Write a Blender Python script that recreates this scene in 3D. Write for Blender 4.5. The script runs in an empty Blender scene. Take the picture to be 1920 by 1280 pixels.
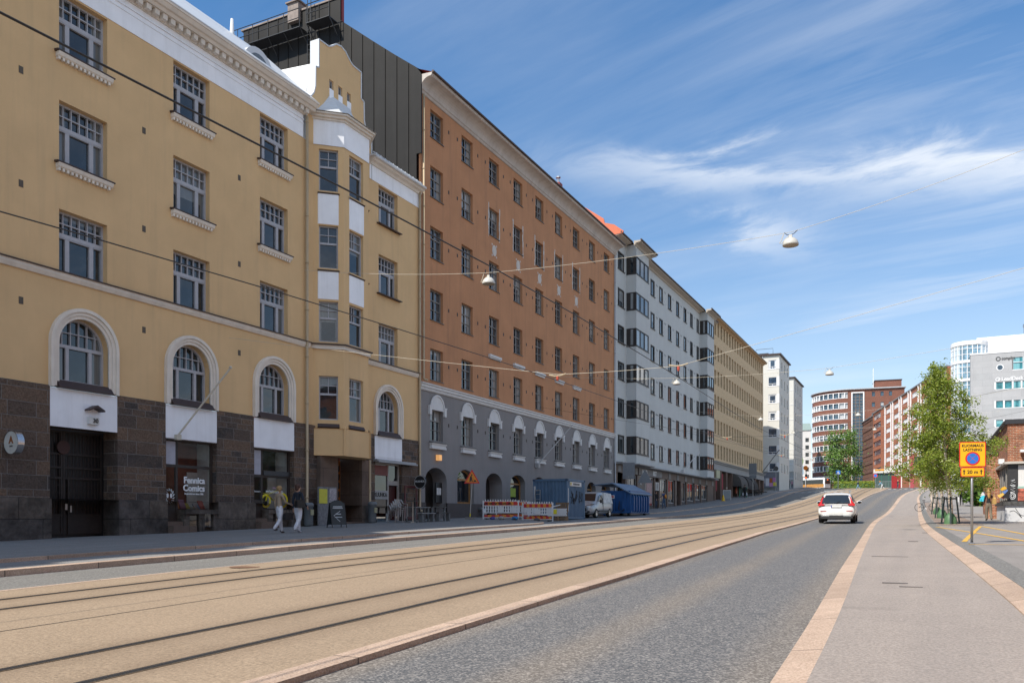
import bpy, math, random
from mathutils import Vector, Matrix
R = math.radians
rnd = random.Random(7)
scene = bpy.context.scene
COL = scene.collection

# ------------------------------------------------------------------ mesh helpers
class MB:
    """collects faces; build() links them as ONE mesh object"""
    def __init__(s): s.v = []; s.f = []; s.m = []
    def face(s, pts, m=0):
        n = len(s.v); s.v += [tuple(p) for p in pts]; s.f.append(tuple(range(n, n + len(pts)))); s.m.append(m)
    def box(s, x0, x1, y0, y1, z0, z1, m=0, skip=''):
        n = len(s.v)
        s.v += [(x, y, z) for z in (z0, z1) for y in (y0, y1) for x in (x0, x1)]
        for key, q in (('b', (0, 2, 3, 1)), ('t', (4, 5, 7, 6)), ('f', (0, 1, 5, 4)), ('k', (2, 6, 7, 3)), ('l', (0, 4, 6, 2)), ('r', (1, 3, 7, 5))):
            if key not in skip: s.f.append(tuple(n + i for i in q)); s.m.append(m)
    def bar(s, p, q, w, h=None, m=0, up=(0, 0, 1)):
        """rectangular bar from p to q"""
        p = Vector(p); q = Vector(q); d = (q - p).normalized(); u = Vector(up)
        if abs(d.dot(u)) > .98: u = Vector((1, 0, 0))
        a = d.cross(u).normalized(); b = a.cross(d); h = h or w; n = len(s.v)
        for c in (p, q):
            for i, j in ((-1, -1), (1, -1), (1, 1), (-1, 1)): s.v.append(tuple(c + a * (w / 2 * i) + b * (h / 2 * j)))
        for q4 in ((0, 1, 5, 4), (1, 2, 6, 5), (2, 3, 7, 6), (3, 0, 4, 7), (3, 2, 1, 0), (4, 5, 6, 7)):
            s.f.append(tuple(n + i for i in q4)); s.m.append(m)
    def tube(s, pts, r, n=8, m=0, cap=True):
        pts = [Vector(p) for p in pts]; rs = r if isinstance(r, (list, tuple)) else [r] * len(pts)
        base = len(s.v); a = None
        for i, p in enumerate(pts):
            d = (pts[min(i + 1, len(pts) - 1)] - pts[max(i - 1, 0)])
            d = d.normalized() if d.length > 1e-9 else Vector((0, 0, 1))
            if a is None: a = d.cross(Vector((0, 0, 1)) if abs(d.z) < .9 else Vector((1, 0, 0))).normalized()
            else: a = (a - d * a.dot(d)).normalized()
            b = d.cross(a)
            for k in range(n):
                t = 2 * math.pi * k / n
                s.v.append(tuple(p + (a * math.cos(t) + b * math.sin(t)) * rs[i]))
        for i in range(len(pts) - 1):
            for k in range(n):
                k2 = (k + 1) % n
                s.f.append((base + i * n + k, base + i * n + k2, base + (i + 1) * n + k2, base + (i + 1) * n + k)); s.m.append(m)
        if cap:
            s.f.append(tuple(base + k for k in range(n))[::-1]); s.m.append(m)
            s.f.append(tuple(base + (len(pts) - 1) * n + k for k in range(n))); s.m.append(m)
    def lathe(s, prof, n=24, m=0, c=(0, 0, 0)):
        base = len(s.v)
        for r, z in prof:
            for k in range(n):
                t = 2 * math.pi * k / n
                s.v.append((c[0] + r * math.cos(t), c[1] + r * math.sin(t), c[2] + z))
        for i in range(len(prof) - 1):
            for k in range(n):
                k2 = (k + 1) % n
                s.f.append((base + i * n + k, base + i * n + k2, base + (i + 1) * n + k2, base + (i + 1) * n + k)); s.m.append(m)
    def prism(s, poly, d0, d1, axis='y', m=0, caps=True):
        """poly in the plane normal to axis, extruded from d0 to d1"""
        def P(u, w, d):
            return (u, d, w) if axis == 'y' else ((d, u, w) if axis == 'x' else (u, w, d))
        n = len(poly)
        for i in range(n):
            (u, w), (u2, w2) = poly[i], poly[(i + 1) % n]
            s.face([P(u, w, d0), P(u2, w2, d0), P(u2, w2, d1), P(u, w, d1)], m)
        if caps:
            s.face([P(u, w, d0) for u, w in poly], m); s.face([P(u, w, d1) for u, w in poly][::-1], m)
    def ball(s, c, rx, ry, rz, n=10, k=7, m=0):
        base = len(s.v)
        for i in range(k + 1):
            ph = math.pi * i / k
            for j in range(n):
                t = 2 * math.pi * j / n
                s.v.append((c[0] + rx * math.sin(ph) * math.cos(t), c[1] + ry * math.sin(ph) * math.sin(t), c[2] + rz * math.cos(ph)))
        for i in range(k):
            for j in range(n):
                j2 = (j + 1) % n
                s.f.append((base + i * n + j, base + (i + 1) * n + j, base + (i + 1) * n + j2, base + i * n + j2)); s.m.append(m)
    def mesh(s, name, mats, smooth=False):
        me = bpy.data.meshes.new(name); me.from_pydata(s.v, [], s.f)
        for mt in (mats if isinstance(mats, (list, tuple)) else [mats]): me.materials.append(mt)
        me.polygons.foreach_set('material_index', s.m)
        if smooth: me.polygons.foreach_set('use_smooth', [True] * len(s.f))
        me.validate(); me.update(); return me
    def build(s, name, mats, parent=None, loc=(0, 0, 0), rot=(0, 0, 0), smooth=False):
        o = bpy.data.objects.new(name, s.mesh(name, mats, smooth)); COL.objects.link(o)
        o.parent = parent; o.location = loc; o.rotation_euler = rot; return o

def obj(name, me, parent=None, loc=(0, 0, 0), rot=(0, 0, 0)):
    o = bpy.data.objects.new(name, me); COL.objects.link(o); o.parent = parent; o.location = loc; o.rotation_euler = rot; return o
def tag(o, label=None, cat=None, group=None, kind=None):
    if label: o['label'] = label
    if cat: o['category'] = cat
    if group: o['group'] = group
    if kind: o['kind'] = kind
    return o
def thing(name, label, cat, loc=(0, 0, 0), rz=0, group=None, rot=None):
    o = bpy.data.objects.new(name, None); COL.objects.link(o); o.location = loc; o.rotation_euler = rot or (0, 0, rz)
    o.empty_display_size = .3
    return tag(o, label, cat, group)
def copy_tree(o, parent=None):
    c = o.copy(); COL.objects.link(c); c.parent = parent
    for ch in list(o.children): copy_tree(ch, c)
    return c
def text_mesh(s, size, ext=.01, bold=0., align='CENTER', sx=1.):
    cu = bpy.data.curves.new('lettering', 'FONT'); cu.body = s; cu.size = size; cu.extrude = ext; cu.offset = bold
    cu.align_x = align; cu.align_y = 'CENTER'; cu.resolution_u = 3
    o = bpy.data.objects.new('lettering', cu); COL.objects.link(o)
    dg = bpy.context.evaluated_depsgraph_get(); me = bpy.data.meshes.new_from_object(o.evaluated_get(dg))
    bpy.data.objects.remove(o); bpy.data.curves.remove(cu)
    me.transform(Matrix.Diagonal((sx, 1, 1, 1)) )
    me.transform(Matrix.Rotation(R(90), 4, 'X'))       # text stands in the x-z plane and faces -y
    return me
def text(s, size, mat, parent, loc, rz=0, ext=.006, bold=0., align='CENTER', sx=1., name='lettering'):
    me = text_mesh(s, size, ext, bold, align, sx); me.materials.clear(); me.materials.append(mat)
    return obj(name, me, parent, loc, (0, 0, rz))

# ------------------------------------------------------------------ materials
def newmat(name):
    m = bpy.data.materials.new(name); m.use_nodes = True; nt = m.node_tree
    return m, nt, nt.nodes['Principled BSDF']
def nd(nt, t, **kw):
    n = nt.nodes.new(t)
    for k, v in kw.items():
        if k.startswith('i_'): n.inputs[k[2:].replace('_', ' ')].default_value = v
        else: setattr(n, k, v)
    return n
def mixc(nt, fac, a, b, bt='MIX'):
    n = nt.nodes.new('ShaderNodeMix'); n.data_type = 'RGBA'; n.blend_type = bt
    for idx, v in ((0, fac), (6, a), (7, b)):
        if hasattr(v, 'type') and hasattr(v, 'is_linked'): nt.links.new(v, n.inputs[idx])
        elif idx == 0: n.inputs[0].default_value = v
        else: n.inputs[idx].default_value = (*v[:3], 1)
    return n.outputs[2]
def ramp(nt, fac, a, b):
    n = nt.nodes.new('ShaderNodeMapRange'); n.inputs[1].default_value = a; n.inputs[2].default_value = b
    nt.links.new(fac, n.inputs[0]); return n.outputs[0]
def noise(nt, vec, scale, detail=4, rough=.6):
    n = nt.nodes.new('ShaderNodeTexNoise'); n.inputs['Scale'].default_value = scale; n.inputs['Detail'].default_value = detail
    n.inputs['Roughness'].default_value = rough; nt.links.new(vec, n.inputs['Vector']); return n.outputs['Fac']
def scaled(nt, vec, s):
    n = nt.nodes.new('ShaderNodeVectorMath'); n.operation = 'MULTIPLY'; n.inputs[1].default_value = s
    nt.links.new(vec, n.inputs[0]); return n.outputs[0]
def math_(nt, op, a, b=None):
    n = nt.nodes.new('ShaderNodeMath'); n.operation = op
    for i, v in ((0, a), (1, b)):
        if v is None: continue
        if hasattr(v, 'is_linked'): nt.links.new(v, n.inputs[i])
        else: n.inputs[i].default_value = v
    return n.outputs[0]
def wpos(nt): return nt.nodes.new('ShaderNodeNewGeometry').outputs['Position']
def dim(c, k): return tuple(min(1, x * k) for x in c)
def M(name, col, rough=.75, var=.12, scale=2., bump=.0, bscale=60., metal=0., streak=0., grime=None, spec=.4, coords='world', fine=0., fscale=25.):
    m, nt, p = newmat(name)
    p.inputs['Roughness'].default_value = rough; p.inputs['Metallic'].default_value = metal; p.inputs['Specular IOR Level'].default_value = spec
    vec = wpos(nt) if coords == 'world' else nt.nodes.new('ShaderNodeTexCoord').outputs['Object']
    n1 = ramp(nt, noise(nt, vec, scale), .3, .7)
    c = mixc(nt, n1, dim(col, 1 - var), dim(col, 1 + var))
    if fine:
        n2 = ramp(nt, noise(nt, vec, fscale, 3), .35, .65); c = mixc(nt, fine, c, mixc(nt, n2, dim(col, .45), dim(col, 1.6)))
    if streak:
        n3 = ramp(nt, noise(nt, scaled(nt, vec, (2.2, 2.2, .16)), 1.3, 5, .65), .5, .78)
        c = mixc(nt, math_(nt, 'MULTIPLY', n3, streak), c, grime or dim(col, .45))
    nt.links.new(c, p.inputs['Base Color'])
    if bump:
        b = nd(nt, 'ShaderNodeBump'); b.inputs['Strength'].default_value = bump; b.inputs['Distance'].default_value = .02
        nt.links.new(noise(nt, vec, bscale, 4), b.inputs['Height']); nt.links.new(b.outputs[0], p.inputs['Normal'])
    return m
def brick(name, c1, c2, mortar, bw, bh, ms=.012, var=.25, nscale=1.2, bump=.4, warp=0., offset=.5, nb=30., squash=1.):
    m, nt, p = newmat(name); p.inputs['Roughness'].default_value = .85; p.inputs['Specular IOR Level'].default_value = .25
    pos = wpos(nt); sp = nd(nt, 'ShaderNodeSeparateXYZ'); nt.links.new(pos, sp.inputs[0])
    cb = nd(nt, 'ShaderNodeCombineXYZ'); nt.links.new(math_(nt, 'ADD', sp.outputs[0], sp.outputs[1]), cb.inputs[0]); nt.links.new(sp.outputs[2], cb.inputs[1])
    vec = cb.outputs[0]
    if warp:
        nn = nt.nodes.new('ShaderNodeTexNoise'); nn.inputs['Scale'].default_value = 1.1; nt.links.new(pos, nn.inputs['Vector'])
        vm = nd(nt, 'ShaderNodeVectorMath', operation='MULTIPLY_ADD'); vm.inputs[1].default_value = (warp,) * 3
        nt.links.new(nn.outputs['Color'], vm.inputs[0]); nt.links.new(vec, vm.inputs[2]); vec = vm.outputs[0]
    b = nd(nt, 'ShaderNodeTexBrick', offset=offset, squash=squash, squash_frequency=3)
    nt.links.new(vec, b.inputs['Vector']); b.inputs['Color1'].default_value = (*c1, 1); b.inputs['Color2'].default_value = (*c2, 1)
    b.inputs['Mortar'].default_value = (*mortar, 1); b.inputs['Scale'].default_value = 1; b.inputs['Mortar Size'].default_value = ms
    b.inputs['Mortar Smooth'].default_value = .3; b.inputs['Brick Width'].default_value = bw; b.inputs['Row Height'].default_value = bh
    n1 = ramp(nt, noise(nt, pos, nscale, 5), .3, .7); n2 = ramp(nt, noise(nt, pos, nb, 4), .25, .75)
    c = mixc(nt, 1., b.outputs['Color'], mixc(nt, n1, (1 - var,) * 3, (1 + var,) * 3), 'MULTIPLY')
    c = mixc(nt, .6, c, mixc(nt, n2, (.55,) * 3, (1.45,) * 3), 'MULTIPLY')
    nt.links.new(c, p.inputs['Base Color'])
    h = math_(nt, 'SUBTRACT', math_(nt, 'MULTIPLY', n2, .6), b.outputs['Fac'])
    bp = nd(nt, 'ShaderNodeBump'); bp.inputs['Strength'].default_value = bump; bp.inputs['Distance'].default_value = .03
    nt.links.new(h, bp.inputs['Height']); nt.links.new(bp.outputs[0], p.inputs['Normal'])
    return m
def glass(name, dark=(.012, .016, .02), lite=(.16, .17, .17), curtain=.55, spec=.9, wob=.02, rough=.02):
    """window pane: dark room behind, some panes with curtains or blinds; mirrors sky and street"""
    m, nt, p = newmat(name); p.inputs['Roughness'].default_value = rough; p.inputs['IOR'].default_value = 1.5; p.inputs['Specular IOR Level'].default_value = spec
    tc = nt.nodes.new('ShaderNodeTexCoord'); oi = nt.nodes.new('ShaderNodeObjectInfo')
    sp = nd(nt, 'ShaderNodeSeparateXYZ'); nt.links.new(tc.outputs['Generated'], sp.inputs[0])
    edge = math_(nt, 'ABSOLUTE', math_(nt, 'SUBTRACT', sp.outputs[0], .5))           # 0 centre .. .5 edge
    r2 = math_(nt, 'FRACT', math_(nt, 'MULTIPLY', oi.outputs['Random'], 7.31))
    r3 = math_(nt, 'FRACT', math_(nt, 'MULTIPLY', oi.outputs['Random'], 23.7))
    side = math_(nt, 'GREATER_THAN', edge, math_(nt, 'ADD', math_(nt, 'MULTIPLY', r2, .35), .16))     # side curtains
    blind = math_(nt, 'GREATER_THAN', sp.outputs[2], math_(nt, 'ADD', math_(nt, 'MULTIPLY', r3, 1.6), .25))   # roller blind pulled part way
    has = math_(nt, 'LESS_THAN', oi.outputs['Random'], curtain)
    cur = math_(nt, 'MULTIPLY', math_(nt, 'MAXIMUM', side, blind), has)
    folds = noise(nt, scaled(nt, tc.outputs['Object'], (26, 26, .4)), 1., 2)
    cc = mixc(nt, folds, dim(lite, .6), dim(lite, 1.3))
    room = mixc(nt, ramp(nt, noise(nt, tc.outputs['Object'], 1.7, 2), .4, .7), dark, dim(dark, 2.4))
    nt.links.new(mixc(nt, math_(nt, 'MULTIPLY', cur, .85), room, cc), p.inputs['Base Color'])
    if wob:
        b = nd(nt, 'ShaderNodeBump'); b.inputs['Strength'].default_value = wob; b.inputs['Distance'].default_value = .1
        nt.links.new(noise(nt, tc.outputs['Object'], 1.5, 1), b.inputs['Height']); nt.links.new(b.outputs[0], p.inputs['Normal'])
    return m
def emit(name, col, st):
    m, nt, p = newmat(name); p.inputs['Base Color'].default_value = (*col, 1); p.inputs['Emission Color'].default_value = (*col, 1); p.inputs['Emission Strength'].default_value = st; return m
def flat(name, col, rough=.5, metal=0., spec=.5, coat=0.):
    m, nt, p = newmat(name); p.inputs['Roughness'].default_value = rough; p.inputs['Metallic'].default_value = metal; p.inputs['Specular IOR Level'].default_value = spec
    p.inputs['Coat Weight'].default_value = coat
    vec = nt.nodes.new('ShaderNodeTexCoord').outputs['Object']
    nt.links.new(mixc(nt, ramp(nt, noise(nt, vec, 6., 4), .3, .7), dim(col, .9), dim(col, 1.08)), p.inputs['Base Color']); return m

WHITE = M('white_paint', (.62, .62, .62), .6, .06, 3)
BLACK = flat('black_paint', (.015, .015, .017), .45)
STEEL = flat('galvanised_steel', (.42, .43, .44), .38, .8)
DKSTEEL = flat('dark_steel', (.05, .05, .055), .45, .5)
TYRE = flat('rubber', (.02, .02, .02), .8, spec=.2)

# ------------------------------------------------------------------ world, sun, camera
SUN = Vector((-.36, -.80, 1.0)).normalized()
w = bpy.data.worlds.new('World'); scene.world = w; w.use_nodes = True; nt = w.node_tree
bg = nt.nodes['Background']; bg.inputs['Strength'].default_value = .11
sky = nd(nt, 'ShaderNodeTexSky', sky_type='NISHITA', sun_disc=False)
sky.sun_elevation = math.asin(SUN.z); sky.sun_rotation = math.atan2(SUN.x, SUN.y); sky.air_density = 1.0; sky.dust_density = .6; sky.ozone_density = 2.2
dirv = nt.nodes.new('ShaderNodeTexCoord').outputs['Generated']
sp = nd(nt, 'ShaderNodeSeparateXYZ'); nt.links.new(dirv, sp.inputs[0])
zc = math_(nt, 'ADD', math_(nt, 'MAXIMUM', sp.outputs[2], .0), .10)
cb = nd(nt, 'ShaderNodeCombineXYZ'); nt.links.new(math_(nt, 'DIVIDE', sp.outputs[0], zc), cb.inputs[0]); nt.links.new(math_(nt, 'DIVIDE', sp.outputs[1], zc), cb.inputs[1])
cl = cb.outputs[0]                                      # the cloud layer as a plane far above
def rotv(vec, ang, sc, off=(0, 0, 0)):
    n = nd(nt, 'ShaderNodeMapping'); n.inputs['Rotation'].default_value = (0, 0, ang); n.inputs['Location'].default_value = off
    nt.links.new(vec, n.inputs[0]); return scaled(nt, n.outputs[0], sc)
def wnoise(vec, scale, det=6, rough=.6, dist=.0):
    n = nt.nodes.new('ShaderNodeTexNoise'); n.inputs['Scale'].default_value = scale; n.inputs['Detail'].default_value = det; n.inputs['Roughness'].default_value = rough
    n.inputs['Distortion'].default_value = dist; nt.links.new(vec, n.inputs['Vector']); return n.outputs['Fac']
def gauss(v, c, wd):
    d = math_(nt, 'DIVIDE', math_(nt, 'SUBTRACT', v, c), wd); return math_(nt, 'EXPONENT', math_(nt, 'MULTIPLY', math_(nt, 'MULTIPLY', d, d), -1.))
mul = lambda *a: a[0] if len(a) == 1 else math_(nt, 'MULTIPLY', a[0], mul(*a[1:]))
sd = nd(nt, 'ShaderNodeSeparateXYZ'); nt.links.new(cl, sd.inputs[0])
streak = wnoise(rotv(cl, R(11), (.55, 2.4, 1), (2.3, .9, 0)), 1.25, 9, .6, .5)
fine = wnoise(rotv(cl, R(13), (.9, 7., 1), (1.3, .2, 0)), 1.6, 6, .6, .3)
cirrus = mul(ramp(nt, math_(nt, 'ADD', mul(streak, .8), mul(fine, .25)), .36, .78), ramp(nt, wnoise(cl, .55, 3), .22, .58), ramp(nt, sd.outputs[0], -1.25, .0))
veil = mul(ramp(nt, wnoise(rotv(cl, R(8), (.35, 1.1, 1), (1.7, 4.2, 0)), .9, 6, .6, .3), .40, .8), ramp(nt, sd.outputs[1], 1.2, 2.8))
wisp = wnoise(rotv(cl, R(10), (1.1, 1.6, 1), (5, 2, 0)), 2.6, 9, .62, .6)
edge = mul(math_(nt, 'SUBTRACT', wisp, .5), .5)
bank_y = math_(nt, 'ADD', math_(nt, 'SUBTRACT', sd.outputs[1], mul(sd.outputs[0], .36)), edge)       # the long bank across the street, with a ragged tail on its near side
bank = mul(gauss(bank_y, 2.07, .105), ramp(nt, wisp, .28, .58), ramp(nt, sd.outputs[0], -.85, -.45))
tail = mul(gauss(math_(nt, 'ADD', sd.outputs[1], edge), 2.3, .16), gauss(math_(nt, 'ADD', sd.outputs[0], edge), -.37, .085), ramp(nt, wisp, .25, .6))
low = mul(gauss(sp.outputs[2], .11, .05), ramp(nt, wnoise(rotv(dirv, 0, (1.6, 1.6, 4), (.3, 0, .2)), 2.4, 6, .58), .44, .62), ramp(nt, sp.outputs[0], -.25, .05))
cov = math_(nt, 'MAXIMUM', mul(cirrus, .6), mul(veil, .5))
cov = math_(nt, 'ADD', cov, mul(bank, .62)); cov = math_(nt, 'ADD', cov, mul(tail, .5)); cov = math_(nt, 'MAXIMUM', cov, mul(low, .85))
fill_cloud = mul(ramp(nt, sp.outputs[0], .1, .5), ramp(nt, mul(sp.outputs[1], -1.), -.45, .05), ramp(nt, wnoise(rotv(dirv, 0, (1.2, 1.2, 2.4), (1.3, .4, .2)), 2.0, 6, .58), .30, .60), .9)     # bright cloud field added out of frame to lift the shaded facades
hazy = mul(ramp(nt, mul(sp.outputs[2], -1.), -.34, -.06), .42)     # thin veil whitening the lowest sky
cov = math_(nt, 'MAXIMUM', cov, hazy)
cov = math_(nt, 'MINIMUM', math_(nt, 'MAXIMUM', cov, fill_cloud), .95)
zt = ramp(nt, sp.outputs[2], .0, .55); zt.node.clamp = True
blue = mixc(nt, 1., sky.outputs[0], mixc(nt, zt, (.67, .69, .69), (.31, .62, .81)), 'MULTIPLY')
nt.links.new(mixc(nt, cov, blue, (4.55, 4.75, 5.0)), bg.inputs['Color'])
sun = bpy.data.lights.new('sun', 'SUN'); sun.energy = 3.15; sun.angle = R(.53); sun.color = (1, .925, .81)
so = bpy.data.objects.new('sun', sun); COL.objects.link(so); so.rotation_euler = SUN.to_track_quat('Z', 'Y').to_euler(); so.location = (0, 0, 60)

TH = math.atan2(778, 1560)
cam = bpy.data.cameras.new('camera'); cam.sensor_width = 36; cam.lens = 1560 / 1920 * 36; cam.shift_y = 331 / 1920; cam.clip_end = 6000; cam.clip_start = .1
co = bpy.data.objects.new('camera', cam); COL.objects.link(co); co.rotation_euler = (R(90), 0, TH); scene.camera = co
vs = scene.view_settings; vs.view_transform = 'Standard'; vs.look = 'None'; vs.exposure = 1.0; vs.gamma = 1
scene.cycles.max_bounces = 6; scene.cycles.use_denoising = True

# ------------------------------------------------------------------ ground
def tab(t):
    """smooth curve through the table (monotone-ish cubic)"""
    n = len(t)
    sl = []
    for i in range(n):
        a, b = max(i - 1, 0), min(i + 1, n - 1); sl.append((t[b][1] - t[a][1]) / (t[b][0] - t[a][0]))
    def f(y):
        if y <= t[0][0]: return t[0][1] + (y - t[0][0]) * sl[0]
        if y >= t[-1][0]: return t[-1][1] + (y - t[-1][0]) * sl[-1]
        for i in range(n - 1):
            if y <= t[i + 1][0]:
                h = t[i + 1][0] - t[i][0]; u = (y - t[i][0]) / h
                return (t[i][1] * (1 + 2 * u) * (1 - u) ** 2 + t[i + 1][1] * u * u * (3 - 2 * u) + h * (sl[i] * u * (1 - u) ** 2 + sl[i + 1] * u * u * (u - 1)))
    return f
GT = tab([(-60, -3.3), (-20, -2.05), (0, -1.37), (6, -1.17), (12, -.98), (26, -.65), (49, -.22), (80, .6), (110, 2.0), (145, 4.1), (195, 6.5), (230, 7.5), (300, 8.6), (420, 9.2), (700, 9.2), (1200, 9.2)])
GF = tab([(-60, -2.8), (-20, -1.75), (0, -1.07), (15.5, -.69), (26, -.44), (40, -.05), (55, .3), (80, .91), (110, 2.35), (145, 4.49), (195, 6.9), (230, 7.9), (300, 9.0), (420, 9.6), (1200, 9.6)])
B = {
 'B1': tab([(-60, -17), (0, -16.9), (10, -16.75), (20, -16.35), (34, -16.8), (39, -17.6), (44, -20.6), (48, -23.1), (62, -23.1), (67, -21.2), (80, -21.1), (93, -21.0), (107, -20.6), (130, -21.6), (150, -22.8), (200, -24), (300, -26)]),
 'B3': tab([(-60, -15.6), (0, -15.4), (12, -15.1), (20, -15.2), (30, -15.4), (46, -16.6), (60, -16.9), (75, -17.15), (91, -17.4), (112, -18.7), (130, -19.3), (155, -20.8), (200, -22), (300, -24)]),
 'B4': tab([(-60, -13.2), (0, -12.9), (13, -12.6), (25, -12.7), (41, -13.6), (60, -14.0), (85, -14.3), (104, -14.7), (138, -14.9), (170, -15.3), (230, -17), (300, -19)]),
 'R2': tab([(-60, -11), (0, -10.7), (10, -10.35), (21, -10.3), (40, -10.7), (59, -11.3), (87, -12.2), (117, -12.6), (170, -13.1), (230, -14.8), (300, -17)]),
 'R4': tab([(-60, -5.9), (0, -5.66), (11, -5.68), (22, -6.15), (36, -6.9), (45, -7.3), (70, -7.85), (100, -8.4), (119, -8.75), (173, -9.5), (230, -11), (300, -13)]),
 'B5': tab([(-60, -4.3), (0, -4.22), (9, -4.37), (14.1, -4.5), (27, -5.1), (33.5, -5.5), (58.5, -6.48), (85, -7.1), (111, -7.62), (129, -7.55), (163, -6.9), (200, -7.2), (300, -9)]),
 'B6': tab([(-60, -.95), (0, -.93), (8.2, -1.08), (16.4, -1.41), (24.7, -1.72), (50, -2.72), (73, -3.05), (111, -3.4), (124, -3.4), (139, -3.0), (170, -1.5), (200, -1), (300, -3)]),
 'B7': tab([(-60, -.72), (0, -.7), (8.3, -.82), (16.7, -1.15), (25, -1.49), (50, -2.42), (79, -2.76), (101, -2.95), (120, -3.0), (139, -2.6), (170, -1.1), (200, -.6), (300, -2.6)]),
 'B8': tab([(-60, 1.6), (0, 1.25), (10, .93), (18.8, .56), (25, .29), (33, 0), (44, -.27), (65, -.55), (100, -.9), (121, -1.15), (139, -.8), (170, .6), (200, 1.1), (300, -1)]),
}
for k, f, d in (('R1', 'R2', -1.06), ('R3', 'R4', -1.06), ('B2', 'B3', -.32), ('B1b', 'B1', -.14), ('B4b', 'B4', .12), ('B5i', 'B5', -.26), ('B9', 'B8', .27), ('B9b', 'B8', .62), ('B9c', 'B8', 3.2)):
    B[k] = (lambda f, d: (lambda y: B[f](y) + d))(f, d)
YS = [-40 + 5 * i for i in range(9)] + [1.25 * i for i in range(4, 49)] + [60 + 2.5 * i for i in range(1, 17)] + [100 + 5 * i for i in range(1, 33)] + [280, 320, 380, 450]
def offF(y): return GF(y) - GT(y)
LANES = [  # left boundary, right boundary, z offset left, z offset right
 (lambda y: -25.3, B['B1b'], lambda y: offF(y), lambda y: .2, 'sidewalk'),
 (B['B1b'], B['B1'], lambda y: .2, lambda y: .2, 'step'),
 (B['B1'], B['B2'], lambda y: .12, lambda y: .1, 'cyclelane'),
 (B['B2'], B['B3'], lambda y: .1, lambda y: .1, 'kerb'),
 (B['B3'], B['B4'], lambda y: -.02, lambda y: 0, 'oldroad'),
 (B['B4'], B['B4b'], lambda y: .004, lambda y: .004, 'edge'),
 (B['B4b'], B['B5i'], lambda y: 0, lambda y: 0, 'bed'),
 (B['B5i'], B['B5'], lambda y: 0.005, lambda y: 0.005, 'kerb2'),
 (B['B5'], B['B6'], lambda y: -.05, lambda y: -.045, 'road'),
 (B['B6'], B['B7'], lambda y: -.042, lambda y: -.01, 'flat'),
 (B['B7'], B['B8'], lambda y: -.01, lambda y: 0, 'path'),
 (B['B8'], B['B9'], lambda y: .015, lambda y: .075, 'pink'),
 (B['B9'], B['B9b'], lambda y: .08, lambda y: .085, 'setts'),
 (B['B9b'], lambda y: 60., lambda y: .085, lambda y: .12, 'rwalk'),
]
def Zg(x, y):
    for l, r, zl, zr, _ in LANES:
        a, b = l(y), r(y)
        if x <= b or _ == 'rwalk':
            u = min(1, max(0, (x - a) / (b - a))) if b > a else 0
            return GT(y) + zl(y) + (zr(y) - zl(y)) * u
def lane(l, r, zl, zr, name, mat, n=1, steps=None, ys=YS, lift=0., label=None, wear=None):
    mb = MB(); row = []
    for y in ys:
        a, b = l(y), r(y)
        row.append([(a + (b - a) * i / n, y, GT(y) + zl(y) + (zr(y) - zl(y)) * i / n + lift) for i in range(n + 1)])
    for i in range(len(ys) - 1):
        for j in range(n): mb.face([row[i][j], row[i][j + 1], row[i + 1][j + 1], row[i + 1][j]])
    if steps:                                            # vertical faces of a kerb: (boundary, z top, z bottom)
        for f, zt, zb in steps:
            for i in range(len(ys) - 1):
                y, y2 = ys[i], ys[i + 1]
                mb.face([(f(y), y, GT(y) + zb), (f(y2), y2, GT(y2) + zb), (f(y2), y2, GT(y2) + zt), (f(y), y, GT(y) + zt)])
    o = mb.build(name, mat); tag(o, kind='structure')
    if wear:
        at = o.data.attributes.new('wear', 'FLOAT', 'POINT')
        for v_, d_ in zip(o.data.vertices, at.data): d_.value = wear(v_.co.x, v_.co.y)
    return o

def asphalt(name, col, speck=.5, sscale=90., track=None, tcol=None, wear=.3, bump=.35, long=None, midvar=.18):
    m, nt, p = newmat(name); p.inputs['Roughness'].default_value = .82; p.inputs['Specular IOR Level'].default_value = .3
    pos = wpos(nt)
    f1 = ramp(nt, noise(nt, pos, sscale, 3, .7), .32, .68); f2 = ramp(nt, noise(nt, pos, .9, 6, .6), .3, .7)
    f3 = ramp(nt, noise(nt, scaled(nt, pos, (2.4, .09, 1)), 1., 4, .55), .35, .7)
    c = mixc(nt, f2, dim(col, 1 - midvar), dim(col, 1 + midvar))
    c = mixc(nt, speck, c, mixc(nt, f1, dim(col, .35), dim(col, 1.9)))
    c = mixc(nt, math_(nt, 'MULTIPLY', f3, wear), c, tcol or dim(col, .6))
    st = ramp(nt, noise(nt, scaled(nt, pos, (.5, 1.6, 1)), 1.1, 5, .7), .62, .72)
    c = mixc(nt, math_(nt, 'MULTIPLY', st, .25), c, dim(col, .5))
    nt.links.new(c, p.inputs['Base Color'])
    b = nd(nt, 'ShaderNodeBump'); b.inputs['Strength'].default_value = bump; b.inputs['Distance'].default_value = .012
    nt.links.new(f1, b.inputs['Height']); nt.links.new(b.outputs[0], p.inputs['Normal']); return m
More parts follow.
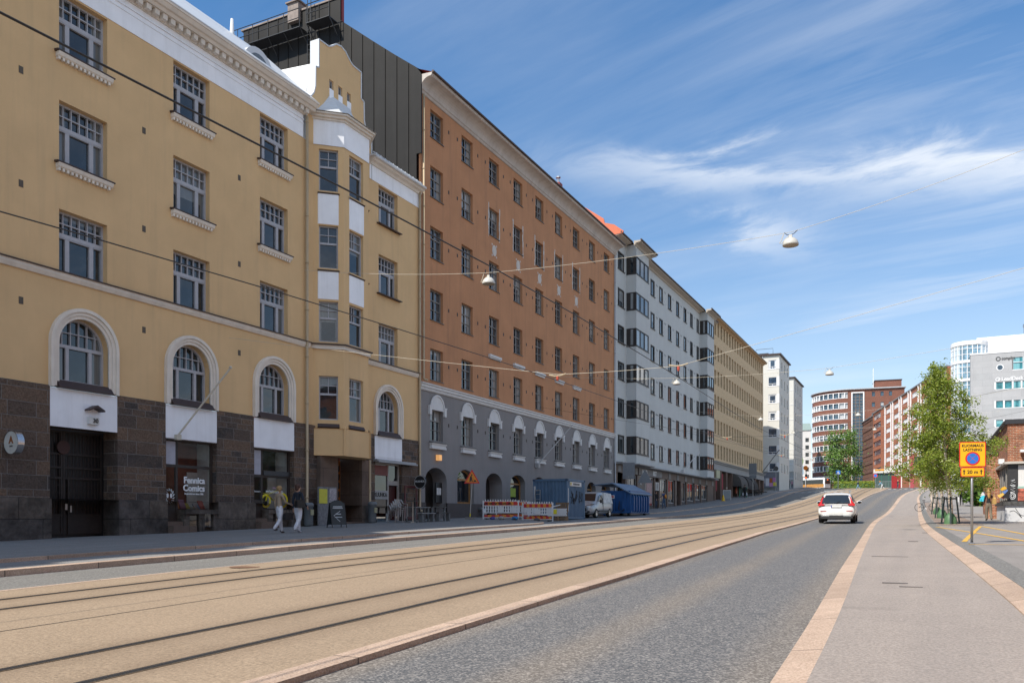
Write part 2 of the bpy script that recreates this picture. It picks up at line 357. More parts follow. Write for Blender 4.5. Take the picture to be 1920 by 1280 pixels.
def bed_material():
    m, nt, p = newmat('tan_track_concrete'); p.inputs['Roughness'].default_value = .85; p.inputs['Specular IOR Level'].default_value = .25; pos = wpos(nt); col = (.312, .236, .165)
    f1 = ramp(nt, noise(nt, pos, 34., 4, .75), .3, .7); f2 = ramp(nt, noise(nt, pos, .55, 6, .65), .3, .7); f4 = ramp(nt, noise(nt, pos, 7., 5, .7), .35, .7)
    c = mixc(nt, f2, dim(col, .84), dim(col, 1.12)); c = mixc(nt, .7, c, mixc(nt, f1, dim(col, .42), dim(col, 1.6))); c = mixc(nt, math_(nt, 'MULTIPLY', f4, .25), c, (.22, .165, .115))
    at = nd(nt, 'ShaderNodeAttribute', attribute_name='wear'); edge = ramp(nt, noise(nt, pos, 1.3, 4), .2, .8)
    c = mixc(nt, math_(nt, 'MULTIPLY', math_(nt, 'MULTIPLY', at.outputs['Fac'], math_(nt, 'ADD', math_(nt, 'MULTIPLY', edge, .6), .4)), .6), c, (.15, .105, .07))
    nt.links.new(c, p.inputs['Base Color']); b = nd(nt, 'ShaderNodeBump'); b.inputs['Strength'].default_value = .35; b.inputs['Distance'].default_value = .012; nt.links.new(f1, b.inputs['Height']); nt.links.new(b.outputs[0], p.inputs['Normal']); return m
def road_material():
    m, nt, p = newmat('worn_asphalt'); p.inputs['Roughness'].default_value = .8; p.inputs['Specular IOR Level'].default_value = .3; pos = wpos(nt); col = (.108, .112, .120)
    v = nd(nt, 'ShaderNodeTexVoronoi'); v.inputs['Scale'].default_value = 62.; nt.links.new(pos, v.inputs['Vector']); sv = nd(nt, 'ShaderNodeSeparateColor'); nt.links.new(v.outputs['Color'], sv.inputs[0])
    f1 = math_(nt, 'POWER', sv.outputs[0], 2.2); f2 = ramp(nt, noise(nt, pos, .45, 6, .6), .3, .7)
    at = nd(nt, 'ShaderNodeAttribute', attribute_name='wear'); wob = math_(nt, 'ADD', at.outputs['Fac'], math_(nt, 'MULTIPLY', math_(nt, 'SUBTRACT', noise(nt, scaled(nt, pos, (1, .25, 1)), .8, 4), .5), .5))
    c = mixc(nt, ramp(nt, wob, .15, .75), col, (.205, .172, .138)); c = mixc(nt, math_(nt, 'MULTIPLY', f2, .35), c, dim(col, .8)); c = mixc(nt, .46, c, mixc(nt, f1, dim(col, .4), (.50, .46, .42)))
    nt.links.new(c, p.inputs['Base Color']); b = nd(nt, 'ShaderNodeBump'); b.inputs['Strength'].default_value = .5; b.inputs['Distance'].default_value = .012; nt.links.new(f1, b.inputs['Height']); nt.links.new(b.outputs[0], p.inputs['Normal']); return m
def stone_kerb(name, c1, c2):
    """granite kerb blocks; joints every 1.9 m along the street"""
    m, nt, p = newmat(name); p.inputs['Roughness'].default_value = .85; pos = wpos(nt)
    sp_ = nd(nt, 'ShaderNodeSeparateXYZ'); nt.links.new(pos, sp_.inputs[0])
    t = math_(nt, 'FRACT', math_(nt, 'DIVIDE', sp_.outputs[1], 1.9)); j = math_(nt, 'LESS_THAN', t, .012)
    blk = math_(nt, 'FRACT', math_(nt, 'MULTIPLY', math_(nt, 'SINE', math_(nt, 'MULTIPLY', math_(nt, 'FLOOR', math_(nt, 'DIVIDE', sp_.outputs[1], 1.9)), 12.9)), 437.))
    n1 = ramp(nt, noise(nt, pos, 45, 4, .7), .3, .7); n2 = ramp(nt, noise(nt, pos, 2.2, 4), .3, .7)
    c = mixc(nt, n1, c1, c2); c = mixc(nt, .8, c, mixc(nt, blk, (.84,) * 3, (1.12,) * 3), 'MULTIPLY'); c = mixc(nt, math_(nt, 'MULTIPLY', n2, .3), c, dim(c1, .55))
    c = mixc(nt, math_(nt, 'MULTIPLY', j, .8), c, (.09, .07, .055)); nt.links.new(c, p.inputs['Base Color'])
    b = nd(nt, 'ShaderNodeBump'); b.inputs['Strength'].default_value = .6; b.inputs['Distance'].default_value = .015
    nt.links.new(n1, b.inputs['Height']); nt.links.new(b.outputs[0], p.inputs['Normal']); return m

A_ROAD = road_material()
A_OLD = asphalt('old_asphalt', (.17, .165, .155), .8, 30., wear=.4)
A_BED = bed_material()
A_PATH = asphalt('light_asphalt', (.29, .25, .222), .4, 40., wear=.3, tcol=(.2, .18, .17), midvar=.1)
A_WALK = asphalt('dark_sidewalk_asphalt', (.22, .215, .21), .5, 40., wear=.3)
A_RWALK = asphalt('right_sidewalk_asphalt', (.25, .23, .215), .3, 60., wear=.2)
PINK = stone_kerb('pink_granite', (.34, .235, .17), (.66, .50, .39))
GREYSET = brick('grey_setts', (.27, .26, .24), (.34, .32, .3), (.12, .11, .1), .18, .11, .012)
MAT_L = {'sidewalk': A_WALK, 'step': PINK, 'cyclelane': A_WALK, 'kerb': PINK, 'oldroad': A_OLD, 'edge': PINK, 'bed': A_BED, 'kerb2': PINK, 'road': A_ROAD, 'flat': PINK, 'path': A_PATH, 'pink': PINK, 'setts': A_OLD, 'rwalk': A_RWALK}
NAME_L = {'sidewalk': 'sidewalk', 'step': 'kerb', 'cyclelane': 'pavement', 'kerb': 'kerb', 'oldroad': 'road', 'edge': 'kerb', 'bed': 'track_ground', 'kerb2': 'kerb', 'road': 'road', 'flat': 'kerb', 'path': 'path', 'pink': 'kerb', 'setts': 'kerb', 'rwalk': 'sidewalk'}
STEPS = {'step': [(B['B1'], .2, .11)], 'kerb': [(B['B3'], .1, -.03)], 'kerb2': [(B['B5'], .005, -.06), (B['B5i'], .005, -.01)], 'pink': [(B['B8'], .015, -.02)], 'setts': [(B['B9'], .08, .07)], 'edge': [(B['B4'], .004, -.01), (B['B4b'], .004, -.01)]}
def near(x, c, w): return math.exp(-((x - c) / w) ** 2)
def wear_bed(x, y): return min(1, sum(near(x, B[k](y), .28) for k in ('R1', 'R2', 'R3', 'R4')) + .35 * (near(x, B['R3'](y) + .5, .5) + near(x, B['R1'](y) + .5, .5)))
def wear_road(x, y):
    u = (x - B['B5'](y)) / (B['B6'](y) - B['B5'](y)); return min(1, near(u, 0, .10) + .75 * near(u, .47, .11) + 1.0 * near(u, 1.02, .13))
WEAR = {'bed': wear_bed, 'road': wear_road}
for l, r, zl, zr, k in LANES:
    lane(l, r, zl, zr, NAME_L[k], MAT_L[k], {'bed': 40, 'road': 24, 'sidewalk': 6}.get(k, 2), STEPS.get(k), wear=WEAR.get(k))
A_RAILEDGE = asphalt('rail_edge_stain', (.16, .115, .075), .4, 34.)
# grooved rails laid flush in the bed
RAIL = flat('worn_rail_steel', (.16, .16, .17), .3, .85); GROOVE = flat('rail_groove', (.012, .011, .01), .9)
for k in ('R1', 'R2', 'R3', 'R4'):
    mb = MB()
    for a, b, m_, lift in ((-.06, -.018, 0, .006), (-.018, .022, 1, .005), (.022, .04, 0, .006), (-.075, -.06, 2, .004), (.04, .055, 2, .004)):
        for i in range(len(YS) - 1):
            y, y2 = YS[i], YS[i + 1]; f = B[k]
            mb.face([(f(y) + a, y, GT(y) + lift), (f(y) + b, y, GT(y) + lift), (f(y2) + b, y2, GT(y2) + lift), (f(y2) + a, y2, GT(y2) + lift)], m_)
    tag(mb.build('tram_rail', [RAIL, GROOVE, A_RAILEDGE]), {'R1': 'tram rail on the house side, beside the pink stone edge', 'R2': 'second tram rail from the houses', 'R3': 'third tram rail from the houses, next to the one by the car lane', 'R4': 'tram rail beside the kerb of the car lane'}[k], 'tram rail', 'rails in the pale track bed')
seam = lambda y: (B['R2'](y) + B['R3'](y)) / 2 - .1
lane(lambda y: seam(y) - .012, lambda y: seam(y) + .012, lambda y: .004, lambda y: .004, 'track_ground', flat('seam_tar', (.06, .05, .04), .9))
# wide base sheet under everything, out to the horizon
mb = MB(); xs = [-2500, -600, -200, -60, -25.6, 0, 60, 200, 600, 2500]; ys = [-400, -100, -40, 0, 26, 50, 80, 110, 145, 195, 230, 300, 420, 700, 1500, 5000]
for i in range(len(xs) - 1):
    for j in range(len(ys) - 1):
        mb.face([(x, y, GT(min(max(y, -60), 700)) - .18) for x, y in ((xs[i], ys[j]), (xs[i + 1], ys[j]), (xs[i + 1], ys[j + 1]), (xs[i], ys[j + 1]))])
tag(mb.build('ground', A_WALK), kind='structure')
mb = MB()
for i in range(len(YS) - 1):                              # yard behind the left houses and beyond the street
    y, y2 = YS[i], YS[i + 1]; mb.face([(-70, y, GF(y) - .02), (-25.3, y, GF(y) - .02), (-25.3, y2, GF(y2) - .02), (-70, y2, GF(y2) - .02)])
tag(mb.build('yard_ground', A_WALK), kind='structure')
# ------------------------------------------------------------------ building kit (facade frame: x along the wall, -y outwards, z up)
class Bld:
    def __init__(s, name, label, x0, y0, rz, g, a0, cat='building', group=None):
        s.root = thing(name, label, cat, (x0, y0, g), rz, group); s.off = (-a0, 0, -g)
    def part(s, name, mb, mats, smooth=False, parent=None):
        return mb.build(name, mats, parent or s.root, s.off if parent is None else (0, 0, 0), smooth=smooth)
    def inst(s, name, me, a, y, c, rz=0, parent=None):
        return obj(name, me, parent or s.root, (a + s.off[0], y, c + s.off[2]), (0, 0, rz))
    def window(s, pair, a, c, y=0., rz=0, name='window'):
        f = s.inst(name, pair[0], a, y, c, rz); obj('pane', pair[1], f); return f
    def text(s, t, size, mat, a, y, c, rz=0, **k):
        return text(t, size, mat, s.root, (a + s.off[0], y, c + s.off[2]), rz, **k)
def split_parts(b, name, mb, mats, gap=.03, parent=None):
    """builds each separate piece of mb as a part of its own"""
    n = len(mb.f); par = list(range(n)); bb = [[min(mb.v[i][k] for i in f) - gap for k in range(3)] + [max(mb.v[i][k] for i in f) + gap for k in range(3)] for f in mb.f]
    def find(i):
        while par[i] != i: par[i] = par[par[i]]; i = par[i]
        return i
    for i in range(n):
        for j in range(i):
            if all(bb[i][k] <= bb[j][k + 3] and bb[j][k] <= bb[i][k + 3] for k in range(3)): par[find(i)] = find(j)
    gs = {}
    for i in range(n): gs.setdefault(find(i), []).append(i)
    out = []
    for g in gs.values():
        q = MB()
        for i in g: q.face([mb.v[k] for k in mb.f[i]], mb.m[i])
        out.append(b.part(name, q, mats, parent=parent))
    return out
def arc(a0, a1, z1, rise, n=14):
    cx = (a0 + a1) / 2; hw = (a1 - a0) / 2
    return [(cx + hw * math.cos(math.pi * i / n), z1 - rise + rise * math.sin(math.pi * i / n)) for i in range(n + 1)]   # right springing -> left
def wall(mb, a0, a1, c0, c1, holes, m=0, mr=0, depth=.25, y=0., tf=None):
    T_ = tf or (lambda a, yy, c: (a, yy, c))
    xs = sorted({a0, a1} | {min(max(h[k], a0), a1) for h in holes for k in (0, 1)})
    for x0, x1 in zip(xs, xs[1:]):
        if x1 - x0 < 1e-6: continue
        mid = (x0 + x1) / 2; sp_ = sorted((max(h[2], c0), min(h[3], c1)) for h in holes if h[0] < mid < h[1]); z = c0
        for lo, hi in sp_ + [(c1, c1)]:
            if lo > z + 1e-6: mb.face([T_(x0, y, z), T_(x1, y, z), T_(x1, y, lo), T_(x0, y, lo)], m)
            z = max(z, hi)
    for h in holes:
        b0, b1, z0, z1 = h[:4]; z0 = max(z0, c0); r = h[4] if len(h) > 4 else 0; d = h[5] if len(h) > 5 else depth
        if r:
            pts = arc(b0, b1, z1, r); n = len(pts) - 1
            for i in range(n // 2): mb.face([T_(b1, y, z1), T_(pts[i + 1][0], y, pts[i + 1][1]), T_(pts[i][0], y, pts[i][1])], m)
            for i in range(n // 2, n): mb.face([T_(b0, y, z1), T_(pts[i + 1][0], y, pts[i + 1][1]), T_(pts[i][0], y, pts[i][1])], m)
            out = [(b0, z0), (b1, z0)] + pts
        else: out = [(b0, z0), (b1, z0), (b1, z1), (b0, z1)]
        for (p, q), (p2, q2) in zip(out, out[1:] + out[:1]):
            mb.face([T_(p, y, q), T_(p2, y, q2), T_(p2, y + d, q2), T_(p, y + d, q)], mr)
def win(w, h, mats, rise=0, t=.07, v=(), hb=(), depth=.22, th=.07, extra=()):
    """frame mesh + pane mesh; v: (x, z0, z1, width); hb: (z, x0, x1, width)"""
    f = MB(); d0, d1 = depth - th, depth + .02
    if rise:
        o = [(0, 0), (w, 0)] + arc(0, w, h, rise, 16); cx = w / 2
        i_ = [(t, t), (w - t, t)] + arc(t, w - t, h - t, rise - t * .6, 16)
        for k in range(len(o)):
            k2 = (k + 1) % len(o)
            f.face([(o[k][0], d0, o[k][1]), (o[k2][0], d0, o[k2][1]), (i_[k2][0], d0, i_[k2][1]), (i_[k][0], d0, i_[k][1])])
            f.face([(i_[k][0], d0, i_[k][1]), (i_[k2][0], d0, i_[k2][1]), (i_[k2][0], d1, i_[k2][1]), (i_[k][0], d1, i_[k][1])])
        pane = [(p, depth, q) for p, q in i_]
    else:
        f.box(0, w, d0, d1, 0, t); f.box(0, w, d0, d1, h - t, h); f.box(0, t, d0, d1, t, h - t); f.box(w - t, w, d0, d1, t, h - t)
        pane = [(t, depth, t), (w - t, depth, t), (w - t, depth, h - t), (t, depth, h - t)]
    for x, z0, z1, wd in v: f.box(x - wd / 2, x + wd / 2, d0 + .012, d1, z0, z1)
    for z, x0, x1, wd in hb: f.box(x0, x1, d0 + .006, d1, z - wd / 2, z + wd / 2)
    p = MB(); p.face(pane)
    return f.mesh('window_frame', mats[0]), p.mesh('pane', mats[1])
def arch_ring(mb, cx, zs, ri, ro, zb, y0, y1, m=0, n=20):
    """arched surround: two legs and a half ring, front at y0"""
    def pts(r): return [(cx + r, zb)] + [(cx + r * math.cos(math.pi * i / n), zs + r * math.sin(math.pi * i / n)) for i in range(n + 1)] + [(cx - r, zb)]
    a, b = pts(ri), pts(ro)
    for i in range(len(a) - 1):
        mb.face([(a[i][0], y0, a[i][1]), (b[i][0], y0, b[i][1]), (b[i + 1][0], y0, b[i + 1][1]), (a[i + 1][0], y0, a[i + 1][1])], m)
        mb.face([(b[i][0], y0, b[i][1]), (b[i][0], y1, b[i][1]), (b[i + 1][0], y1, b[i + 1][1]), (b[i + 1][0], y0, b[i + 1][1])], m)
        mb.face([(a[i][0], y0, a[i][1]), (a[i + 1][0], y0, a[i + 1][1]), (a[i + 1][0], y1, a[i + 1][1]), (a[i][0], y1, a[i][1])], m)
def gutterpipe(b, a, z0, z1, mat, r=.055, y=-.13, kick=.35, name='downpipe'):
    mb = MB(); mb.tube([(a, y, z1), (a, y, z0 + .12), (a, y - .05, z0 + .06), (a, y - kick * .7, z0)], r, 8)
    z = z0 + 1.2
    while z < z1: mb.lathe([(r, -.03), (r + .018, -.03), (r + .018, .03), (r, .03)], 8, 0, (a, y, z)); z += 2.1
    return b.part(name, mb, mat, True)

# ------------------------------------------------------------------ 1: ochre house with the stone ground floor
OCHRE = M('ochre_render', (.66, .45, .235), .85, .06, .7, .12, 90, streak=.22, grime=(.36, .27, .17), fine=.08, fscale=60)
OFFWHITE = M('offwhite_render', (.86, .885, .93), .8, .05, 1.2, .08, 80, streak=.18, grime=(.34, .33, .32))
TRIMW = M('cream_moulding', (.72, .66, .58), .8, .07, 2, .08, 70, streak=.25, grime=(.3, .27, .24))
BROWNMETAL = M('brown_sheet_metal', (.055, .034, .03), .5, .1, 3)
ROOFW = M('white_sheet_metal', (.60, .62, .64), .4, .04, 1, metal=.0, streak=.1, grime=(.5, .5, .5))
def ashlar(name):
    """rough squared stones of uneven size, from nearly black to rust brown, with pale thin joints"""
    m, nt, p = newmat(name); p.inputs['Roughness'].default_value = .8; p.inputs['Specular IOR Level'].default_value = .35; pos = wpos(nt)
    sp_ = nd(nt, 'ShaderNodeSeparateXYZ'); nt.links.new(pos, sp_.inputs[0]); cb = nd(nt, 'ShaderNodeCombineXYZ'); nt.links.new(math_(nt, 'ADD', sp_.outputs[0], sp_.outputs[1]), cb.inputs[0]); nt.links.new(sp_.outputs[2], cb.inputs[1])
    def br(bw, bh, off, sq, fr, shift):
        mp = nd(nt, 'ShaderNodeMapping'); mp.inputs['Location'].default_value = shift; nt.links.new(cb.outputs[0], mp.inputs[0])
        b = nd(nt, 'ShaderNodeTexBrick', offset=off, squash=sq, squash_frequency=fr); b.inputs['Color1'].default_value = (0, 0, 0, 1); b.inputs['Color2'].default_value = (1, 1, 1, 1); b.inputs['Mortar'].default_value = (.5, .5, .5, 1)
        b.inputs['Scale'].default_value = 1; b.inputs['Mortar Size'].default_value = .014; b.inputs['Mortar Smooth'].default_value = .35; b.inputs['Brick Width'].default_value = bw; b.inputs['Row Height'].default_value = bh; nt.links.new(mp.outputs[0], b.inputs['Vector']); return b
    b1_ = br(.92, .45, .37, 1.6, 2, (0, 0, 0)); b2_ = br(.55, .225, .43, 1.5, 3, (.13, 0, 0))
    big = br(1.84, .90, .31, 1.3, 2, (.4, .0, 0)); sel = math_(nt, 'GREATER_THAN', big.outputs['Color'], .62)
    val = mixc(nt, sel, b1_.outputs['Color'], b2_.outputs['Color']); joint = mixc(nt, sel, b1_.outputs['Fac'], b2_.outputs['Fac'])
    n1 = ramp(nt, noise(nt, pos, 2.6, 6, .65), .3, .7); n2 = ramp(nt, noise(nt, pos, 16, 5, .7), .25, .75)
    c = mixc(nt, val, (.05, .047, .048), (.20, .128, .085)); c = mixc(nt, math_(nt, 'MULTIPLY', n1, .5), c, (.15, .105, .075)); c = mixc(nt, .9, c, mixc(nt, n2, (.38,) * 3, (1.75,) * 3), 'MULTIPLY')
    c = mixc(nt, math_(nt, 'MULTIPLY', joint, .8), c, (.27, .245, .23)); nt.links.new(c, p.inputs['Base Color'])
    h = math_(nt, 'ADD', math_(nt, 'MULTIPLY', n2, .5), math_(nt, 'SUBTRACT', math_(nt, 'MULTIPLY', n1, 1.), joint)); b = nd(nt, 'ShaderNodeBump'); b.inputs['Strength'].default_value = 1.; b.inputs['Distance'].default_value = .07
    nt.links.new(h, b.inputs['Height']); nt.links.new(b.outputs[0], p.inputs['Normal']); return m
RUSTIC = ashlar('dark_rustic_stone')
PLINTHST = brick('dark_plinth_stone', (.10, .082, .068), (.075, .066, .062), (.03, .028, .026), 1.6, 1.25, .01, .6, 1.3, 1.2, .05, .5, 7.)
GRANITE = brick('brown_granite_slabs', (.15, .108, .085), (.125, .092, .075), (.03, .026, .022), 1.1, 1.15, .008, .25, 1.1, .3, 0, .5, 40.)
FRAMEG = M('grey_window_paint', (.40, .41, .445), .55, .06, 6)
PANE = glass('window_glass')
PANE_LOW = glass('shop_glass', (.012, .012, .013), (.11, .105, .1), .25, 1., .03)
DARKWOOD = M('dark_shop_frame', (.045, .035, .03), .6, .15, 4)
BEIGE = M('beige_downpipe_paint', (.46, .36, .235), .55, .06, 3, streak=.2)
b1 = Bld('corner_house', 'ochre rendered house with dark rough stone ground floor and a bay under a scrolled gable', -25, 5, R(90), GF(20), 5)
W3 = [(17.46, 1.76), (22.0, 1.74), (26.47, 1.7)]                      # the three wide window columns
ROWS = [(15.0, 1.97), (11.44, 2.02), (7.99, 1.97)]
cxs = [18.34, 22.83, 27.29, 35.71]                                     # arched windows
holes = [(a - .0, a + w_, c, c + h_) for a, w_ in W3 for c, h_ in ROWS] + [(34.9, 36.6, c, c + h_) for c, h_ in ROWS] + [(12.4, 14.16, c, c + h_) for c, h_ in ROWS] + [(8.2, 9.9, c, c + h_) for c, h_ in ROWS]
archs = [(c - .91, c + .91, 4.45, 6.56, .91) for c in cxs + [13.3]]
mb = MB(); wall(mb, 5, 38.62, 4.2, 17.02, holes + archs + [(29.86, 33.6, 2.9, 17.02, 0, .01)], depth=.3)
b1.part('wall', mb, OCHRE)
stone_holes = [(17.10, 19.57, -1.2, 2.94, 0, .72), (21.61, 24.05, -.8, 2.95, 0, .32), (26.07, 28.5, -.6, 2.95, 0, .32), (34.49, 36.93, -.3, 3.1, 0, .3), (31.25, 33.25, -.4, 2.95, 0, 1.2), (12, 14.6, -.8, 2.94, 0, .3)]
pan_holes = [(c - 1.24, c + 1.24, 2.93, 4.2, 0, .04) for c in cxs]
mb = MB(); wall(mb, 5, 29.0, .62, 4.2, [h for h in stone_holes if h[1] < 29] + pan_holes[:3], y=-.07, depth=.3)
wall(mb, 29.0, 38.62, .62, 4.2, [h for h in stone_holes if h[1] > 29] + pan_holes[3:], y=-.07, depth=.3)
b1.part('stone_wall', mb, RUSTIC)
mb = MB(); wall(mb, 5, 38.62, -1.6, .62, [(h[0], h[1], h[2], .62, 0, h[5] + .1) for h in stone_holes], y=-.16, depth=.3)
for a_, b_ in ((5, 12), (14.6, 17.1), (19.57, 21.61), (24.05, 26.07), (28.5, 31.25), (33.25, 34.49), (36.93, 38.62)): mb.face([(a_, -.16, .62), (b_, -.16, .62), (b_, -.07, .64), (a_, -.07, .64)])
b1.part('stone_plinth', mb, PLINTHST)
mb = MB(); mb.face([(5, -.07, 4.2), (38.62, -.07, 4.2), (38.62, 0, 4.24), (5, 0, 4.24)])
b1.part('stone_coping', mb, PLINTHST)
for c in cxs:                                                          # plain plaster panel between stone piers
    mb = MB(); mb.box(c - 1.235, c + 1.235, -.05, .2, 2.94, 4.18); b1.part('plaster_panel', mb, OFFWHITE)
    mb = MB()
    for ri, ro, pr in ((.91, 1.02, -.06), (1.022, 1.13, -.10), (1.132, 1.245, -.15)): arch_ring(mb, c, 5.65, ri, ro, 4.24 if ro < 1.2 else 4.2, pr, .02)
    b1.part('arch_surround', mb, TRIMW)
    mb = MB(); mb.prism([(-.2, 4.19), (-.2, 4.23), (-.015, 4.46), (-.015, 4.19)], c - .985, c + .985, 'x'); b1.part('sill', mb, BROWNMETAL)
w_, h_ = 1.75, 1.99
def bigwin(w, h):
    tz = h * .615; cw = w * .25
    return win(w, h, (FRAMEG, PANE), 0, .065, [(cw, 0, tz, .15), (w - cw, 0, tz, .15)] + [(w * k / 6, tz, h, .035) for k in range(1, 6)], [(tz, 0, w, .13), (tz + (h - tz) * .5, 0, w, .035), (tz - .09, .07, w - .07, .03)], .3, .09)
pairs = {h: bigwin(w_, h) for h in (1.97, 2.02)}
aw = 1.82
ARCHW = win(aw, 2.11, (FRAMEG, PANE), .91, .07, [(aw * .27, 0, 1.15, .12), (aw * .73, 0, 1.15, .12)] + [(aw * k / 6, 1.2, 1.2 + .91 * math.sin(math.acos(abs(k / 3 - 1))) - .02, .03) for k in range(1, 6)], [(1.17, 0, aw, .11), (1.62, .12, aw - .12, .03)], .33, .09)
for ci, (a, w2) in enumerate(W3 + [(34.9, 1.7), (12.4, 1.76), (8.2, 1.7)]):
    for c, h in ROWS:
        o = b1.window(pairs[h], a, c); o.scale = (w2 / w_, 1, 1)
    for ri, (c, h) in enumerate(ROWS[:2]):
        mb = MB(); dent = ci != 3
        mb.prism([(-.2, c - .04), (-.2, c), (.25, c + .06), (.25, c - .04)], a - .17, a + w2 + .17, 'x', 1)
        if dent:
            mb.prism([(-.15, c - .16), (-.19, c - .05), (.05, c - .05), (.05, c - .2), (-.1, c - .2)], a - .12, a + w2 + .12, 'x', 0)
            for k in range(13): mb.box(a - .1 + k * (w2 + .12) / 12.4, a - .1 + k * (w2 + .12) / 12.4 + .075, -.12, 0, c - .29, c - .19, 0)
        b1.part('sill', mb, [TRIMW, BROWNMETAL])
for c in cxs[:4] + [13.3]: b1.window(ARCHW, c - .91, 4.45)
for c0_, c1_ in ((5, 29.55), (33.65, 38.62)):                              # ledge under the third row, frieze, dentils, cornice
    mb = MB(); mb.prism([(.02, 7.68), (-.06, 7.68), (-.13, 7.80), (-.13, 7.9), (.02, 7.9)], c0_, c1_, 'x'); b1.part('ledge', mb, TRIMW)
    mb = MB(); mb.prism([(-.2, 7.9), (-.2, 7.93), (.02, 8.0), (.02, 7.9)], c0_, c1_, 'x'); b1.part('ledge_flashing', mb, BROWNMETAL)
mb = MB(); mb.box(5, 29.15, -.03, .1, 17.02, 18.1); mb.box(5, 29.15, -.055, .1, 17.62, 17.66); mb.box(5, 29.15, -.075, .1, 17.80, 17.84)
mb.box(34.1, 38.62, -.03, .1, 17.02, 17.75)
b1.part('frieze', mb, OFFWHITE)
mb = MB(); a = 5.1
while a < 29.1: mb.box(a, a + .19, -.3, -.08, 18.06, 18.25); a += .352
mb.box(5, 29.2, -.1, .1, 18.03, 18.3)
b1.part('dentil_band', mb, TRIMW)
mb = MB(); mb.prism([(.1, 18.26), (-.36, 18.26), (-.42, 18.36), (-.5, 18.38), (-.58, 18.5), (-.62, 18.52), (-.62, 18.6), (.1, 18.7)], 5, 29.55, 'x')
mb.prism([(.1, 17.75), (-.1, 17.75), (-.16, 17.85), (-.3, 17.9), (-.38, 18.02), (-.38, 18.08), (.1, 18.2)], 34.1, 38.72, 'x')
b1.part('cornice', mb, TRIMW)
mb = MB(); mb.prism([(-.64, 18.6), (-.64, 18.64), (2.0, 21.05), (12, 21.7), (12, 17), (.3, 17), (.3, 18.6)], 5, 28.9, 'x')
mb.prism([(-.4, 18.08), (-.4, 18.11), (12, 21.0), (12, 17), (.3, 17), (.3, 18.08)], 34.0, 38.62, 'x')
mb.prism([(29.6, 18.4), (30.2, 20.9), (31.8, 21.9), (33.5, 20.9), (34.2, 18.4)], .42, 7, 'y')
mb.face([(29.45, -.6, 18.62), (29.62, .42, 18.6), (30.2, .42, 20.93), (29.95, 2.0, 20.9)]); mb.face([(29.45, -.6, 18.62), (29.95, 2.0, 20.9), (29.0, 2.0, 20.9), (28.8, -.6, 18.62)])
rf = b1.part('roof', mb, ROOFW)
mb = MB()                                                              # low arched dormer and its window, zinc finial
pr = [(26.2 - .85 * math.cos(math.pi * k / 12), 18.62 + .85 * math.sin(math.pi * k / 12)) for k in range(13)]
mb.prism(pr, -.2, 2.4, 'y'); b1.part('dormer', mb, ROOFW)
mb = MB(); mb.face([(26.2 - .6 * math.cos(math.pi * k / 12), -.212, 18.62 + .6 * math.sin(math.pi * k / 12)) for k in range(13)]); b1.part('dormer_pane', mb, PANE)
mb = MB(); mb.tube([(26.9, 2.0, 20.8), (26.9, 2.0, 21.0), (26.9, 2.0, 21.65)], [.22, .10, .06], 10); b1.part('finial', mb, ROOFW, True)
mb = MB()                                                              # snow guard and gutter on the low roof by the firewall
for k in range(12): mb.box(34.3 + .37 * k, 34.36 + .37 * k, -.3, .05, 18.12, 18.32)
mb.tube([(34.1, -.25, 18.3), (38.6, -.25, 18.3)], .025, 6); mb.tube([(34.1, -.42, 18.06), (38.7, -.42, 18.06)], .07, 8)
b1.part('snow_guard', mb, ROOFW)
# gable
right = [(31.8, 22.44), (32.15, 22.36), (32.45, 22.12), (32.7, 21.98), (33.4, 21.95), (33.4, 20.66), (33.62, 20.6), (33.64, 19.7), (33.75, 19.35), (33.95, 19.1), (34.25, 19.0), (34.25, 17.0)]
left = [(63.6 - p, q) for p, q in right[::-1]]
out = left + right[1:]
mb = MB(); gw = [(30.97, .3), (31.63, .3), (32.29, .3)]
# the gable front is built as strips so that its three slot windows are real openings
strips = [(29.35, 30.97), (30.97, 31.27), (31.27, 31.63), (31.63, 31.93), (31.93, 32.29), (32.29, 32.59), (32.59, 34.25)]
def top_at(a):
    best = 17.
    for (p, q), (p2, q2) in zip(out, out[1:]):
        if min(p, p2) - 1e-9 <= a <= max(p, p2) + 1e-9:
            best = max(best, q if abs(p2 - p) < 1e-9 else q + (q2 - q) * (a - p) / (p2 - p))
    return best
for s0, s1 in strips:
    ps = sorted({s0, s1} | {p for p, q in out if s0 < p < s1}); hole = round(s1 - s0, 2) == .3
    for p, p2 in zip(ps, ps[1:]):
        e = 1e-4
        if hole: mb.face([(p, -.02, 17), (p2, -.02, 17), (p2, -.02, 20.08), (p, -.02, 20.08)]); z0 = 20.5
        else: z0 = 17.
        mb.face([(p, -.02, z0), (p2, -.02, z0), (p2, -.02, top_at(p2 - e)), (p, -.02, top_at(p + e))])
    if hole:
        for q in (((s0, 20.08), (s0, 20.5)), ((s1, 20.08), (s1, 20.5)), ((s0, 20.08), (s1, 20.08)), ((s0, 20.5), (s1, 20.5))):
            (p, z), (p2, z2) = q; mb.face([(p, -.02, z), (p2, -.02, z2), (p2, .15, z2), (p, .15, z)])
mb.face([(p, .4, q) for p, q in out])
b1.part('gable', mb, OCHRE)
mb = MB()
for (p, q), (p2, q2) in zip(out, out[1:]):
    mb.bar((p, .19, q), (p2, .19, q2), .5, .06)
b1.part('gable_flashing', mb, ROOFW)
GWIN = win(.3, .42, (FRAMEG, PANE), 0, .03, [(.15, 0, .42, .02)], [], .12, .04)
for a in (30.97, 31.63, 32.29):
    b1.window(GWIN, a, 20.08, -.02)
    mb = MB(); mb.box(a, a + .3, -.04, 0, 19.55, 20.07); b1.part('plaster_panel', mb, OFFWHITE)
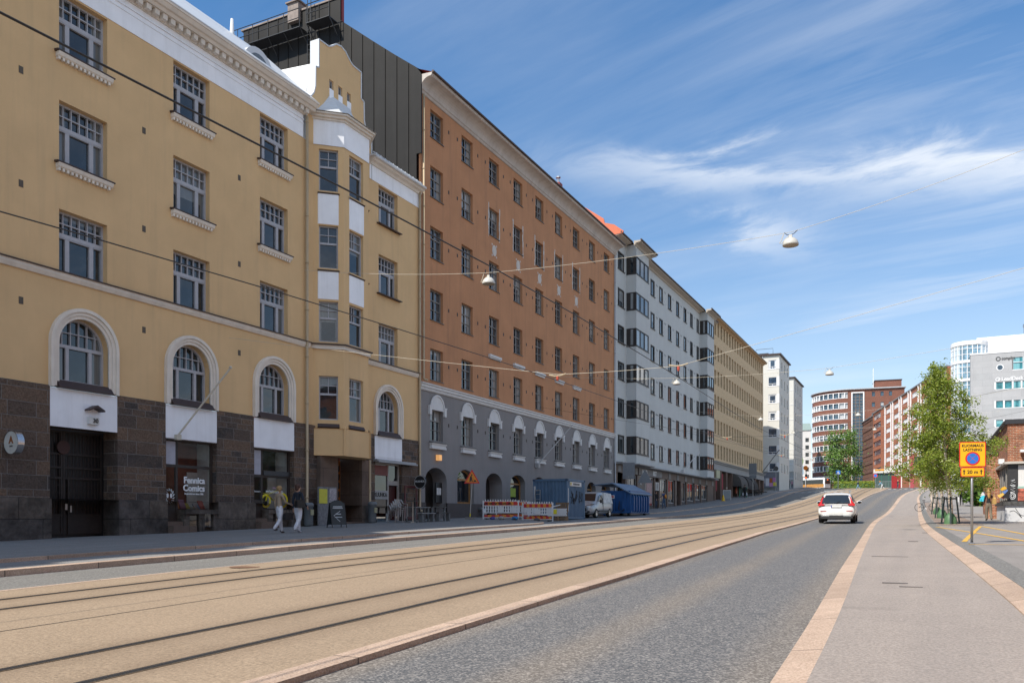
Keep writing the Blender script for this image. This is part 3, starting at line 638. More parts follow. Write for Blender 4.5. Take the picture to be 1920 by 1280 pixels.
# polygonal bay
BP = [(29.86, 0.), (30.78, -1.), (32.68, -1.), (33.6, 0.)]
def facet(p, q):
    L = math.hypot(q[0] - p[0], q[1] - p[1]); ph = math.atan2(q[1] - p[1], q[0] - p[0]); u = (math.cos(ph), math.sin(ph)); n = (-u[1], u[0])
    return L, ph, (lambda a, y, c: (p[0] + u[0] * a + n[0] * y, p[1] + u[1] * a + n[1] * y, c))
BROWS = [(14.95, 1.9), (11.42, 1.95), (8.06, 1.85), (4.5, 2.0)]
mbw = MB(); mbp = MB(); mbf = MB()
for i in range(3):
    L, ph, tf = facet(BP[i], BP[i + 1]); ww = (.86, 1.06, .86)[i]; x0 = (L - ww) / 2
    wall(mbw, 0, L, 4.1, 17.02, [(x0, x0 + ww, c, c + h) for c, h in BROWS], tf=tf, depth=.2)
    wall(mbw, -.1, L + .1, 2.86, 4.1, [], tf=lambda a, y, c: tf(a, y - .08, c))
    wall(mbf, -.02, L + .02, 17.02, 18.2, [], tf=lambda a, y, c: tf(a, y - .03, c))
    pr_ = win(ww, 1.95, (FRAMEG, PANE), 0, .06, [(ww / 2, 1.15, 1.95, .03)] + ([(ww / 3, 1.15, 1.95, .03)] if i == 1 else []), [(1.15, 0, ww, .09), (1.53, 0, ww, .03)], .2, .07)
    for c, h in BROWS:
        p = tf(x0, 0, c); o = b1.window(pr_, p[0], c, p[1], ph); o.scale = (1, 1, h / 1.95)
        mb = MB(); P_ = [tf(x0 - .06, .1, c - .02), tf(x0 + ww + .06, .1, c - .02), tf(x0 + ww + .06, -.1, c - .04), tf(x0 - .06, -.1, c - .04)]
        hh = .3 if c < 5 else .07
        Q_ = [(v[0], v[1], v[2] - (hh if k > 1 else 0)) for k, v in enumerate(P_)]
        mb.face([P_[0], P_[1], Q_[2], Q_[3]]); mb.face([Q_[3], Q_[2], tf(x0 + ww + .06, 0, c - .1 - hh), tf(x0 - .06, 0, c - .1 - hh)]); b1.part('sill', mb, BROWNMETAL)
    for z0, z1 in ((13.42, 14.86), (10.0, 11.3)):
        P_ = [tf(x0 - .02, -.03, z0), tf(x0 + ww + .02, -.03, z0), tf(x0 + ww + .02, -.03, z1), tf(x0 - .02, -.03, z1)]; mbp.face(P_)
        for k in range(4):
            q, q2 = P_[k], P_[(k + 1) % 4]; mbp.face([q, q2, (q2[0], q2[1] + .05, q2[2]), (q[0], q[1] + .05, q[2])])
mbw.face([(p[0], p[1], 2.86) for p in [(29.7, 0), (30.7, -1.1), (32.76, -1.1), (33.75, 0)]])
mbw.face([(p[0], p[1], 4.1) for p in [(29.7, 0), (30.7, -1.1), (32.76, -1.1), (33.75, 0)]])
b1.part('bay', mbw, OCHRE); split_parts(b1, 'bay_panel', mbp, OFFWHITE); b1.part('bay_frieze', mbf, OFFWHITE)
mb = MB(); mf = MB()
def off(poly, d): return [(poly[0][0] - d * 1.3, 0), (poly[1][0] - d * .42, poly[1][1] - d), (poly[2][0] + d * .42, poly[2][1] - d), (poly[3][0] + d * 1.3, 0)]
for dd, z0, z1, mm in ((.1, 7.72, 7.9, mb), (.2, 7.9, 7.95, mf), (.1, 18.15, 18.25, mb), (.2, 18.25, 18.36, mb), (.3, 18.36, 18.44, mb)):
    mm.prism(off(BP, dd), z0, z1, 'z')
split_parts(b1, 'bay_moulding', mb, TRIMW); b1.part('ledge_flashing', mf, BROWNMETAL)
mb = MB(); E0 = [(p, q, 18.45) for p, q in off(BP, .36)]
tops = [(31.0, -.03, 19.78), (31.25, -.03, 19.78), (32.25, -.03, 19.78), (32.55, -.03, 19.78)]; prev = E0
for t in (.25, .5, .72, .9, 1.):
    k = t; zz = 18.45 + 1.33 * (t ** 1.9)
    cur = [(E0[i][0] + (tops[i][0] - E0[i][0]) * k, E0[i][1] + (tops[i][1] - E0[i][1]) * k, zz) for i in range(4)]
    for i in range(3): mb.face([prev[i], prev[i + 1], cur[i + 1], cur[i]])
    prev = cur
b1.part('bay_roof', mb, ROOFW)
# carriage gate with iron grille
GATE = M('dark_iron', (.028, .022, .02), .55, .2, 5)
g0 = MB(); ya = .66; gz = -.62
g0.box(16.9, 19.9, ya + .08, ya + .12, gz - .3, 3.0, 1)
for a0_, a1_ in ((17.14, 18.05), (18.07, 19.52)):
    g0.box(a0_, a0_ + .07, ya, ya + .06, gz + .08, 2.9); g0.box(a1_ - .07, a1_, ya, ya + .06, gz + .08, 2.9)
    for z in (gz + .08, gz + .7, 1.3, 1.65, 2.1, 2.84): g0.box(a0_ + .07, a1_ - .07, ya + .003, ya + .057, z, z + .06)
    g0.box(a0_ + .07, a1_ - .07, ya + .02, ya + .04, gz + .1, gz + .7)
    k = a0_ + .17
    while k < a1_ - .08: g0.box(k, k + .022, ya + .01, ya + .035, gz + .76, 2.84); k += .125
    z = gz + .95
    while z < 1.25: g0.box(a0_ + .07, a1_ - .07, ya + .014, ya + .03, z, z + .02); z += .25
g0.box(18.25, 19.35, ya - .02, ya, gz + .1, 1.28, 0, 'fkb') if False else None
g0.box(18.22, 18.27, ya - .02, ya + .05, gz + .08, 1.3)
gate = b1.part('gate', g0, [GATE, BLACK])
mb = MB(); mb.prism([(18.05 + .23 * math.cos(t * math.pi / 10), 2.35 + .23 * math.sin(t * math.pi / 10)) for t in range(20)], ya - .05, ya - .005, 'y'); b1.part('gate_disc', mb, M('rust_disc', (.07, .035, .03), .7))
mb = MB(); mb.box(18.12, 18.2, ya - .03, ya, .28, .48); mb.box(18.3, 18.36, ya - .03, ya, .2, .42); b1.part('gate_lock', mb, STEEL)
mb = MB(); mb.box(18.42, 18.78, -.18, -.05, 3.12, 3.36); b1.part('number_lamp', mb, M('milk_glass', (.6, .6, .58), .4))
b1.text('30', .2, BLACK, 18.64, -.19, 3.235, bold=.004)
mb = MB(); mb.prism([(18.33, 3.55), (18.6, 3.68), (18.88, 3.55), (18.88, 3.6), (18.6, 3.75), (18.33, 3.6)], -.35, -.05, 'y'); b1.part('lamp_roof', mb, BROWNMETAL)
# comic shop
INTW = flat('shop_interior_white', (.5, .5, .48), .8); REDW = M('brick_red_backdrop', (.16, .05, .03), .7, .3, 1.5)
def shopfront(a0, a1, zb, doorw, zt, zd, floor, frame, glassm):
    mb = MB(); y0 = .16
    mb.box(a0, a1, y0, y0 + .08, 2.86, 2.95); mb.box(a0, a1, y0, y0 + .08, zt - .05, zt + .06)
    for a in (a0, a0 + doorw, a1 - .09): mb.box(a, a + .09, y0 - .004, y0 + .085, floor, 2.95)
    mb.box(a0 + doorw + .09, a1 - .09, y0, y0 + .08, zb - .06, zb)
    mb.box(a0 + .09, a0 + doorw, y0 + .01, y0 + .07, floor, floor + .75)
    f = b1.part('shopfront', mb, frame)
    p = MB(); yy = y0 + .05
    p.face([(a0 + doorw + .09, yy, zb), (a1 - .09, yy, zb), (a1 - .09, yy, zt - .05), (a0 + doorw + .09, yy, zt - .05)])
    p.face([(a0 + doorw + .09, yy, zt + .06), (a1 - .09, yy, zt + .06), (a1 - .09, yy, 2.86), (a0 + doorw + .09, yy, 2.86)])
    p.face([(a0 + .09, yy, floor + .75), (a0 + doorw, yy, floor + .75), (a0 + doorw, yy, zt - .05), (a0 + .09, yy, zt - .05)])
    b1.part('shop_pane', p, glassm)
    q = MB(); q.box(a0 + .09, a0 + doorw, y0 + .012, y0 + .06, zt + .06, 2.86); b1.part('blank_panel', q, flat('pale_panel', (.42, .43, .5), .7))
    st = MB(); st.box(a0 - .02, a0 + doorw + .45, -.45, .1, floor - .45, floor - .16); st.box(a0 - .02, a0 + doorw + .1, -.15, .14, floor - .2, floor); b1.part('step', st, GRANITE)
SHOPG, nts, ps_ = newmat('clear_shop_glass')
ps_.inputs['Base Color'].default_value = (.01, .012, .012, 1); ps_.inputs['Roughness'].default_value = .02; ps_.inputs['Alpha'].default_value = .22; ps_.inputs['Specular IOR Level'].default_value = .9
shopfront(21.63, 24.03, .33, .62, 1.95, 2, -.12, DARKWOOD, SHOPG)
shopfront(26.09, 28.48, .42, .62, 1.78, 2, .02, DARKWOOD, SHOPG)
for k, (a0_, a1_, bg_) in enumerate(((21.65, 24.0, REDW), (26.1, 28.45, flat('dark_interior', (.02, .022, .02), .8)))):
    mb = MB(); mb.face([(a0_, .95, -.3), (a1_, .95, -.3), (a1_, .95, 2.95), (a0_, .95, 2.95)]); mb.face([(a0_, .3, .34), (a1_, .3, .34), (a1_, .95, .34), (a0_, .95, .34)]); mb.face([(a0_, .3, 2.94), (a1_, .3, 2.94), (a1_, .95, 2.94), (a0_, .95, 2.94)])
    b1.part('shop_interior', mb, bg_)
    mb = MB(); mb.face([(a1_ - .01, .3, .3), (a1_ - .01, .95, .3), (a1_ - .01, .95, 2.95), (a1_ - .01, .3, 2.95)]); mb.box(a1_ - .55, a1_ - .02, .9, .94, .34, 1.8); b1.part('shop_side_wall', mb, INTW)
LETW = flat('white_lettering', (.75, .78, .8), .5)
b1.text('Fennica', .335, LETW, 23.16, .185, 1.44, bold=.012, sx=1.02); b1.text('Comics', .335, LETW, 23.14, .185, 1.14, bold=.012, sx=1.02); b1.text('Sequential art since 1981', .092, LETW, 23.15, .185, .93, bold=.003, sx=1.0)
for a, z, w_, h_, c in ((22.45, .36, .2, .42, (.4, .16, .05)), (22.7, .36, .26, .36, (.22, .1, .14)), (23.0, .36, .18, .22, (.3, .25, .05)), (23.4, .36, .22, .2, (.2, .2, .22)), (23.65, .36, .24, .32, (.35, .1, .08)), (23.62, .36, .15, .18, (.1, .3, .5))):
    mb = MB(); mb.prism([(0.4, z), (.44, z), (.6, z + h_), (.56, z + h_)], a, a + w_, 'x'); b1.part('comic_book', mb, flat('book_cover', c, .5))
mb = MB()                                                              # round white sticker drawing on the shop door
for k in range(14):
    t = k * 2 * math.pi / 14; mb.bar((21.98 + .16 * math.cos(t), .186, .82 + .2 * math.sin(t)), (21.98 + .23 * math.cos(t + .3), .186, .82 + .28 * math.sin(t + .3)), .012, .05, up=(0, 1, 0))
for dx in (-.08, .08): mb.prism([(21.98 + dx + .05 * math.cos(t), .84 + .09 * math.sin(t)) for t in [k * math.pi / 6 for k in range(12)]], .184, .19, 'y')
for z in (.5, .42, .34): mb.box(21.8, 22.15, .184, .19, z, z + .035)
b1.part('door_sticker', mb, LETW)
b1.text('PYÖRÄHUOLTO', .15, LETW, 27.55, .185, 1.12, bold=.003, sx=.95); b1.text('Helsingin', .1, flat('pink_lettering', (.6, .4, .6), .5), 27.6, .185, 1.3)
b1.text('PYÖRÄHUOLTO', .09, LETW, 26.42, .19, 1.12)
YEL = flat('yellow_vinyl', (.72, .62, .02), .5)
def ringp(mb, cx, cz, r, wd, y0, y1, n=20):
    for k in range(n):
        t, t2 = 2 * math.pi * k / n, 2 * math.pi * (k + 1) / n
        mb.face([(cx + (r - wd) * math.cos(t), y0, cz + (r - wd) * math.sin(t)), (cx + r * math.cos(t), y0, cz + r * math.sin(t)), (cx + r * math.cos(t2), y0, cz + r * math.sin(t2)), (cx + (r - wd) * math.cos(t2), y0, cz + (r - wd) * math.sin(t2))])
mb = MB(); ringp(mb, 27.02, .74, .3, .09, .184, .19); ringp(mb, 28.05, .78, .33, .09, .184, .19)
for p, q in (((27.02, .74), (27.12, 1.02)), ((27.12, 1.0), (27.75, 1.22)), ((26.86, 1.06), (27.3, 1.1)), ((27.75, 1.22), (28.05, .8)), ((27.6, 1.3), (27.9, 1.3)), ((27.12, 1.0), (27.5, .75))): mb.bar((p[0], .187, p[1]), (q[0], .187, q[1]), .006, .075, up=(0, 1, 0))
b1.part('bicycle_sticker', mb, YEL)
mb = MB(); mb.box(26.8, 28.4, .1, .17, 1.82, 2.02); b1.part('ventilation_grille', mb, DKSTEEL)
for a0_, z0_ in ((22.62, -.2), (23.3, -.12), (27.3, .02)):                 # little cellar windows under the shop windows
    mb = MB(); mb.box(a0_, a0_ + .42, -.12, .1, z0_ - .22, z0_ + .3); b1.part('cellar_pane', mb, PANE_LOW)
mb = MB(); mb.box(22.3, 24.05, -.3, .15, .16, .32); mb.box(26.75, 28.5, -.25, .15, .2, .36)
for a in (22.32, 23.05, 23.75): mb.box(a, a + .26, -.2, .15, -.6, .16)
for a in (26.76, 28.2): mb.box(a, a + .28, -.2, .15, -.6, .2)
mb.box(22.3, 24.05, .02, .15, -.7, .16); mb.box(26.75, 28.5, .02, .15, -.7, .2)
split_parts(b1, 'shop_sill', mb, PLINTHST)
# entrance under the bay
mb = MB()
for a0_, a1_, y0 in ((30.0, 31.27, -.3), (33.23, 34.0, -.12)): mb.box(a0_, a1_, y0, .05, -.6, 2.86)
mb.box(31.2, 33.3, -.25, 1.2, -.6, GF(32) + .1)
mb.face([(33.24, -.2, -.3), (33.24, 1.2, -.3), (33.24, 1.2, 2.9), (33.24, -.2, 2.9)])
b1.part('entrance_pier', mb, GRANITE)
ORW = M('orange_varnished_wood', (.36, .13, .02), .45, .2, 8)
mb = MB(); mb.box(31.26, 33.2, 1.1, 1.18, GF(32) + .1, 2.86); door = b1.part('front_door', mb, ORW)
mb = MB()
for a in (31.6, 32.1, 32.6, 33.02):
    for k in range(6): mb.box(a - .15, a + .1, 1.08, 1.1, .2 + k * .42, .2 + k * .42 + .3)
b1.part('door_pane', mb, BLACK)
mb = MB(); mb.box(32.85, 32.9, 1.0, 1.04, .6, 1.3); b1.part('door_handle', mb, STEEL)
# cafe front
CREAMF = M('cafe_frame', (.33, .31, .29), .5)
mb = MB(); y0 = .12
mb.box(34.5, 36.9, y0, y0 + .08, 2.75, 2.86); mb.box(34.5, 34.58, y0, y0 + .08, -.2, 2.75); mb.box(35.85, 35.96, y0, y0 + .08, -.2, 2.75); mb.box(36.8, 36.92, y0, y0 + .08, -.2, 2.75); mb.box(35.96, 36.8, y0, y0 + .08, 1.72, 1.95)
b1.part('shopfront', mb, CREAMF)
mb = MB(); mb.face([(34.58, .17, .25), (35.85, .17, .25), (35.85, .17, 2.75), (34.58, .17, 2.75)]); mb.face([(35.96, .17, 1.95), (36.8, .17, 1.95), (36.8, .17, 2.75), (35.96, .17, 2.75)]); b1.part('shop_pane', mb, PANE_LOW)
mb = MB(); mb.box(34.58, 35.85, .1, .16, 2.2, 2.72); b1.part('blank_panel', mb, flat('dusty_red', (.2, .07, .06), .7))
mb = MB(); mb.box(34.58, 35.85, .08, .16, .98, 1.42); b1.part('shop_sign', mb, flat('grey_sign', (.34, .34, .34), .6))
b1.text('RUUHKA', .3, BLACK, 35.18, .07, 1.2, bold=.008, sx=.92)
mb = MB(); mb.box(35.97, 36.8, .3, .34, -.1, 1.72); b1.part('doorway', mb, flat('dark_red', (.05, .006, .006), .5))
mb = MB()                                                             # open glazed door folded back against the stone
for q in ((36.95, 37.02, -.05, 1.72), (38.05, 38.12, -.05, 1.72)): mb.box(q[0], q[1], -.24, -.19, q[2], q[3])
mb.box(37.02, 38.05, -.24, -.19, 1.64, 1.72); mb.box(37.02, 38.05, -.24, -.19, -.05, .08)
od = b1.part('open_door', mb, flat('wine_red', (.09, .01, .015), .4))
mb = MB(); mb.box(37.8, 37.85, -.3, -.25, .4, 1.1); b1.part('door_handle', mb, BLACK)
mb = MB(); mb.box(34.35, 37.9, -.32, -.08, 2.86, 2.98); mb.box(34.35, 37.9, -.42, -.32, 2.82, 2.9); b1.part('awning_case', mb, flat('awning_case_paint', (.3, .31, .33), .4))
for a, z0, z1, nm in ((29.28, GF(29) + .1, 18.0, 'downpipe'), (33.98, .25, 2.9, 'downpipe'), (38.56, .35, 17.9, 'downpipe')): gutterpipe(b1, a, z0, z1, BEIGE, .065)
mb = MB()
for a in (16.2, 20.7, 25.3, 15.0):
    for z in (6.6, 10.2, 13.7): mb.box(a - .07, a + .07, -.012, .02, z, z + .22)
b1.part('air_vent', mb, flat('vent_grille', (.1, .08, .06), .7))
mb = MB(); mb.tube([(22.1, -.1, 3.05), (23.25, -1.55, 5.6)], .035, 8); mb.ball((23.27, -1.57, 5.66), .06, .06, .06)
mb.box(22.0, 22.2, -.2, -.05, 2.9, 3.1); b1.part('flagpole', mb, flat('flagpole_cream', (.52, .48, .40), .5))

# ------------------------------------------------------------------ 2: orange house with the grey base
ORANGE = M('orange_render', (.47, .232, .118), .88, .09, .6, .1, 90, streak=.5, grime=(.28, .15, .09), fine=.05, fscale=50)
GREYR = M('grey_render', (.235, .225, .225), .85, .05, .8, .1, 90, streak=.2, grime=(.07, .07, .075), fine=.05, fscale=50)
GREYP = M('plinth_render', (.09, .078, .075), .85, .1, 1.2, .15, 70)
FRAMEB = M('taupe_window_paint', (.21, .20, .19), .6, .06, 6)
CORN = M('weathered_cornice', (.50, .45, .41), .8, .10, 1.1, .1, 50, streak=.5, grime=(.30, .215, .16))
DKMETAL = M('black_sheet_metal', (.011, .010, .0095), .6, .22, .8, metal=0., streak=.5, grime=(.022, .02, .019), spec=.2)
REDMETAL = M('red_sheet_metal', (.23, .03, .025), .5, .1, 2)
b2 = Bld('apartment_house', 'orange rendered house with grey lower floors, white half-round window heads and a deep cornice', -25, 38.66, R(90), GF(54), 38.66)
C2 = [39.83 + 3.51 * i for i in range(9)]; R2_ = [(21.47, 1.55), (18.12, 1.74), (14.69, 1.77), (11.2, 1.74), (7.81, 1.76)]
holes = [(a, a + 1.38, c, c + h) for a in C2 for c, h in R2_]
mb = MB(); wall(mb, 38.66, 70.55, 7.4, 23.75, holes, depth=.24); b2.part('wall', mb, ORANGE)
gh = [(a, a + 1.38, 4.38, 6.12) for a in C2]
sh = [(39.29, 41.62, -.5, 2.87, .76, .95), (42.84, 44.88, .88, 2.93, .6, .35), (46.42, 48.68, -.3, 2.9, .75, .95), (49.89, 52.18, .2, 2.94, .6, .45), (53.5, 55.6, .9, 2.95, .6, .45), (57.0, 59.1, .9, 2.96, .6, .45), (60.5, 62.5, .9, 2.98, .6, .45), (63.96, 65.97, .95, 2.99, .6, .45), (67.33, 69.55, .95, 3.0, .6, .45)]
mb = MB(); wall(mb, 38.66, 70.55, -.6, 7.4, gh + sh, depth=.3, y=.0); b2.part('wall_base', mb, GREYR)
mb = MB(); wall(mb, 38.66, 70.55, -.8, .88, [(h[0], h[1], -.8, .88, 0, .1) for h in sh if h[2] < .5], y=-.05, depth=.1); mb.face([(38.66, -.05, .88), (70.55, -.05, .88), (70.55, 0, .9), (38.66, 0, .9)]) if False else None
b2.part('plinth', mb, GREYP)
PANE2 = glass('old_window_glass', (.035, .04, .045), (.34, .34, .33), .7)
def w2(w, h, fr=FRAMEB):
    return win(w, h, (fr, PANE2), 0, .055, [(w / 2, 0, h, .1), (w * .25 + .02, .05, h * .63, .025) if False else (w / 2, 0, h, .1)], [(h * .36, 0, w, .03), (h * .66, 0, w, .06)], .24, .07)
P2 = {h: w2(1.38, h) for h in (1.55, 1.74, 1.77, 1.76)}
for a in C2:
    for c, h in R2_:
        b2.window(P2[h], a, c)
    b2.window(P2[1.74], a, 4.38)
    mb = MB()                                                          # white half-round head with dropped ends
    zc_ = 6.2
    mb.prism([(a + .69 + .72 * math.cos(math.pi * k / 14), zc_ + .76 * math.sin(math.pi * k / 14)) for k in range(15)], -.05, .01, 'y')
    for r0, r1 in ((.66, .76),):
        for k in range(14):
            t, t2 = math.pi * k / 14, math.pi * (k + 1) / 14
            mb.bar((a + .69 + .72 * math.cos(t), -.06, zc_ + .76 * math.sin(t)), (a + .69 + .72 * math.cos(t2), -.06, zc_ + .76 * math.sin(t2)), .1, .06, up=(0, 1, 0))
    for s in (0, 1):
        e = a - .22 if s == 0 else a + 1.38; mb.box(e, e + .22, -.12, 0, 5.83, 6.26); mb.box(e - .02, e + .24, -.14, 0, 6.26, 6.34)
    mb.box(a, a + 1.38, -.07, 0, 6.12, 6.22)
    b2.part('window_head', mb, WHITE)
    mb = MB(); mb.box(a - .12, a + 1.5, -.2, 0, 4.16, 4.24); mb.box(a - .07, a + 1.45, -.15, 0, 4.04, 4.16); mb.box(a - .1, a + 1.48, -.18, 0, 3.92, 4.04); b2.part('sill', mb, WHITE)
    mb = MB(); mb.prism([(-.24, 4.24), (-.24, 4.27), (.2, 4.4), (.2, 4.24)], a - .14, a + 1.52, 'x')
    for c, h in R2_: mb.prism([(-.07, c - .05), (-.07, c - .02), (.2, c + .03), (.2, c - .05)], a - .04, a + 1.42, 'x')
    split_parts(b2, 'sill_flashing', mb, M('zinc_flashing', (.14, .135, .13), .5) if a == C2[0] else bpy.data.materials['zinc_flashing'])
PATCH = M('fresh_plaster', (.56, .52, .48), .9, .1, 4)
mbp = MB(); mbh = MB()
for i in range(2, 7):                                                  # stripped stucco: filled outlines round the second row, round scars below
    a = C2[i]; c, h = R2_[1]
    if i < 7:
        rr = random.Random(i)
        for side in (a - .12, a + 1.4):
            z = c - .15
            while z < c + h + .25:
                dz = rr.uniform(.15, .5); mbp.box(side + rr.uniform(-.05, .03), side + rr.uniform(.08, .14), -.008, .01, z, min(z + dz, c + h + .3)); z += dz - .01
    cx, cz = a + .72, 17.25
    if i < 7: mbp.prism([(cx + .3 * math.cos(t * math.pi / 8), cz + .36 * math.sin(t * math.pi / 8)) for t in range(16)], -.01, .01, 'y')
    for dx, dz in ((-.3, .34), (.3, .34), (-.3, -.36), (.3, -.36)): mbp.box(cx + dx - .06, cx + dx + .06, -.009, .01, cz + dz - .06, cz + dz + .06)
    mbh.box(a - .1, a + 1.5, -.16, 0, 10.3, 10.45); mbh.box(a - .05, a + 1.45, -.1, 0, 10.18, 10.3)
split_parts(b2, 'plaster_scar', mbp, PATCH); split_parts(b2, 'window_hood', mbh, WHITE)
mb = MB(); mb.prism([(.01, 7.1), (-.06, 7.1), (-.1, 7.16), (-.1, 7.24), (-.17, 7.28), (-.17, 7.4), (-.24, 7.44), (-.24, 7.5), (.01, 7.56)], 38.68, 70.53, 'x'); b2.part('belt_course', mb, WHITE)
mb = MB()
prof = [(.02, 23.45), (-.05, 23.45), (-.09, 23.5), (-.09, 23.56), (-.13, 23.6), (-.16, 23.62)] + [(-.16 - .62 * (1 - math.cos(t)), 23.64 + .5 * math.sin(t)) for t in [k * math.pi / 2 / 7 for k in range(8)]] + [(-.82, 24.16), (-.86, 24.26), (-.86, 24.3), (.02, 24.34)]
mb.prism(prof, 38.62, 70.9, 'x'); b2.part('cornice', mb, CORN)
mb = MB(); mb.tube([(38.6, -.92, 24.33), (70.95, -.92, 24.33)], .07, 8); b2.part('gutter', mb, BROWNMETAL)
mb = MB()
for (y0, z0), (y1, z1) in zip([(-.9, 24.34), (0., 24.7), (1.6, 25.8), (3.1, 26.95)], [(0., 24.7), (1.6, 25.8), (3.1, 26.95), (5.3, 28.65)]):
    mb.face([(38.7, y0, z0), (70.5, y0, z0), (70.5, y1, z1), (38.7, y1, z1)])
mb.face([(38.7, 5.3, 28.65), (70.5, 5.3, 28.65), (70.5, 12.7, 28.7), (38.7, 12.7, 28.7)]); mb.face([(38.6, 5.3, 28.6), (38.6, 5.55, 28.6), (38.6, 5.55, 30.1), (38.6, 5.3, 30.1)]); mb.face([(38.6, 5.3, 28.6), (38.9, 5.3, 28.6), (38.9, 5.3, 30.1), (38.6, 5.3, 30.1)])
mb.box(38.75, 70.5, 12, 12.7, 0, 28.6); mb.box(70.4, 70.5, .3, 12, 0, 24.2); b2.part('roof', mb, REDMETAL)
fw = [(-.2, 24.35), (.1, 24.75), (1.6, 25.85), (3.1, 27.0), (5.3, 28.72), (5.42, 28.8), (5.42, 30.05), (12.75, 30.08), (12.75, 10), (.02, 10)]
mb = MB()
for q in ([(-.2, 24.35), (.1, 24.75), (.1, 20), (-.2, 20)], [(.1, 24.75), (1.6, 25.85), (1.6, 10), (.1, 10)], [(1.6, 25.85), (3.1, 27.), (3.1, 10), (1.6, 10)], [(3.1, 27.), (5.3, 28.72), (5.3, 10), (3.1, 10)], [(5.3, 30.07), (12.75, 30.07), (12.75, 10), (5.3, 10)]): mb.prism(q, 38.56, 38.66, 'x')
for y in [.6 + .78 * k for k in range(16)]:
    zt = 24.7 + max(0, (y - .1)) * .76 if y < 5.4 else 30.0
    mb.box(38.52, 38.56, y, y + .035, 14, min(zt, 30.0))
b2.part('firewall_cladding', mb, DKMETAL)
mb = MB(); mb.box(38.5, 38.7, 5.3, 12.9, 30.02, 30.12); mb.box(38.3, 39.2, 8.2, 9.0, 29.4, 30.5); mb.box(38.2, 39.3, 8.1, 9.1, 30.5, 30.58); b2.part('parapet_cap', mb, M('rusty_zinc', (.2, .16, .14), .6, .3, 3))
mb = MB()                                                              # service catwalk with railing and ladder on the firewall
for y0_, y1_, z in ((7.6, 13.6, 28.5), (5.45, 7.1, 28.55)):
    mb.box(37.7, 38.5, y0_, y1_, z, z + .04)
    for zz in (z + .55, z + 1.1): mb.tube([(37.72, y0_, zz), (37.72, y1_, zz)], .025, 6)
    y = y0_
    while y <= y1_ + .01: mb.tube([(37.72, y, z), (37.72, y, z + 1.1)], .022, 6); mb.bar((37.75, y, z), (38.5, y, z - .7), .04); y += (y1_ - y0_) / max(1, round((y1_ - y0_) / 1.2))
for y in (7.25, 7.5): mb.tube([(38.3, y, 20), (38.3, y, 30.6)], .025, 6)
for k in range(34): mb.tube([(38.3, 7.25, 20.2 + .3 * k), (38.3, 7.5, 20.2 + .3 * k)], .015, 5)
b2.part('catwalk', mb, BLACK)
mb = MB(); mb.box(62.2, 62.8, 1.7, 2.2, 25.6, 27.3); b2.part('chimney', mb, REDMETAL)
mb = MB(); mb.lathe([(.001, 27.92), (.18, 27.85), (.2, 27.75), (.1, 27.7), (.1, 27.3)], 10, 0, (62.5, 1.95, 0)); b2.part('chimney_cowl', mb, STEEL)
# ground floor openings
mb = MB()
for (a0_, a1_, z0_, z1_, r_, d_) in (sh[0], sh[2]):
    pts = [(a0_, z0_), (a1_, z0_)] + arc(a0_, a1_, z1_, r_); mb.face([(p, d_ - .01, q) for p, q in pts])
split_parts(b2, 'archway_door', mb, M('dark_planks', (.03, .026, .024), .7, .2, 6))
mb = MB(); mb.box(40.9, 41.58, .3, .36, .9, 2.05); b2.part('notice_board', mb, BLACK)
mb = MB()
for a in (41.0, 41.25): mb.box(a, a + .2, .28, .3, 1.35, 1.75)
b2.part('paper_notice', mb, WHITE)
WOODF = M('honey_wood', (.30, .155, .05), .5, .2, 8)
mbf = MB(); mbp = MB()
for (a0_, a1_, z0_, z1_, r_, d_) in (sh[1],) + tuple(sh[3:]):
    out = [(a0_, z0_), (a1_, z0_)] + arc(a0_, a1_, z1_, r_); inn = [(a0_ + .1, z0_ + .1), (a1_ - .1, z0_ + .1)] + arc(a0_ + .1, a1_ - .1, z1_ - .1, r_ - .05)
    for k in range(len(out)):
        k2 = (k + 1) % len(out); mbf.face([(out[k][0], d_ - .08, out[k][1]), (out[k2][0], d_ - .08, out[k2][1]), (inn[k2][0], d_ - .08, inn[k2][1]), (inn[k][0], d_ - .08, inn[k][1])])
        mbf.face([(inn[k][0], d_ - .08, inn[k][1]), (inn[k2][0], d_ - .08, inn[k2][1]), (inn[k2][0], d_, inn[k2][1]), (inn[k][0], d_, inn[k][1])])
    mbf.box(a0_ + .1, a1_ - .1, d_ - .08, d_, z1_ - r_ - .05, z1_ - r_ + .06)
    mbp.face([(p, d_ - .02, q) for p, q in inn])
split_parts(b2, 'shopfront', mbf, WOODF); split_parts(b2, 'shop_pane', mbp, PANE_LOW)
mb = MB(); mb.box(50.5, 51.3, .3, .36, 1.45, 2.05); b2.part('green_poster', mb, flat('lime_paper', (.32, .42, .05), .7))
mb = MB(); mb.box(40.38, 40.66, -.26, -.03, 3.28, 3.6); b2.part('wall_lamp', mb, emit('lamp_glass', (.8, .40, .14), .32))
mb = MB(); mb.tube([(53.9, -.1, 3.75), (57.2, -1.5, 6.9)], .04, 8); mb.box(53.75, 54.05, -.3, -.02, 3.6, 3.9); b2.part('flagpole', mb, flat('flagpole_grey', (.34, .34, .34), .5))
mb = MB(); mb.tube([(45.4, -.05, .55), (45.4, -.35, .55), (45.4, -.45, .35), (45.4, -.45, .02)], .13, 10); b2.part('vent_pipe', mb, STEEL, True)
mb = MB()
for i in range(9):
    for c in (22.4, 18.9, 15.5, 12.0, 8.7, 5.3):
        for dx in (1.95, 2.95): mb.box(C2[i] + dx, C2[i] + dx + .12, -.01, .02, c, c + .2)
b2.part('air_vent', mb, flat('vent_dark', (.045, .035, .03), .7))
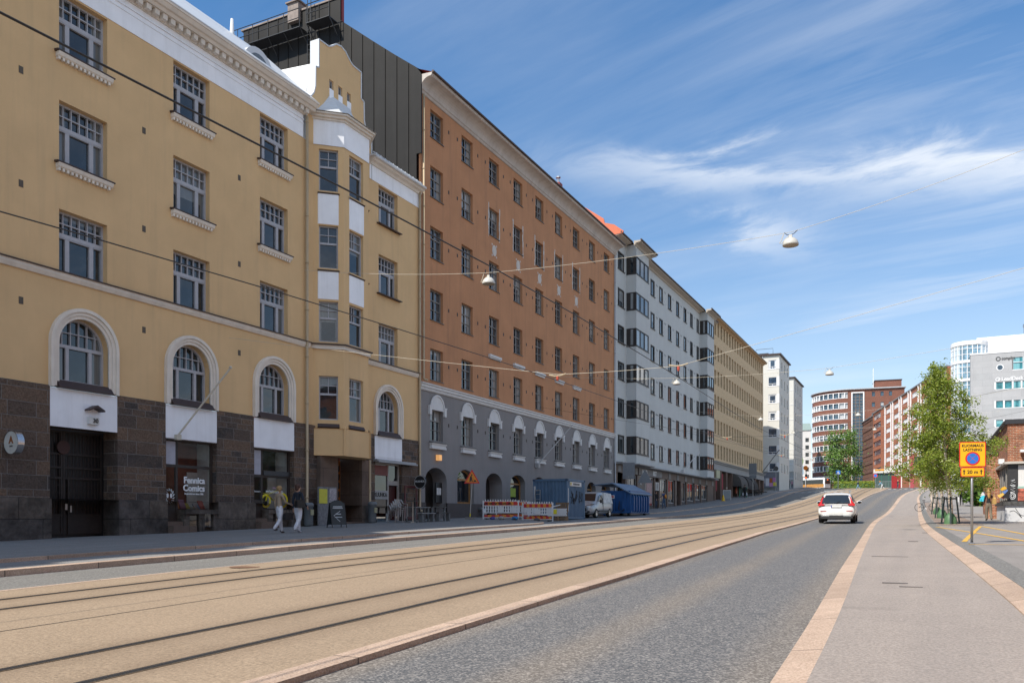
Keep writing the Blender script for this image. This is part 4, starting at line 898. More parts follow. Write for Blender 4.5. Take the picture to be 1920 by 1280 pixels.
for a, z1, mt in ((39.3, 23.4, BEIGE), (70.5, 23.4, flat('pale_pipe', (.42, .43, .45), .5))): gutterpipe(b2, a if a > 40 else 38.95, 7.6 if a < 40 else .9, z1, mt, .06)

# the house to the left of the frame: only its shade and its corner count
nb = Bld('neighbour_house', 'tall plain ochre house next to the stone fronted house, out of frame', -25, -34, R(90), GF(-20), -34)
mb = MB(); mb.box(-34, 4.9, 0, 12, -3.5, 22.0); nb.part('wall', mb, OCHRE)
mb = MB(); mb.prism([(-.7, 22.0), (-.7, 22.4), (4.5, 25.0), (12, 25.5), (12, 22.0)], -34, 4.9, 'x')
for a in (-24, -17.5, -11, -5.5, .5): mb.box(a, a + 2.3, -.55, 3, 22.2, 23.7)
nb.part('roof', mb, ROOFW)

# brick house across the street, out of frame to the right: it is what the shop windows mirror
oh = Bld('opposite_house', 'long red brick house across the street from the ochre house, out of frame', 15, 45, R(-90), -2.2, 0)
REDB_ = M('opposite_brick', (.44, .19, .11), .85, .12, 2.)
oh_h = [(2 + 3.6 * i, 3.7 + 3.6 * i, c, c + 1.9) for i in range(17) for c in (-.6, 3.4, 6.9, 10.4)]
mb = MB(); wall(mb, 0, 64, -3.4, 14.0, oh_h, depth=.2); oh.part('wall', mb, REDB_)
mb = MB()
for h in oh_h: mb.face([(h[0], .19, h[2]), (h[1], .19, h[2]), (h[1], .19, h[3]), (h[0], .19, h[3])])
tag(oh.part('window_panes', mb, PANE), kind='stuff')
mb = MB(); mb.box(-.2, 64.2, -.3, 12, 14, 14.3); mb.box(0, 64, 11, 12, -3.4, 14); oh.part('roof', mb, BROWNMETAL)
# ------------------------------------------------------------------ 3: white house with glazed corner bays
WREND = M('pale_grey_render', (.50, .52, .52), .85, .04, .6, .1, 90, streak=.18, grime=(.3, .29, .27), fine=.04, fscale=60)
SOFFIT = M('beige_soffit', (.42, .37, .31), .8, .05, 2)
FRAMED = M('dark_window_paint', (.032, .027, .025), .5, .1, 6)
PANE3 = glass('window_glass_pale', (.02, .026, .03), (.3, .32, .33), .75, 1.)
TAUPE = M('taupe_render', (.30, .29, .26), .85, .05, 1, .1, 80)
STONEB = M('brown_shop_stone', (.11, .075, .06), .55, .15, 3)
ORROOF = M('orange_sheet_roof', (.56, .15, .07), .5, .06, 2)
b3 = Bld('apartment_house', 'pale grey six storey house with dark framed corner bays above a row of shops', -25, 70.56, R(90), GF(90), 70.56)
C3 = [(81.5, 1.45), (84.54, 1.38), (87.8, 1.36), (91.06, 1.32), (94.24, 1.3), (97.17, 1.3), (100.26, 1.2)]
R3_ = [5.97 + 3.33 * i for i in range(6)]
holes = [(a, a + w_, c, c + 1.62) for a, w_ in [(71.54, 1.8)] + C3 for c in R3_]
mb = MB(); wall(mb, 70.6, 109.0, 4.95, 25.3, holes, depth=.12); b3.part('wall', mb, WREND)
P3a = win(1.8, 1.62, (FRAMED, PANE3), 0, .1, [(.5, 0, 1.62, .09)], [], .1, .08); P3b = win(1.35, 1.62, (FRAMED, PANE3), 0, .1, [(.42, 0, 1.62, .08)], [], .1, .08)
SILL3 = MB(); SILL3.prism([(-.1, -.07), (-.1, -.03), (.08, 0), (.08, -.07)], -.05, 1.4, 'x'); SILL3 = SILL3.mesh('sill', FRAMED)
for a, w_ in [(71.54, 1.8)] + C3:
    for c in R3_:
        o = b3.window(P3a if w_ > 1.5 else P3b, a, c)
        if w_ < 1.5: o.scale = (w_ / 1.35, 1, 1)
        b3.inst('sill', SILL3, a, 0, c).scale = (w_ / 1.35, 1, 1)
for b0, b1_, pr in ((73.96, 77.8, .96), (101.93, 105.45, .93)):
    mb = MB()
    def seg(z0, z1): mb.box(b0, b1_, -pr, .05, z0, z1)
    seg(4.95, R3_[0])
    for i, c in enumerate(R3_): seg(c + 1.62, R3_[i + 1] if i < 5 else 25.3)
    b3.part('bay', mb, WREND)
    for c in R3_:
        fr = MB(); pn = MB(); h = 1.62; L = b1_ - b0
        fr.box(b0 - .03, b1_ + .03, -pr - .05, .04, c - .07, c); fr.box(b0, b1_, -pr, 0, c, c + .09); fr.box(b0, b1_, -pr, 0, c + h - .09, c + h)
        for k in range(4):
            x = b0 + L * k / 3; x = min(max(x, b0 + .06), b1_ - .06); fr.box(x - .06, x + .06, -pr, -pr + .1, c + .09, c + h - .09)
        fr.box(b0, b0 + .06, -.4, .0, c + .09, c + h - .09); fr.box(b0, b0 + .06, -pr + .1, -pr + .3, c + .09, c + h - .09)
        for k in range(3): pn.face([(b0 + L * k / 3, -pr + .05, c + .09), (b0 + L * (k + 1) / 3, -pr + .05, c + .09), (b0 + L * (k + 1) / 3, -pr + .05, c + h - .09), (b0 + L * k / 3, -pr + .05, c + h - .09)])
        pn.face([(b0 + .03, -pr, c), (b0 + .03, 0, c), (b0 + .03, 0, c + h), (b0 + .03, -pr, c + h)])
        o = b3.part('bay_window', fr, FRAMED); b3.part('pane', pn, PANE3, parent=o)
def eave(mb, mg, a0, a1, y, z):
    mb.prism([(y + .02, z - .25), (y - .08, z - .25), (y - .16, z - .08), (y - .62, z), (y - .62, z + .12), (y + .02, z + .14)], a0, a1, 'x'); mg.tube([(a0 - .05, y - .68, z + .16), (a1 + .05, y - .68, z + .16)], .08, 8)
mb = MB(); mg = MB()
eave(mb, mg, 70.6, 73.6, 0, 25.3); eave(mb, mg, 73.3, 78.4, -.96, 25.3); eave(mb, mg, 78.2, 101.6, 0, 25.3); eave(mb, mg, 101.3, 106.0, -.93, 25.3); eave(mb, mg, 105.8, 109, 0, 25.3)
b3.part('eaves', mb, SOFFIT); b3.part('gutter', mg, BROWNMETAL)
mb = MB(); mb.prism([(-.7, 25.44), (.0, 25.75), (5, 28.6), (9, 28.9), (12, 26), (12, 3), (1.8, 3), (1.8, 25.4)], 70.7, 109, 'x'); b3.part('roof', mb, BROWNMETAL)
mb = MB(); mb.prism([(-.75, 25.35), (-.9, 25.5), (0, 26.2), (.9, 26.5), (1.0, 26.9), (3.2, 28.5), (8, 29.6), (12, 29), (12, 10), (.05, 10), (.0, 25.3)], 70.56, 70.69, 'x'); b3.part('firewall', mb, ORROOF)
mb = MB(); mb.prism([(-.2, 25.5), (0, 26.0), (5, 29.0), (12, 29), (12, 10), (.1, 10), (.1, 25.3)], 108.8, 109.0, 'x'); b3.part('firewall', mb, brick('orange_brick', (.42, .15, .06), (.36, .12, .05), (.3, .2, .14), .26, .08))
mb = MB(); mb.prism([(.05, 4.86), (-.75, 4.9), (-.78, 4.98), (-.7, 5.04), (.05, 5.08)], 70.7, 109, 'x'); mb.prism([(-.7, 4.9), (-1.4, 4.92), (-1.42, 5.0), (-.7, 5.05)], 73.6, 78.3, 'x'); mb.prism([(-.7, 4.9), (-1.4, 4.92), (-1.42, 5.0), (-.7, 5.05)], 101.6, 105.8, 'x'); b3.part('canopy', mb, M('canopy_grey', (.3, .29, .28), .6))
mb = MB(); mb.box(70.6, 109, -.12, .1, 4.15, 4.86); b3.part('fascia', mb, STONEB)
mb = MB(); a = 71.3
while a < 108.5: mb.box(a, a + .75, -.16, -.12, 4.2, 4.8); a += 3.35 if a > 79 else 2.4
split_parts(b3, 'fascia_panel', mb, M('fascia_grey', (.2, .2, .2), .6))
mb = MB(); mb.box(77.1, 84.2, -.2, -.12, 4.16, 4.84); b3.part('shop_sign', mb, flat('sign_grey', (.17, .16, .16), .6))
b3.text('BUDO', .62, LETW, 78.9, -.22, 4.5, bold=.015, sx=.95); b3.text('BEST', .62, LETW, 82.3, -.22, 4.5, bold=.015, sx=.95)
# shop row: stone piers and panes following the slope of the pavement
mb = MB(); pp = MB(); ff = MB(); base = MB()
edges = [(70.6, 71.3, 0), (71.3, 73.5, 2), (73.5, 74.1, 0), (74.1, 77.0, 1), (77.0, 77.4, 0), (77.4, 79.6, 1), (79.6, 79.9, 0), (79.9, 82.6, 1), (82.6, 83.0, 0), (83.0, 84.2, 2), (84.2, 84.7, 0), (84.7, 87.2, 1), (87.2, 87.8, 0), (87.8, 90.4, 1), (90.4, 91.2, 0), (91.2, 92.8, 2), (92.8, 93.3, 0), (93.3, 95.2, 1), (95.2, 95.6, 0), (95.6, 99.0, 1), (99.0, 99.4, 0), (99.4, 102.2, 1), (102.2, 102.6, 0), (102.6, 105.6, 1), (105.6, 109, 0)]
for a0_, a1_, k in edges:
    g_ = GF((a0_ + a1_) / 2)
    if k == 0: mb.box(a0_, a1_, -.06, .3, g_ - .6, 4.15)
    elif k == 1:
        base.box(a0_, a1_, .02, .2, g_ - .6, g_ + .35); ff.box(a0_, a1_, .08, .16, 4.05, 4.15); ff.box(a0_, a1_, .08, .16, g_ + .35, g_ + .43)
        for t in (0, .5, 1): x = a0_ + (a1_ - a0_) * t; x = min(max(x, a0_ + .03), a1_ - .03); ff.box(x - .03, x + .03, .08, .16, g_ + .43, 4.05)
        pp.face([(a0_, .12, g_ + .4), (a1_, .12, g_ + .4), (a1_, .12, 4.1), (a0_, .12, 4.1)])
    else: mb.box(a0_, a1_, 1.4, 1.5, g_ - .5, 4.15, 1)
split_parts(b3, 'shop_pier', mb, [STONEB, BLACK]); split_parts(b3, 'shop_plinth', base, GREYP); split_parts(b3, 'shopfront', ff, flat('aluminium_frame', (.4, .41, .42), .4, .5)); split_parts(b3, 'shop_pane', pp, PANE_LOW)
mb = MB(); mb.box(79.95, 81.9, -.02, .08, 1.5, 3.6); b3.part('shop_poster', mb, M('pink_printed_paper', (.40, .27, .26), .7, .35, 9.)); mb = MB(); mb.box(79.95, 81.9, -.03, .08, 3.6, 3.85); mb.box(79.95, 81.9, -.03, .08, 1.3, 1.5); b3.part('poster_band', mb, flat('dark_red_band', (.22, .015, .02), .6))
mb = MB(); mb.box(77.45, 79.5, -.02, .1, .95, 4.05); b3.part('window_film', mb, flat('black_film', (.02, .025, .035), .4))
for i, ch in enumerate('EN BUDO'): 
    if ch != ' ': b3.text(ch, .38, LETW, 78.25, -.03, 3.8 - i * .42, bold=.01)
mb = MB(); mb.box(82.95, 84.2, -.1, -.06, 2.85, 3.7); b3.part('square_sign', mb, flat('white_sign', (.4, .4, .4), .5))
mb = MB(); ringp(mb, 83.57, 3.28, .3, .05, -.11, -.1); mb.bar((83.37, -.105, 3.08), (83.77, -.105, 3.48), .01, .05, up=(0, 1, 0)); b3.part('sign_mark', mb, BLACK)
mb = MB(); mb.tube([(93.4, -.1, 5.3), (97.0, -1.2, 7.8)], .05, 8); mb.box(93.2, 93.6, -.3, 0, 5.15, 5.5); b3.part('flagpole', mb, flat('flagpole_white', (.5, .5, .5), .5))
mb = MB()
for a, w_ in C3:
    for c in R3_: mb.box(a + w_ + .55, a + w_ + .66, -.01, .02, c + 1.3, c + 1.5); mb.box(a + w_ + .95, a + w_ + 1.06, -.01, .02, c + 1.3, c + 1.5)
b3.part('air_vent', mb, flat('vent_dark2', (.1, .1, .1), .7))

# ------------------------------------------------------------------ 4: long ochre office block with slim windows over an arcade
OCHRE4 = M('coarse_ochre_render', (.58, .44, .275), .92, .16, 3., .3, 25, streak=.15, fine=.18, fscale=9)
ARCD = M('arcade_stone', (.13, .085, .065), .7, .12, 2); ARCB = M('arcade_beam', (.30, .31, .31), .7, .06, 2)
PANE4 = glass('office_glass', (.02, .02, .02), (.15, .14, .12), .5, .7)
b4 = Bld('office_block', 'long ochre office block with rows of slim deep windows above a dark columned arcade', -25, 109, R(90), GF(125), 109)
C4 = [109.75 + 1.815 * i for i in range(20)]; R4_ = [7.92 + 3.25 * i for i in range(6)]
holes = [(a, a + 1.05, c, c + 1.88) for a in C4 for c in R4_]
mb = MB(); wall(mb, 109.02, 146, 7.5, 26.1, holes, depth=.34); b4.part('wall', mb, OCHRE4)
P4 = win(1.05, 1.88, (M('grey_office_frame', (.14, .135, .13), .6), PANE4), 0, .06, [(.52, 0, 1.88, .05)], [(.5, 0, 1.05, .05)], .32, .06)
n_ = 0; mbf = MB(); mbp = MB()
for i, a in enumerate(C4):
    for c in R4_:
        n_ += 1
        if i < 16: b4.window(P4, a, c)
        else:
            for me, t_ in ((P4[0], mbf), (P4[1], mbp)):
                for p in me.polygons: t_.face([(me.vertices[v].co.x + a, me.vertices[v].co.y, me.vertices[v].co.z + c) for v in p.vertices])
o = b4.part('far_windows', mbf, P4[0].materials[0]); tag(o, kind='stuff'); tag(b4.part('window_panes', mbp, PANE4, parent=o), kind='stuff')
mb = MB(); mb.prism([(.05, 25.95), (-.1, 26.0), (-.2, 26.12), (-.6, 26.2), (-.62, 26.34), (.05, 26.5)], 108.6, 146.3, 'x'); b4.part('cornice', mb, M('ochre_eaves', (.44, .30, .17), .8, .06))
mb = MB(); mb.prism([(-.7, 26.34), (-.7, 26.4), (5, 28.6), (13, 28.6), (13, 4), (3.4, 4), (3.4, 26.3)], 109.05, 146.2, 'x'); b4.part('roof', mb, BROWNMETAL)
mb = MB(); mb.box(145.9, 146.0, .02, 13, 4, 26.1); b4.part('end_wall', mb, OCHRE4)
mb = MB(); mb.prism([(.05, 7.2), (-.3, 7.22), (-.34, 7.36), (-.46, 7.4), (-.5, 7.5), (.05, 7.56)], 109.02, 146.1, 'x'); mb.box(109.02, 146, -.16, .3, 6.4, 7.2); b4.part('arcade_beam', mb, ARCB)
mb = MB(); mp = MB(); a = 109.3; k = 0
while a < 146: g_ = GF(a); mb.box(a, a + .75, -.1, .9, g_ - .8, 6.4); a += 3.63; k += 1
mb.box(109.05, 146, 2.6, 2.7, 1.5, 6.4)
split_parts(b4, 'arcade_pier', mb, ARCD)
for a in range(110, 145, 3): mp.box(a + .4, a + 2.6, 2.5, 2.6, GF(a) + .5, 5.6)
split_parts(b4, 'shop_pane', mp, PANE_LOW)
mb = MB(); mb.box(109.9, 112.0, -.25, -.12, 5.3, 6.35); b4.part('shop_sign', mb, flat('cream_sign', (.42, .42, .28), .6)); mb = MB(); mb.box(110.0, 110.3, -.2, -.1, 3.6, 5.2); mb.box(113.6, 114.0, -.2, -.1, 3.9, 6.0); b4.part('shop_banner', mb, flat('red_banner', (.32, .03, .05), .6))
AWN = M('charcoal_awning', (.035, .033, .034), .8, .1, 3)
for a0_, a1_, cc in ((120.3, 125.3, M('grey_awning', (.10, .092, .085), .85, .1, 4)), (125.8, 129.9, AWN), (130.2, 133.6, AWN)):
    mb = MB(); n = 8; ro = []
    for i in range(n + 1):
        t = i / n * math.pi / 2; ro.append((-.15 - 1.3 * math.sin(t), 4.55 + 1.75 * math.cos(t)))
    for (y0, z0), (y1, z1) in zip(ro, ro[1:]):
        s0 = .5 * (1 - (z0 - 4.55) / 1.75) ; s1 = .5 * (1 - (z1 - 4.55) / 1.75)
        mb.face([(a0_ + .5 - s0, y0, z0), (a1_ - .5 + s0, y0, z0), (a1_ - .5 + s1, y1, z1), (a0_ + .5 - s1, y1, z1)])
        for e, sg in ((a0_, 1), (a1_, -1)): mb.face([(e + sg * (.5 - s0), y0, z0), (e + sg * (.5 - s1), y1, z1), (e + sg * .5, -.1, z1), (e + sg * .5, -.1, z0)])
    mb.box(a0_, a1_, -1.47, -1.44, 4.3, 4.56); b4.part('awning', mb, cc)
mb = MB(); mb.box(120.5, 121.0, .8, .9, 3.0, 4.5); mb.box(123.6, 124.0, .8, .9, 3.0, 4.5); mb.box(127.6, 128, .8, .9, 3.2, 4.5); split_parts(b4, 'cafe_door', mb, ORW)
mb = MB(); mb.prism([(122.0 + .45 * math.cos(t * math.pi / 8), 4.55 - .55 + .5 * math.sin(t * math.pi / 8)) for t in range(16)], -.4, -.34, 'y'); b4.part('orange_disc', mb, flat('orange_disc', (.6, .08, .01), .5))
mb = MB(); mb.tube([(144.5, -.1, 7.7), (146.5, -2.6, 11.6)], .07, 8); b4.part('flagpole', mb, DKSTEEL)

# ------------------------------------------------------------------ 5: white corner house and its back wing
CREAM = M('cream_white_render', (.58, .57, .53), .8, .04, .5, .06, 60); CREAMS = M('cream_side_render', (.60, .60, .56), .8, .04, .5, .06, 60)
PANE5 = glass('blind_glass', (.03, .05, .08), (.75, .76, .78), .62, .9)
FRW = flat('white_frame', (.72, .72, .73), .5)
def whitehouse(name, label, x1, x0, yf, yb, g, ztop, wx, rows, pitch, lowz):
    b = Bld(name, label, x1, yf, 0, g, x1)
    hh = [(x, x + w_, ztop - .85 - 1.6 - pitch * k, ztop - .85 - pitch * k) for x, w_ in wx for k in range(rows)]
    mb = MB(); wall(mb, x0, x1, lowz, ztop, hh, depth=.12); b.part('wall', mb, CREAM)
    tf = lambda a, y, c: (x1 - y, a, c)
    sh_ = [(a, a + .9, ztop - .9 - 1.5 - pitch * k, ztop - .9 - pitch * k) for a in [2.6 + 3.4 * i for i in range(int((yb - yf - 2) / 3.4))] for k in range(rows)]
    mb = MB(); wall(mb, 0, yb - yf, g - .8, ztop, sh_, tf=tf, depth=.2); b.part('side_wall', mb, CREAMS)
    mp = MB()
    for h in sh_: mp.face([tf(h[0], .18, h[2]), tf(h[1], .18, h[2]), tf(h[1], .18, h[3]), tf(h[0], .18, h[3])]); mp.box(x1 + .0, x1 + .05, h[0] - .05, h[1] + .05, h[2] - .08, h[2]) 
    split_parts(b, 'side_pane', mp, PANE4)
    mb = MB(); wall(mb, x0, x1 - .02, g - .8, lowz, [], y=.15); b.part('ground_floor', mb, M('grey_stucco_base', (.33, .34, .33), .8) if 'grey_stucco_base' not in bpy.data.materials else bpy.data.materials['grey_stucco_base'])
    for x, w_ in wx:
        pw = win(w_, 1.6, (FRW, PANE5), 0, .07, [(w_ * .5, 0, .35, .06)], [(.38, 0, w_, .07)], .1, .08)
        for k in range(rows):
            b.window(pw, x, ztop - .85 - 1.6 - pitch * k)
            mb = MB(); mb.box(x - .1, x1 + .03, -.05, 0, ztop - .95 - 1.6 - pitch * k, ztop - .85 - 1.6 - pitch * k); b.part('sill', mb, FRW)
    mb = MB(); mb.box(x0, x1 + .35, -.35, yb - yf, ztop, ztop + .22); mb.box(x0, x1 - 1, 1, yb - yf, ztop + .22, ztop + .5); b.part('roof', mb, BROWNMETAL)
    mb = MB(); mb.box(x1 - .35, x1 - .15, -.06, 0, lowz + .2, ztop - .5) if False else mb.tube([(x1 - 2.9, -.08, lowz + .5), (x1 - 2.9, -.08, ztop)], .06, 6); b.part('downpipe', mb, FRW)
    return b
g5 = GF(156)
b5 = whitehouse('white_house', 'tall cream white house with white blinds and corner windows next to the ochre office block', -23.83, -42, 155.7, 167.9, g5, 29.45, [(-25.75, 1.5)], 7, 3.09, g5 + 3.4)
mb = MB()
for z in [29.45 - .85 - 3.09 * k for k in range(7)]: mb.box(-24.2, -23.8, -.03, .0, z - 1.65, z + .02)
b5.part('corner_panel', mb, FRW)
mb = MB(); mb.box(-38, -26, 1.5, 8, 29.9, 30.2); mb.tube([(-28, .6, 29.9), (-28, .6, 30.8), (-25, .6, 30.8), (-25, .6, 29.9)], .04, 6); b5.part('roof_rail', mb, DKSTEEL)
b5b = whitehouse('white_house', 'cream white house set back behind the corner one, topped by a thin roof rail', -24.95, -36, 182, 196, GF(183), 29.3, [(-27.7, 1.7)], 7, 3.09, GF(183) + 3.4)
# notice wall with posters at the corner
nw = thing('poster_board', 'low board covered in colourful posters at the foot of the cream white house', 'board', (-25.6, 155.2, GF(155)))
mb = MB(); mb.box(-2.2, 1.6, 0, .1, .5, 2.4); mb.box(-2.2, 1.6, -.05, .15, 2.4, 3.2); mb.box(-2.1, -1.9, .02, .08, -.4, .5); mb.box(1.3, 1.5, .02, .08, -.4, .5); mb.build('board', M('board_grey', (.16, .17, .2), .7), nw)
for i, (x, z, w_, h_, c) in enumerate(((-2, .9, .8, 1.1, (.5, .5, .52)), (-1.15, 1.3, .6, .9, (.3, .3, .34)), (-.5, .8, .6, 1.4, (.55, .55, .58)), (.15, 1.4, .5, .8, (.4, .1, .02)), (.15, .7, .6, .65, (.5, .22, .4)), (.75, 1.5, .55, .8, (.42, .16, .35)), (.8, .8, .6, .65, (.6, .5, .05)))):
    mb = MB(); mb.box(x, x + w_, -.02, 0, z, z + h_); mb.build('poster', flat('poster_paper', c, .7), nw)

# ------------------------------------------------------------------ far end of the street
MUR = Bld('mural_house', 'pale house with a painted mural of coloured stones at the end of the street', -37.6, 305, R(12), 8.6, 0)
hh = [(-.3, .9, 26.5 - 2.55 * k, 27.9 - 2.55 * k) for k in range(8)]
mb = MB(); wall(mb, -16, 1.5, 7.5, 30.6, hh, depth=.2); MUR.part('wall', mb, M('chalk_render', (.60, .58, .56), .85, .05, .4))
mp = MB()
for h in hh: mp.face([(h[0], .19, h[2]), (h[1], .19, h[2]), (h[1], .19, h[3]), (h[0], .19, h[3])])
split_parts(MUR, 'pane', mp, PANE4)
for pts, c in (([(-8.6, 24), (-7.2, 24.5), (-6.6, 22.6), (-8, 21.6)], (.5, .22, .02)), ([(-7.6, 22), (-5.4, 22.2), (-4.2, 19.8), (-5.2, 18.2), (-7.4, 19)], (.20, .32, .10)), ([(-8.6, 20.6), (-6.7, 20.4), (-5.6, 17.6), (-7.8, 16.2), (-8.8, 17)], (.36, .47, .56)), ([(-6.3, 18), (-4.3, 18.2), (-4.1, 15.6), (-5.6, 14.2), (-6.8, 15.4)], (.32, .44, .54)), ([(-8.8, 16), (-7.0, 15.2), (-7.0, 11.4), (-8.4, 11.0)], (.36, .48, .58)), ([(-8.8, 11.4), (-7.2, 10.9), (-6.0, 8.6), (-8.2, 8.2)], (.22, .36, .08))):
    mb = MB(); mb.prism([(-3.0 + (q + 8.8) * .46, z) for q, z in pts], -.03, .0, 'y'); MUR.part('mural', mb, flat('mural_paint', c, .8))
mb = MB(); mb.prism([(-16, 30.6), (1.8, 30.6), (1.2, 33), (-15, 33)], -.3, 10, 'y'); MUR.part('roof', mb, flat('teal_copper_roof', (.32, .42, .40), .6))
mb = MB(); mb.box(-6.6, -4.6, 3, 5, 33, 34.6); MUR.part('chimney', mb, flat('pale_chimney', (.5, .5, .47), .8))

BRK = brick('dark_red_brick', (.23, .085, .055), (.19, .07, .048), (.16, .1, .08), .28, .085, .014, .12, .4, .2, nb=6.)
BRKO = brick('orange_brick_far', (.38, .125, .06), (.33, .105, .05), (.3, .16, .11), .28, .085, .012, .12, .4, .2, nb=6.)
BRKD = brick('brown_brick_far', (.17, .085, .06), (.145, .07, .052), (.14, .09, .07), .28, .085, .012, .12, .4, .2, nb=6.)
PANEF = glass('far_glass', (.03, .05, .07), (.5, .5, .5), .5, .9, 0., .05)
rb = Bld('round_house', 'dark red brick office with a curved front of white framed ribbon windows', -24.2, 317.6, R(8), 8.4, 0)
rr = 12.5; top = 45.5; fh = 3.69
def arcp(t, r=None, y0=0): r = r or rr; return (-(r) * math.sin(t), rr - r * math.cos(t))
NS = 26; TT = R(118)
mb = MB(); mw = MB(); mp = MB(); mf = MB()
zs = [top - 1. - 1.75 - fh * k for k in range(9)]
for i in range(NS):
    t0, t1 = TT * i / NS + .0, TT * (i + 1) / NS; p, q = arcp(t0), arcp(t1)
    pi_, qi_ = arcp(t0, rr - .35), arcp(t1, rr - .35)
    z = 7.
    spans = sorted((c, c + 1.75) for c in zs if c > 10) if 1 <= i else []
    for lo, hi in spans + [(top, top)]:
        mb.face([(p[0], p[1], z), (q[0], q[1], z), (q[0], q[1], lo), (p[0], p[1], lo)])
        if lo < top:
            mp.face([(pi_[0], pi_[1], lo), (qi_[0], qi_[1], lo), (qi_[0], qi_[1], hi), (pi_[0], pi_[1], hi)])
            a, b = arcp(t0, rr + .1), arcp(t1, rr + .1)
            for z0, z1 in ((lo - .16, lo), (hi, hi + .16)):
                mw.face([(a[0], a[1], z0), (b[0], b[1], z0), (b[0], b[1], z1), (a[0], a[1], z1)]); mw.face([(a[0], a[1], z1), (b[0], b[1], z1), (qi_[0], qi_[1], z1), (pi_[0], pi_[1], z1)]); mw.face([(a[0], a[1], z0), (b[0], b[1], z0), (qi_[0], qi_[1], z0), (pi_[0], pi_[1], z0)])
            if i % 2 == 0: mw.bar((p[0], p[1], lo), (p[0], p[1], hi), .34, .3)
        z = hi
xs1 = 17.4
hs = [(x, x + 1.05, c + .1, c + 1.7) for x in (6.9, 9.7, 12.4) for c in zs if c > 10] + [(.6, 4.1, 10, top - 1.3)]
wall(mb, 0, xs1, 7, top, hs, depth=.3)
wall(mb, 0, 14, 7, top, [], tf=lambda a, y, c: (xs1, a, c))
rb.part('wall', mb, BRK); split_parts(rb, 'window_surround', mw, FRW)
split_parts(rb, 'ribbon_pane', mp, PANEF)
mp = MB()
for h in hs: mp.face([(h[0], .28, h[2]), (h[1], .28, h[2]), (h[1], .28, h[3]), (h[0], .28, h[3])])
split_parts(rb, 'pane', mp, PANEF)
mb = MB(); mb.box(.2, .6, -.25, .1, 10, top - .9); mb.box(4.05, 4.45, -.25, .1, 10, top - .9); mb.box(.6, 4.05, -.25, .1, top - 1.3, top - .9)
for x in (1.7, 2.9): mb.box(x - .06, x + .06, .15, .3, 10, top - 1.3, 1)
z = 10.8
while z < top - 1.4: mb.box(.6, 4.05, .16, .3, z, z + .14, 1); z += 1.1
rb.part('stair_window_frame', mb, [FRW, M('bronze_mullion', (.22, .16, .13), .6)])
mb = MB(); ro = [arcp(TT * i / NS, rr + .6) for i in range(NS + 1)][::-1] + [(0, -.6), (xs1 + .5, -.6), (xs1 + .5, 14)]
mb.prism(ro, top, top + .35, 'z'); rb.part('roof_edge', mb, M('grey_roof_edge', (.40, .43, .46), .5))
mb = MB(); mb.box(8.2, 16.8, 3, 11, top + .35, top + 3.1); rb.part('penthouse', mb, BRK); mb = MB(); mb.box(8.0, 17, 2.8, 11, top + 3.1, top + 3.4); rb.part('penthouse_roof', mb, BROWNMETAL)
mb = MB(); mb.tube([(7.6, 2.5, top), (7.6, 2.5, top + 7.5)], .13, 6); rb.part('flagpole', mb, FRW)

# right hand row: three brick blocks down the far right side of the street
PH = math.atan2(-137.7, 31.2)
def rowblock(name, label, a0, a1, ztop, mat, style):
    u = (math.cos(PH), math.sin(PH)); x0, y0 = -22.6 + u[0] * a0, 328. + u[1] * a0
    b = Bld(name, label, x0, y0, PH, 9., a0); f = 2.9
    zs = [ztop - 2.4 - f * k for k in range(9)]; zs = [z for z in zs if z > 10.2]
    mb = MB(); hh = []
    if style == 'strip': hh = [(a0 + .8, a1 - .8, z, z + 1.5) for z in zs]
    elif style == 'block': hh = [(a0 + .4, a0 + 13, z, z + 1.7) for z in zs]
    else:
        a = a0 + 1.2
        while a + 10.5 < a1:
            hh += [(a, a + 7.5, z + .1, z + 1.35) for z in zs]; hh.append((a + 8.4, a + 10.3, 11, ztop - 1)); a += 11.4
    wall(mb, a0, a1, 7.5, ztop, hh, depth=.3); wall(mb, 0, 14, 7.5, ztop, [], tf=lambda p, y, c: (a1, p, c)); b.part('wall', mb, mat)
    for h in hh:
        mp = MB(); mf = MB(); q = MB()
        mp.face([(h[0], .28, h[2]), (h[1], .28, h[2]), (h[1], .28, h[3]), (h[0], .28, h[3])])
        mf.box(h[0], h[1], -.04, .27, h[2] - .1, h[2])
        if style == 'band':
            if h[1] - h[0] > 5:
                for k in range(6): x = h[0] + (h[1] - h[0]) * (k + .5) / 6; mf.box(x - .2, x + .16, .05, .25, h[2], h[3])
            else:
                z = h[2]
                while z < h[3] - 1: mf.box(h[0], h[1], .1, .26, z, z + .5); z += 1.65
        elif style == 'strip':
            x = h[0]
            while x < h[1]: mf.box(x, x + .3, .1, .26, h[2], h[3]); x += 1.3
        o = b.part('window', mf, FRW if style == 'band' else mat); b.part('pane', mp, PANEF, parent=o)
    if style == 'band':
        a = a0
        while a < a1:
            for x0_, x1_, z0_ in ((a, a + .5, 8), (a + 8.8, a + 9.05, 11)): mf = MB(); mf.box(x0_, x1_, -.3, .02, z0_, ztop + .3); b.part('pilaster', mf, FRW)
            a += 11.4
    mb = MB(); mb.box(a0, a1, -.3, 14, ztop, ztop + .3); b.part('roof', mb, M('row_roof', (.2, .2, .2), .6) if 'row_roof' not in bpy.data.materials else bpy.data.materials['row_roof'])
    return b
rowblock('brick_block', 'brown brick office block with thin ribbed window bands beside the street tree', -6, 30.3, 33.6, BRKD, 'strip')
ro2 = rowblock('brick_block', 'narrow orange brick block with green tinted windows and a plain end pier', 30.5, 50.6, 34.2, BRKO, 'block')
rowblock('brick_block', 'long red brick block striped with white window panels and white pilasters', 50.8, 121, 33.9, BRKO, 'band')

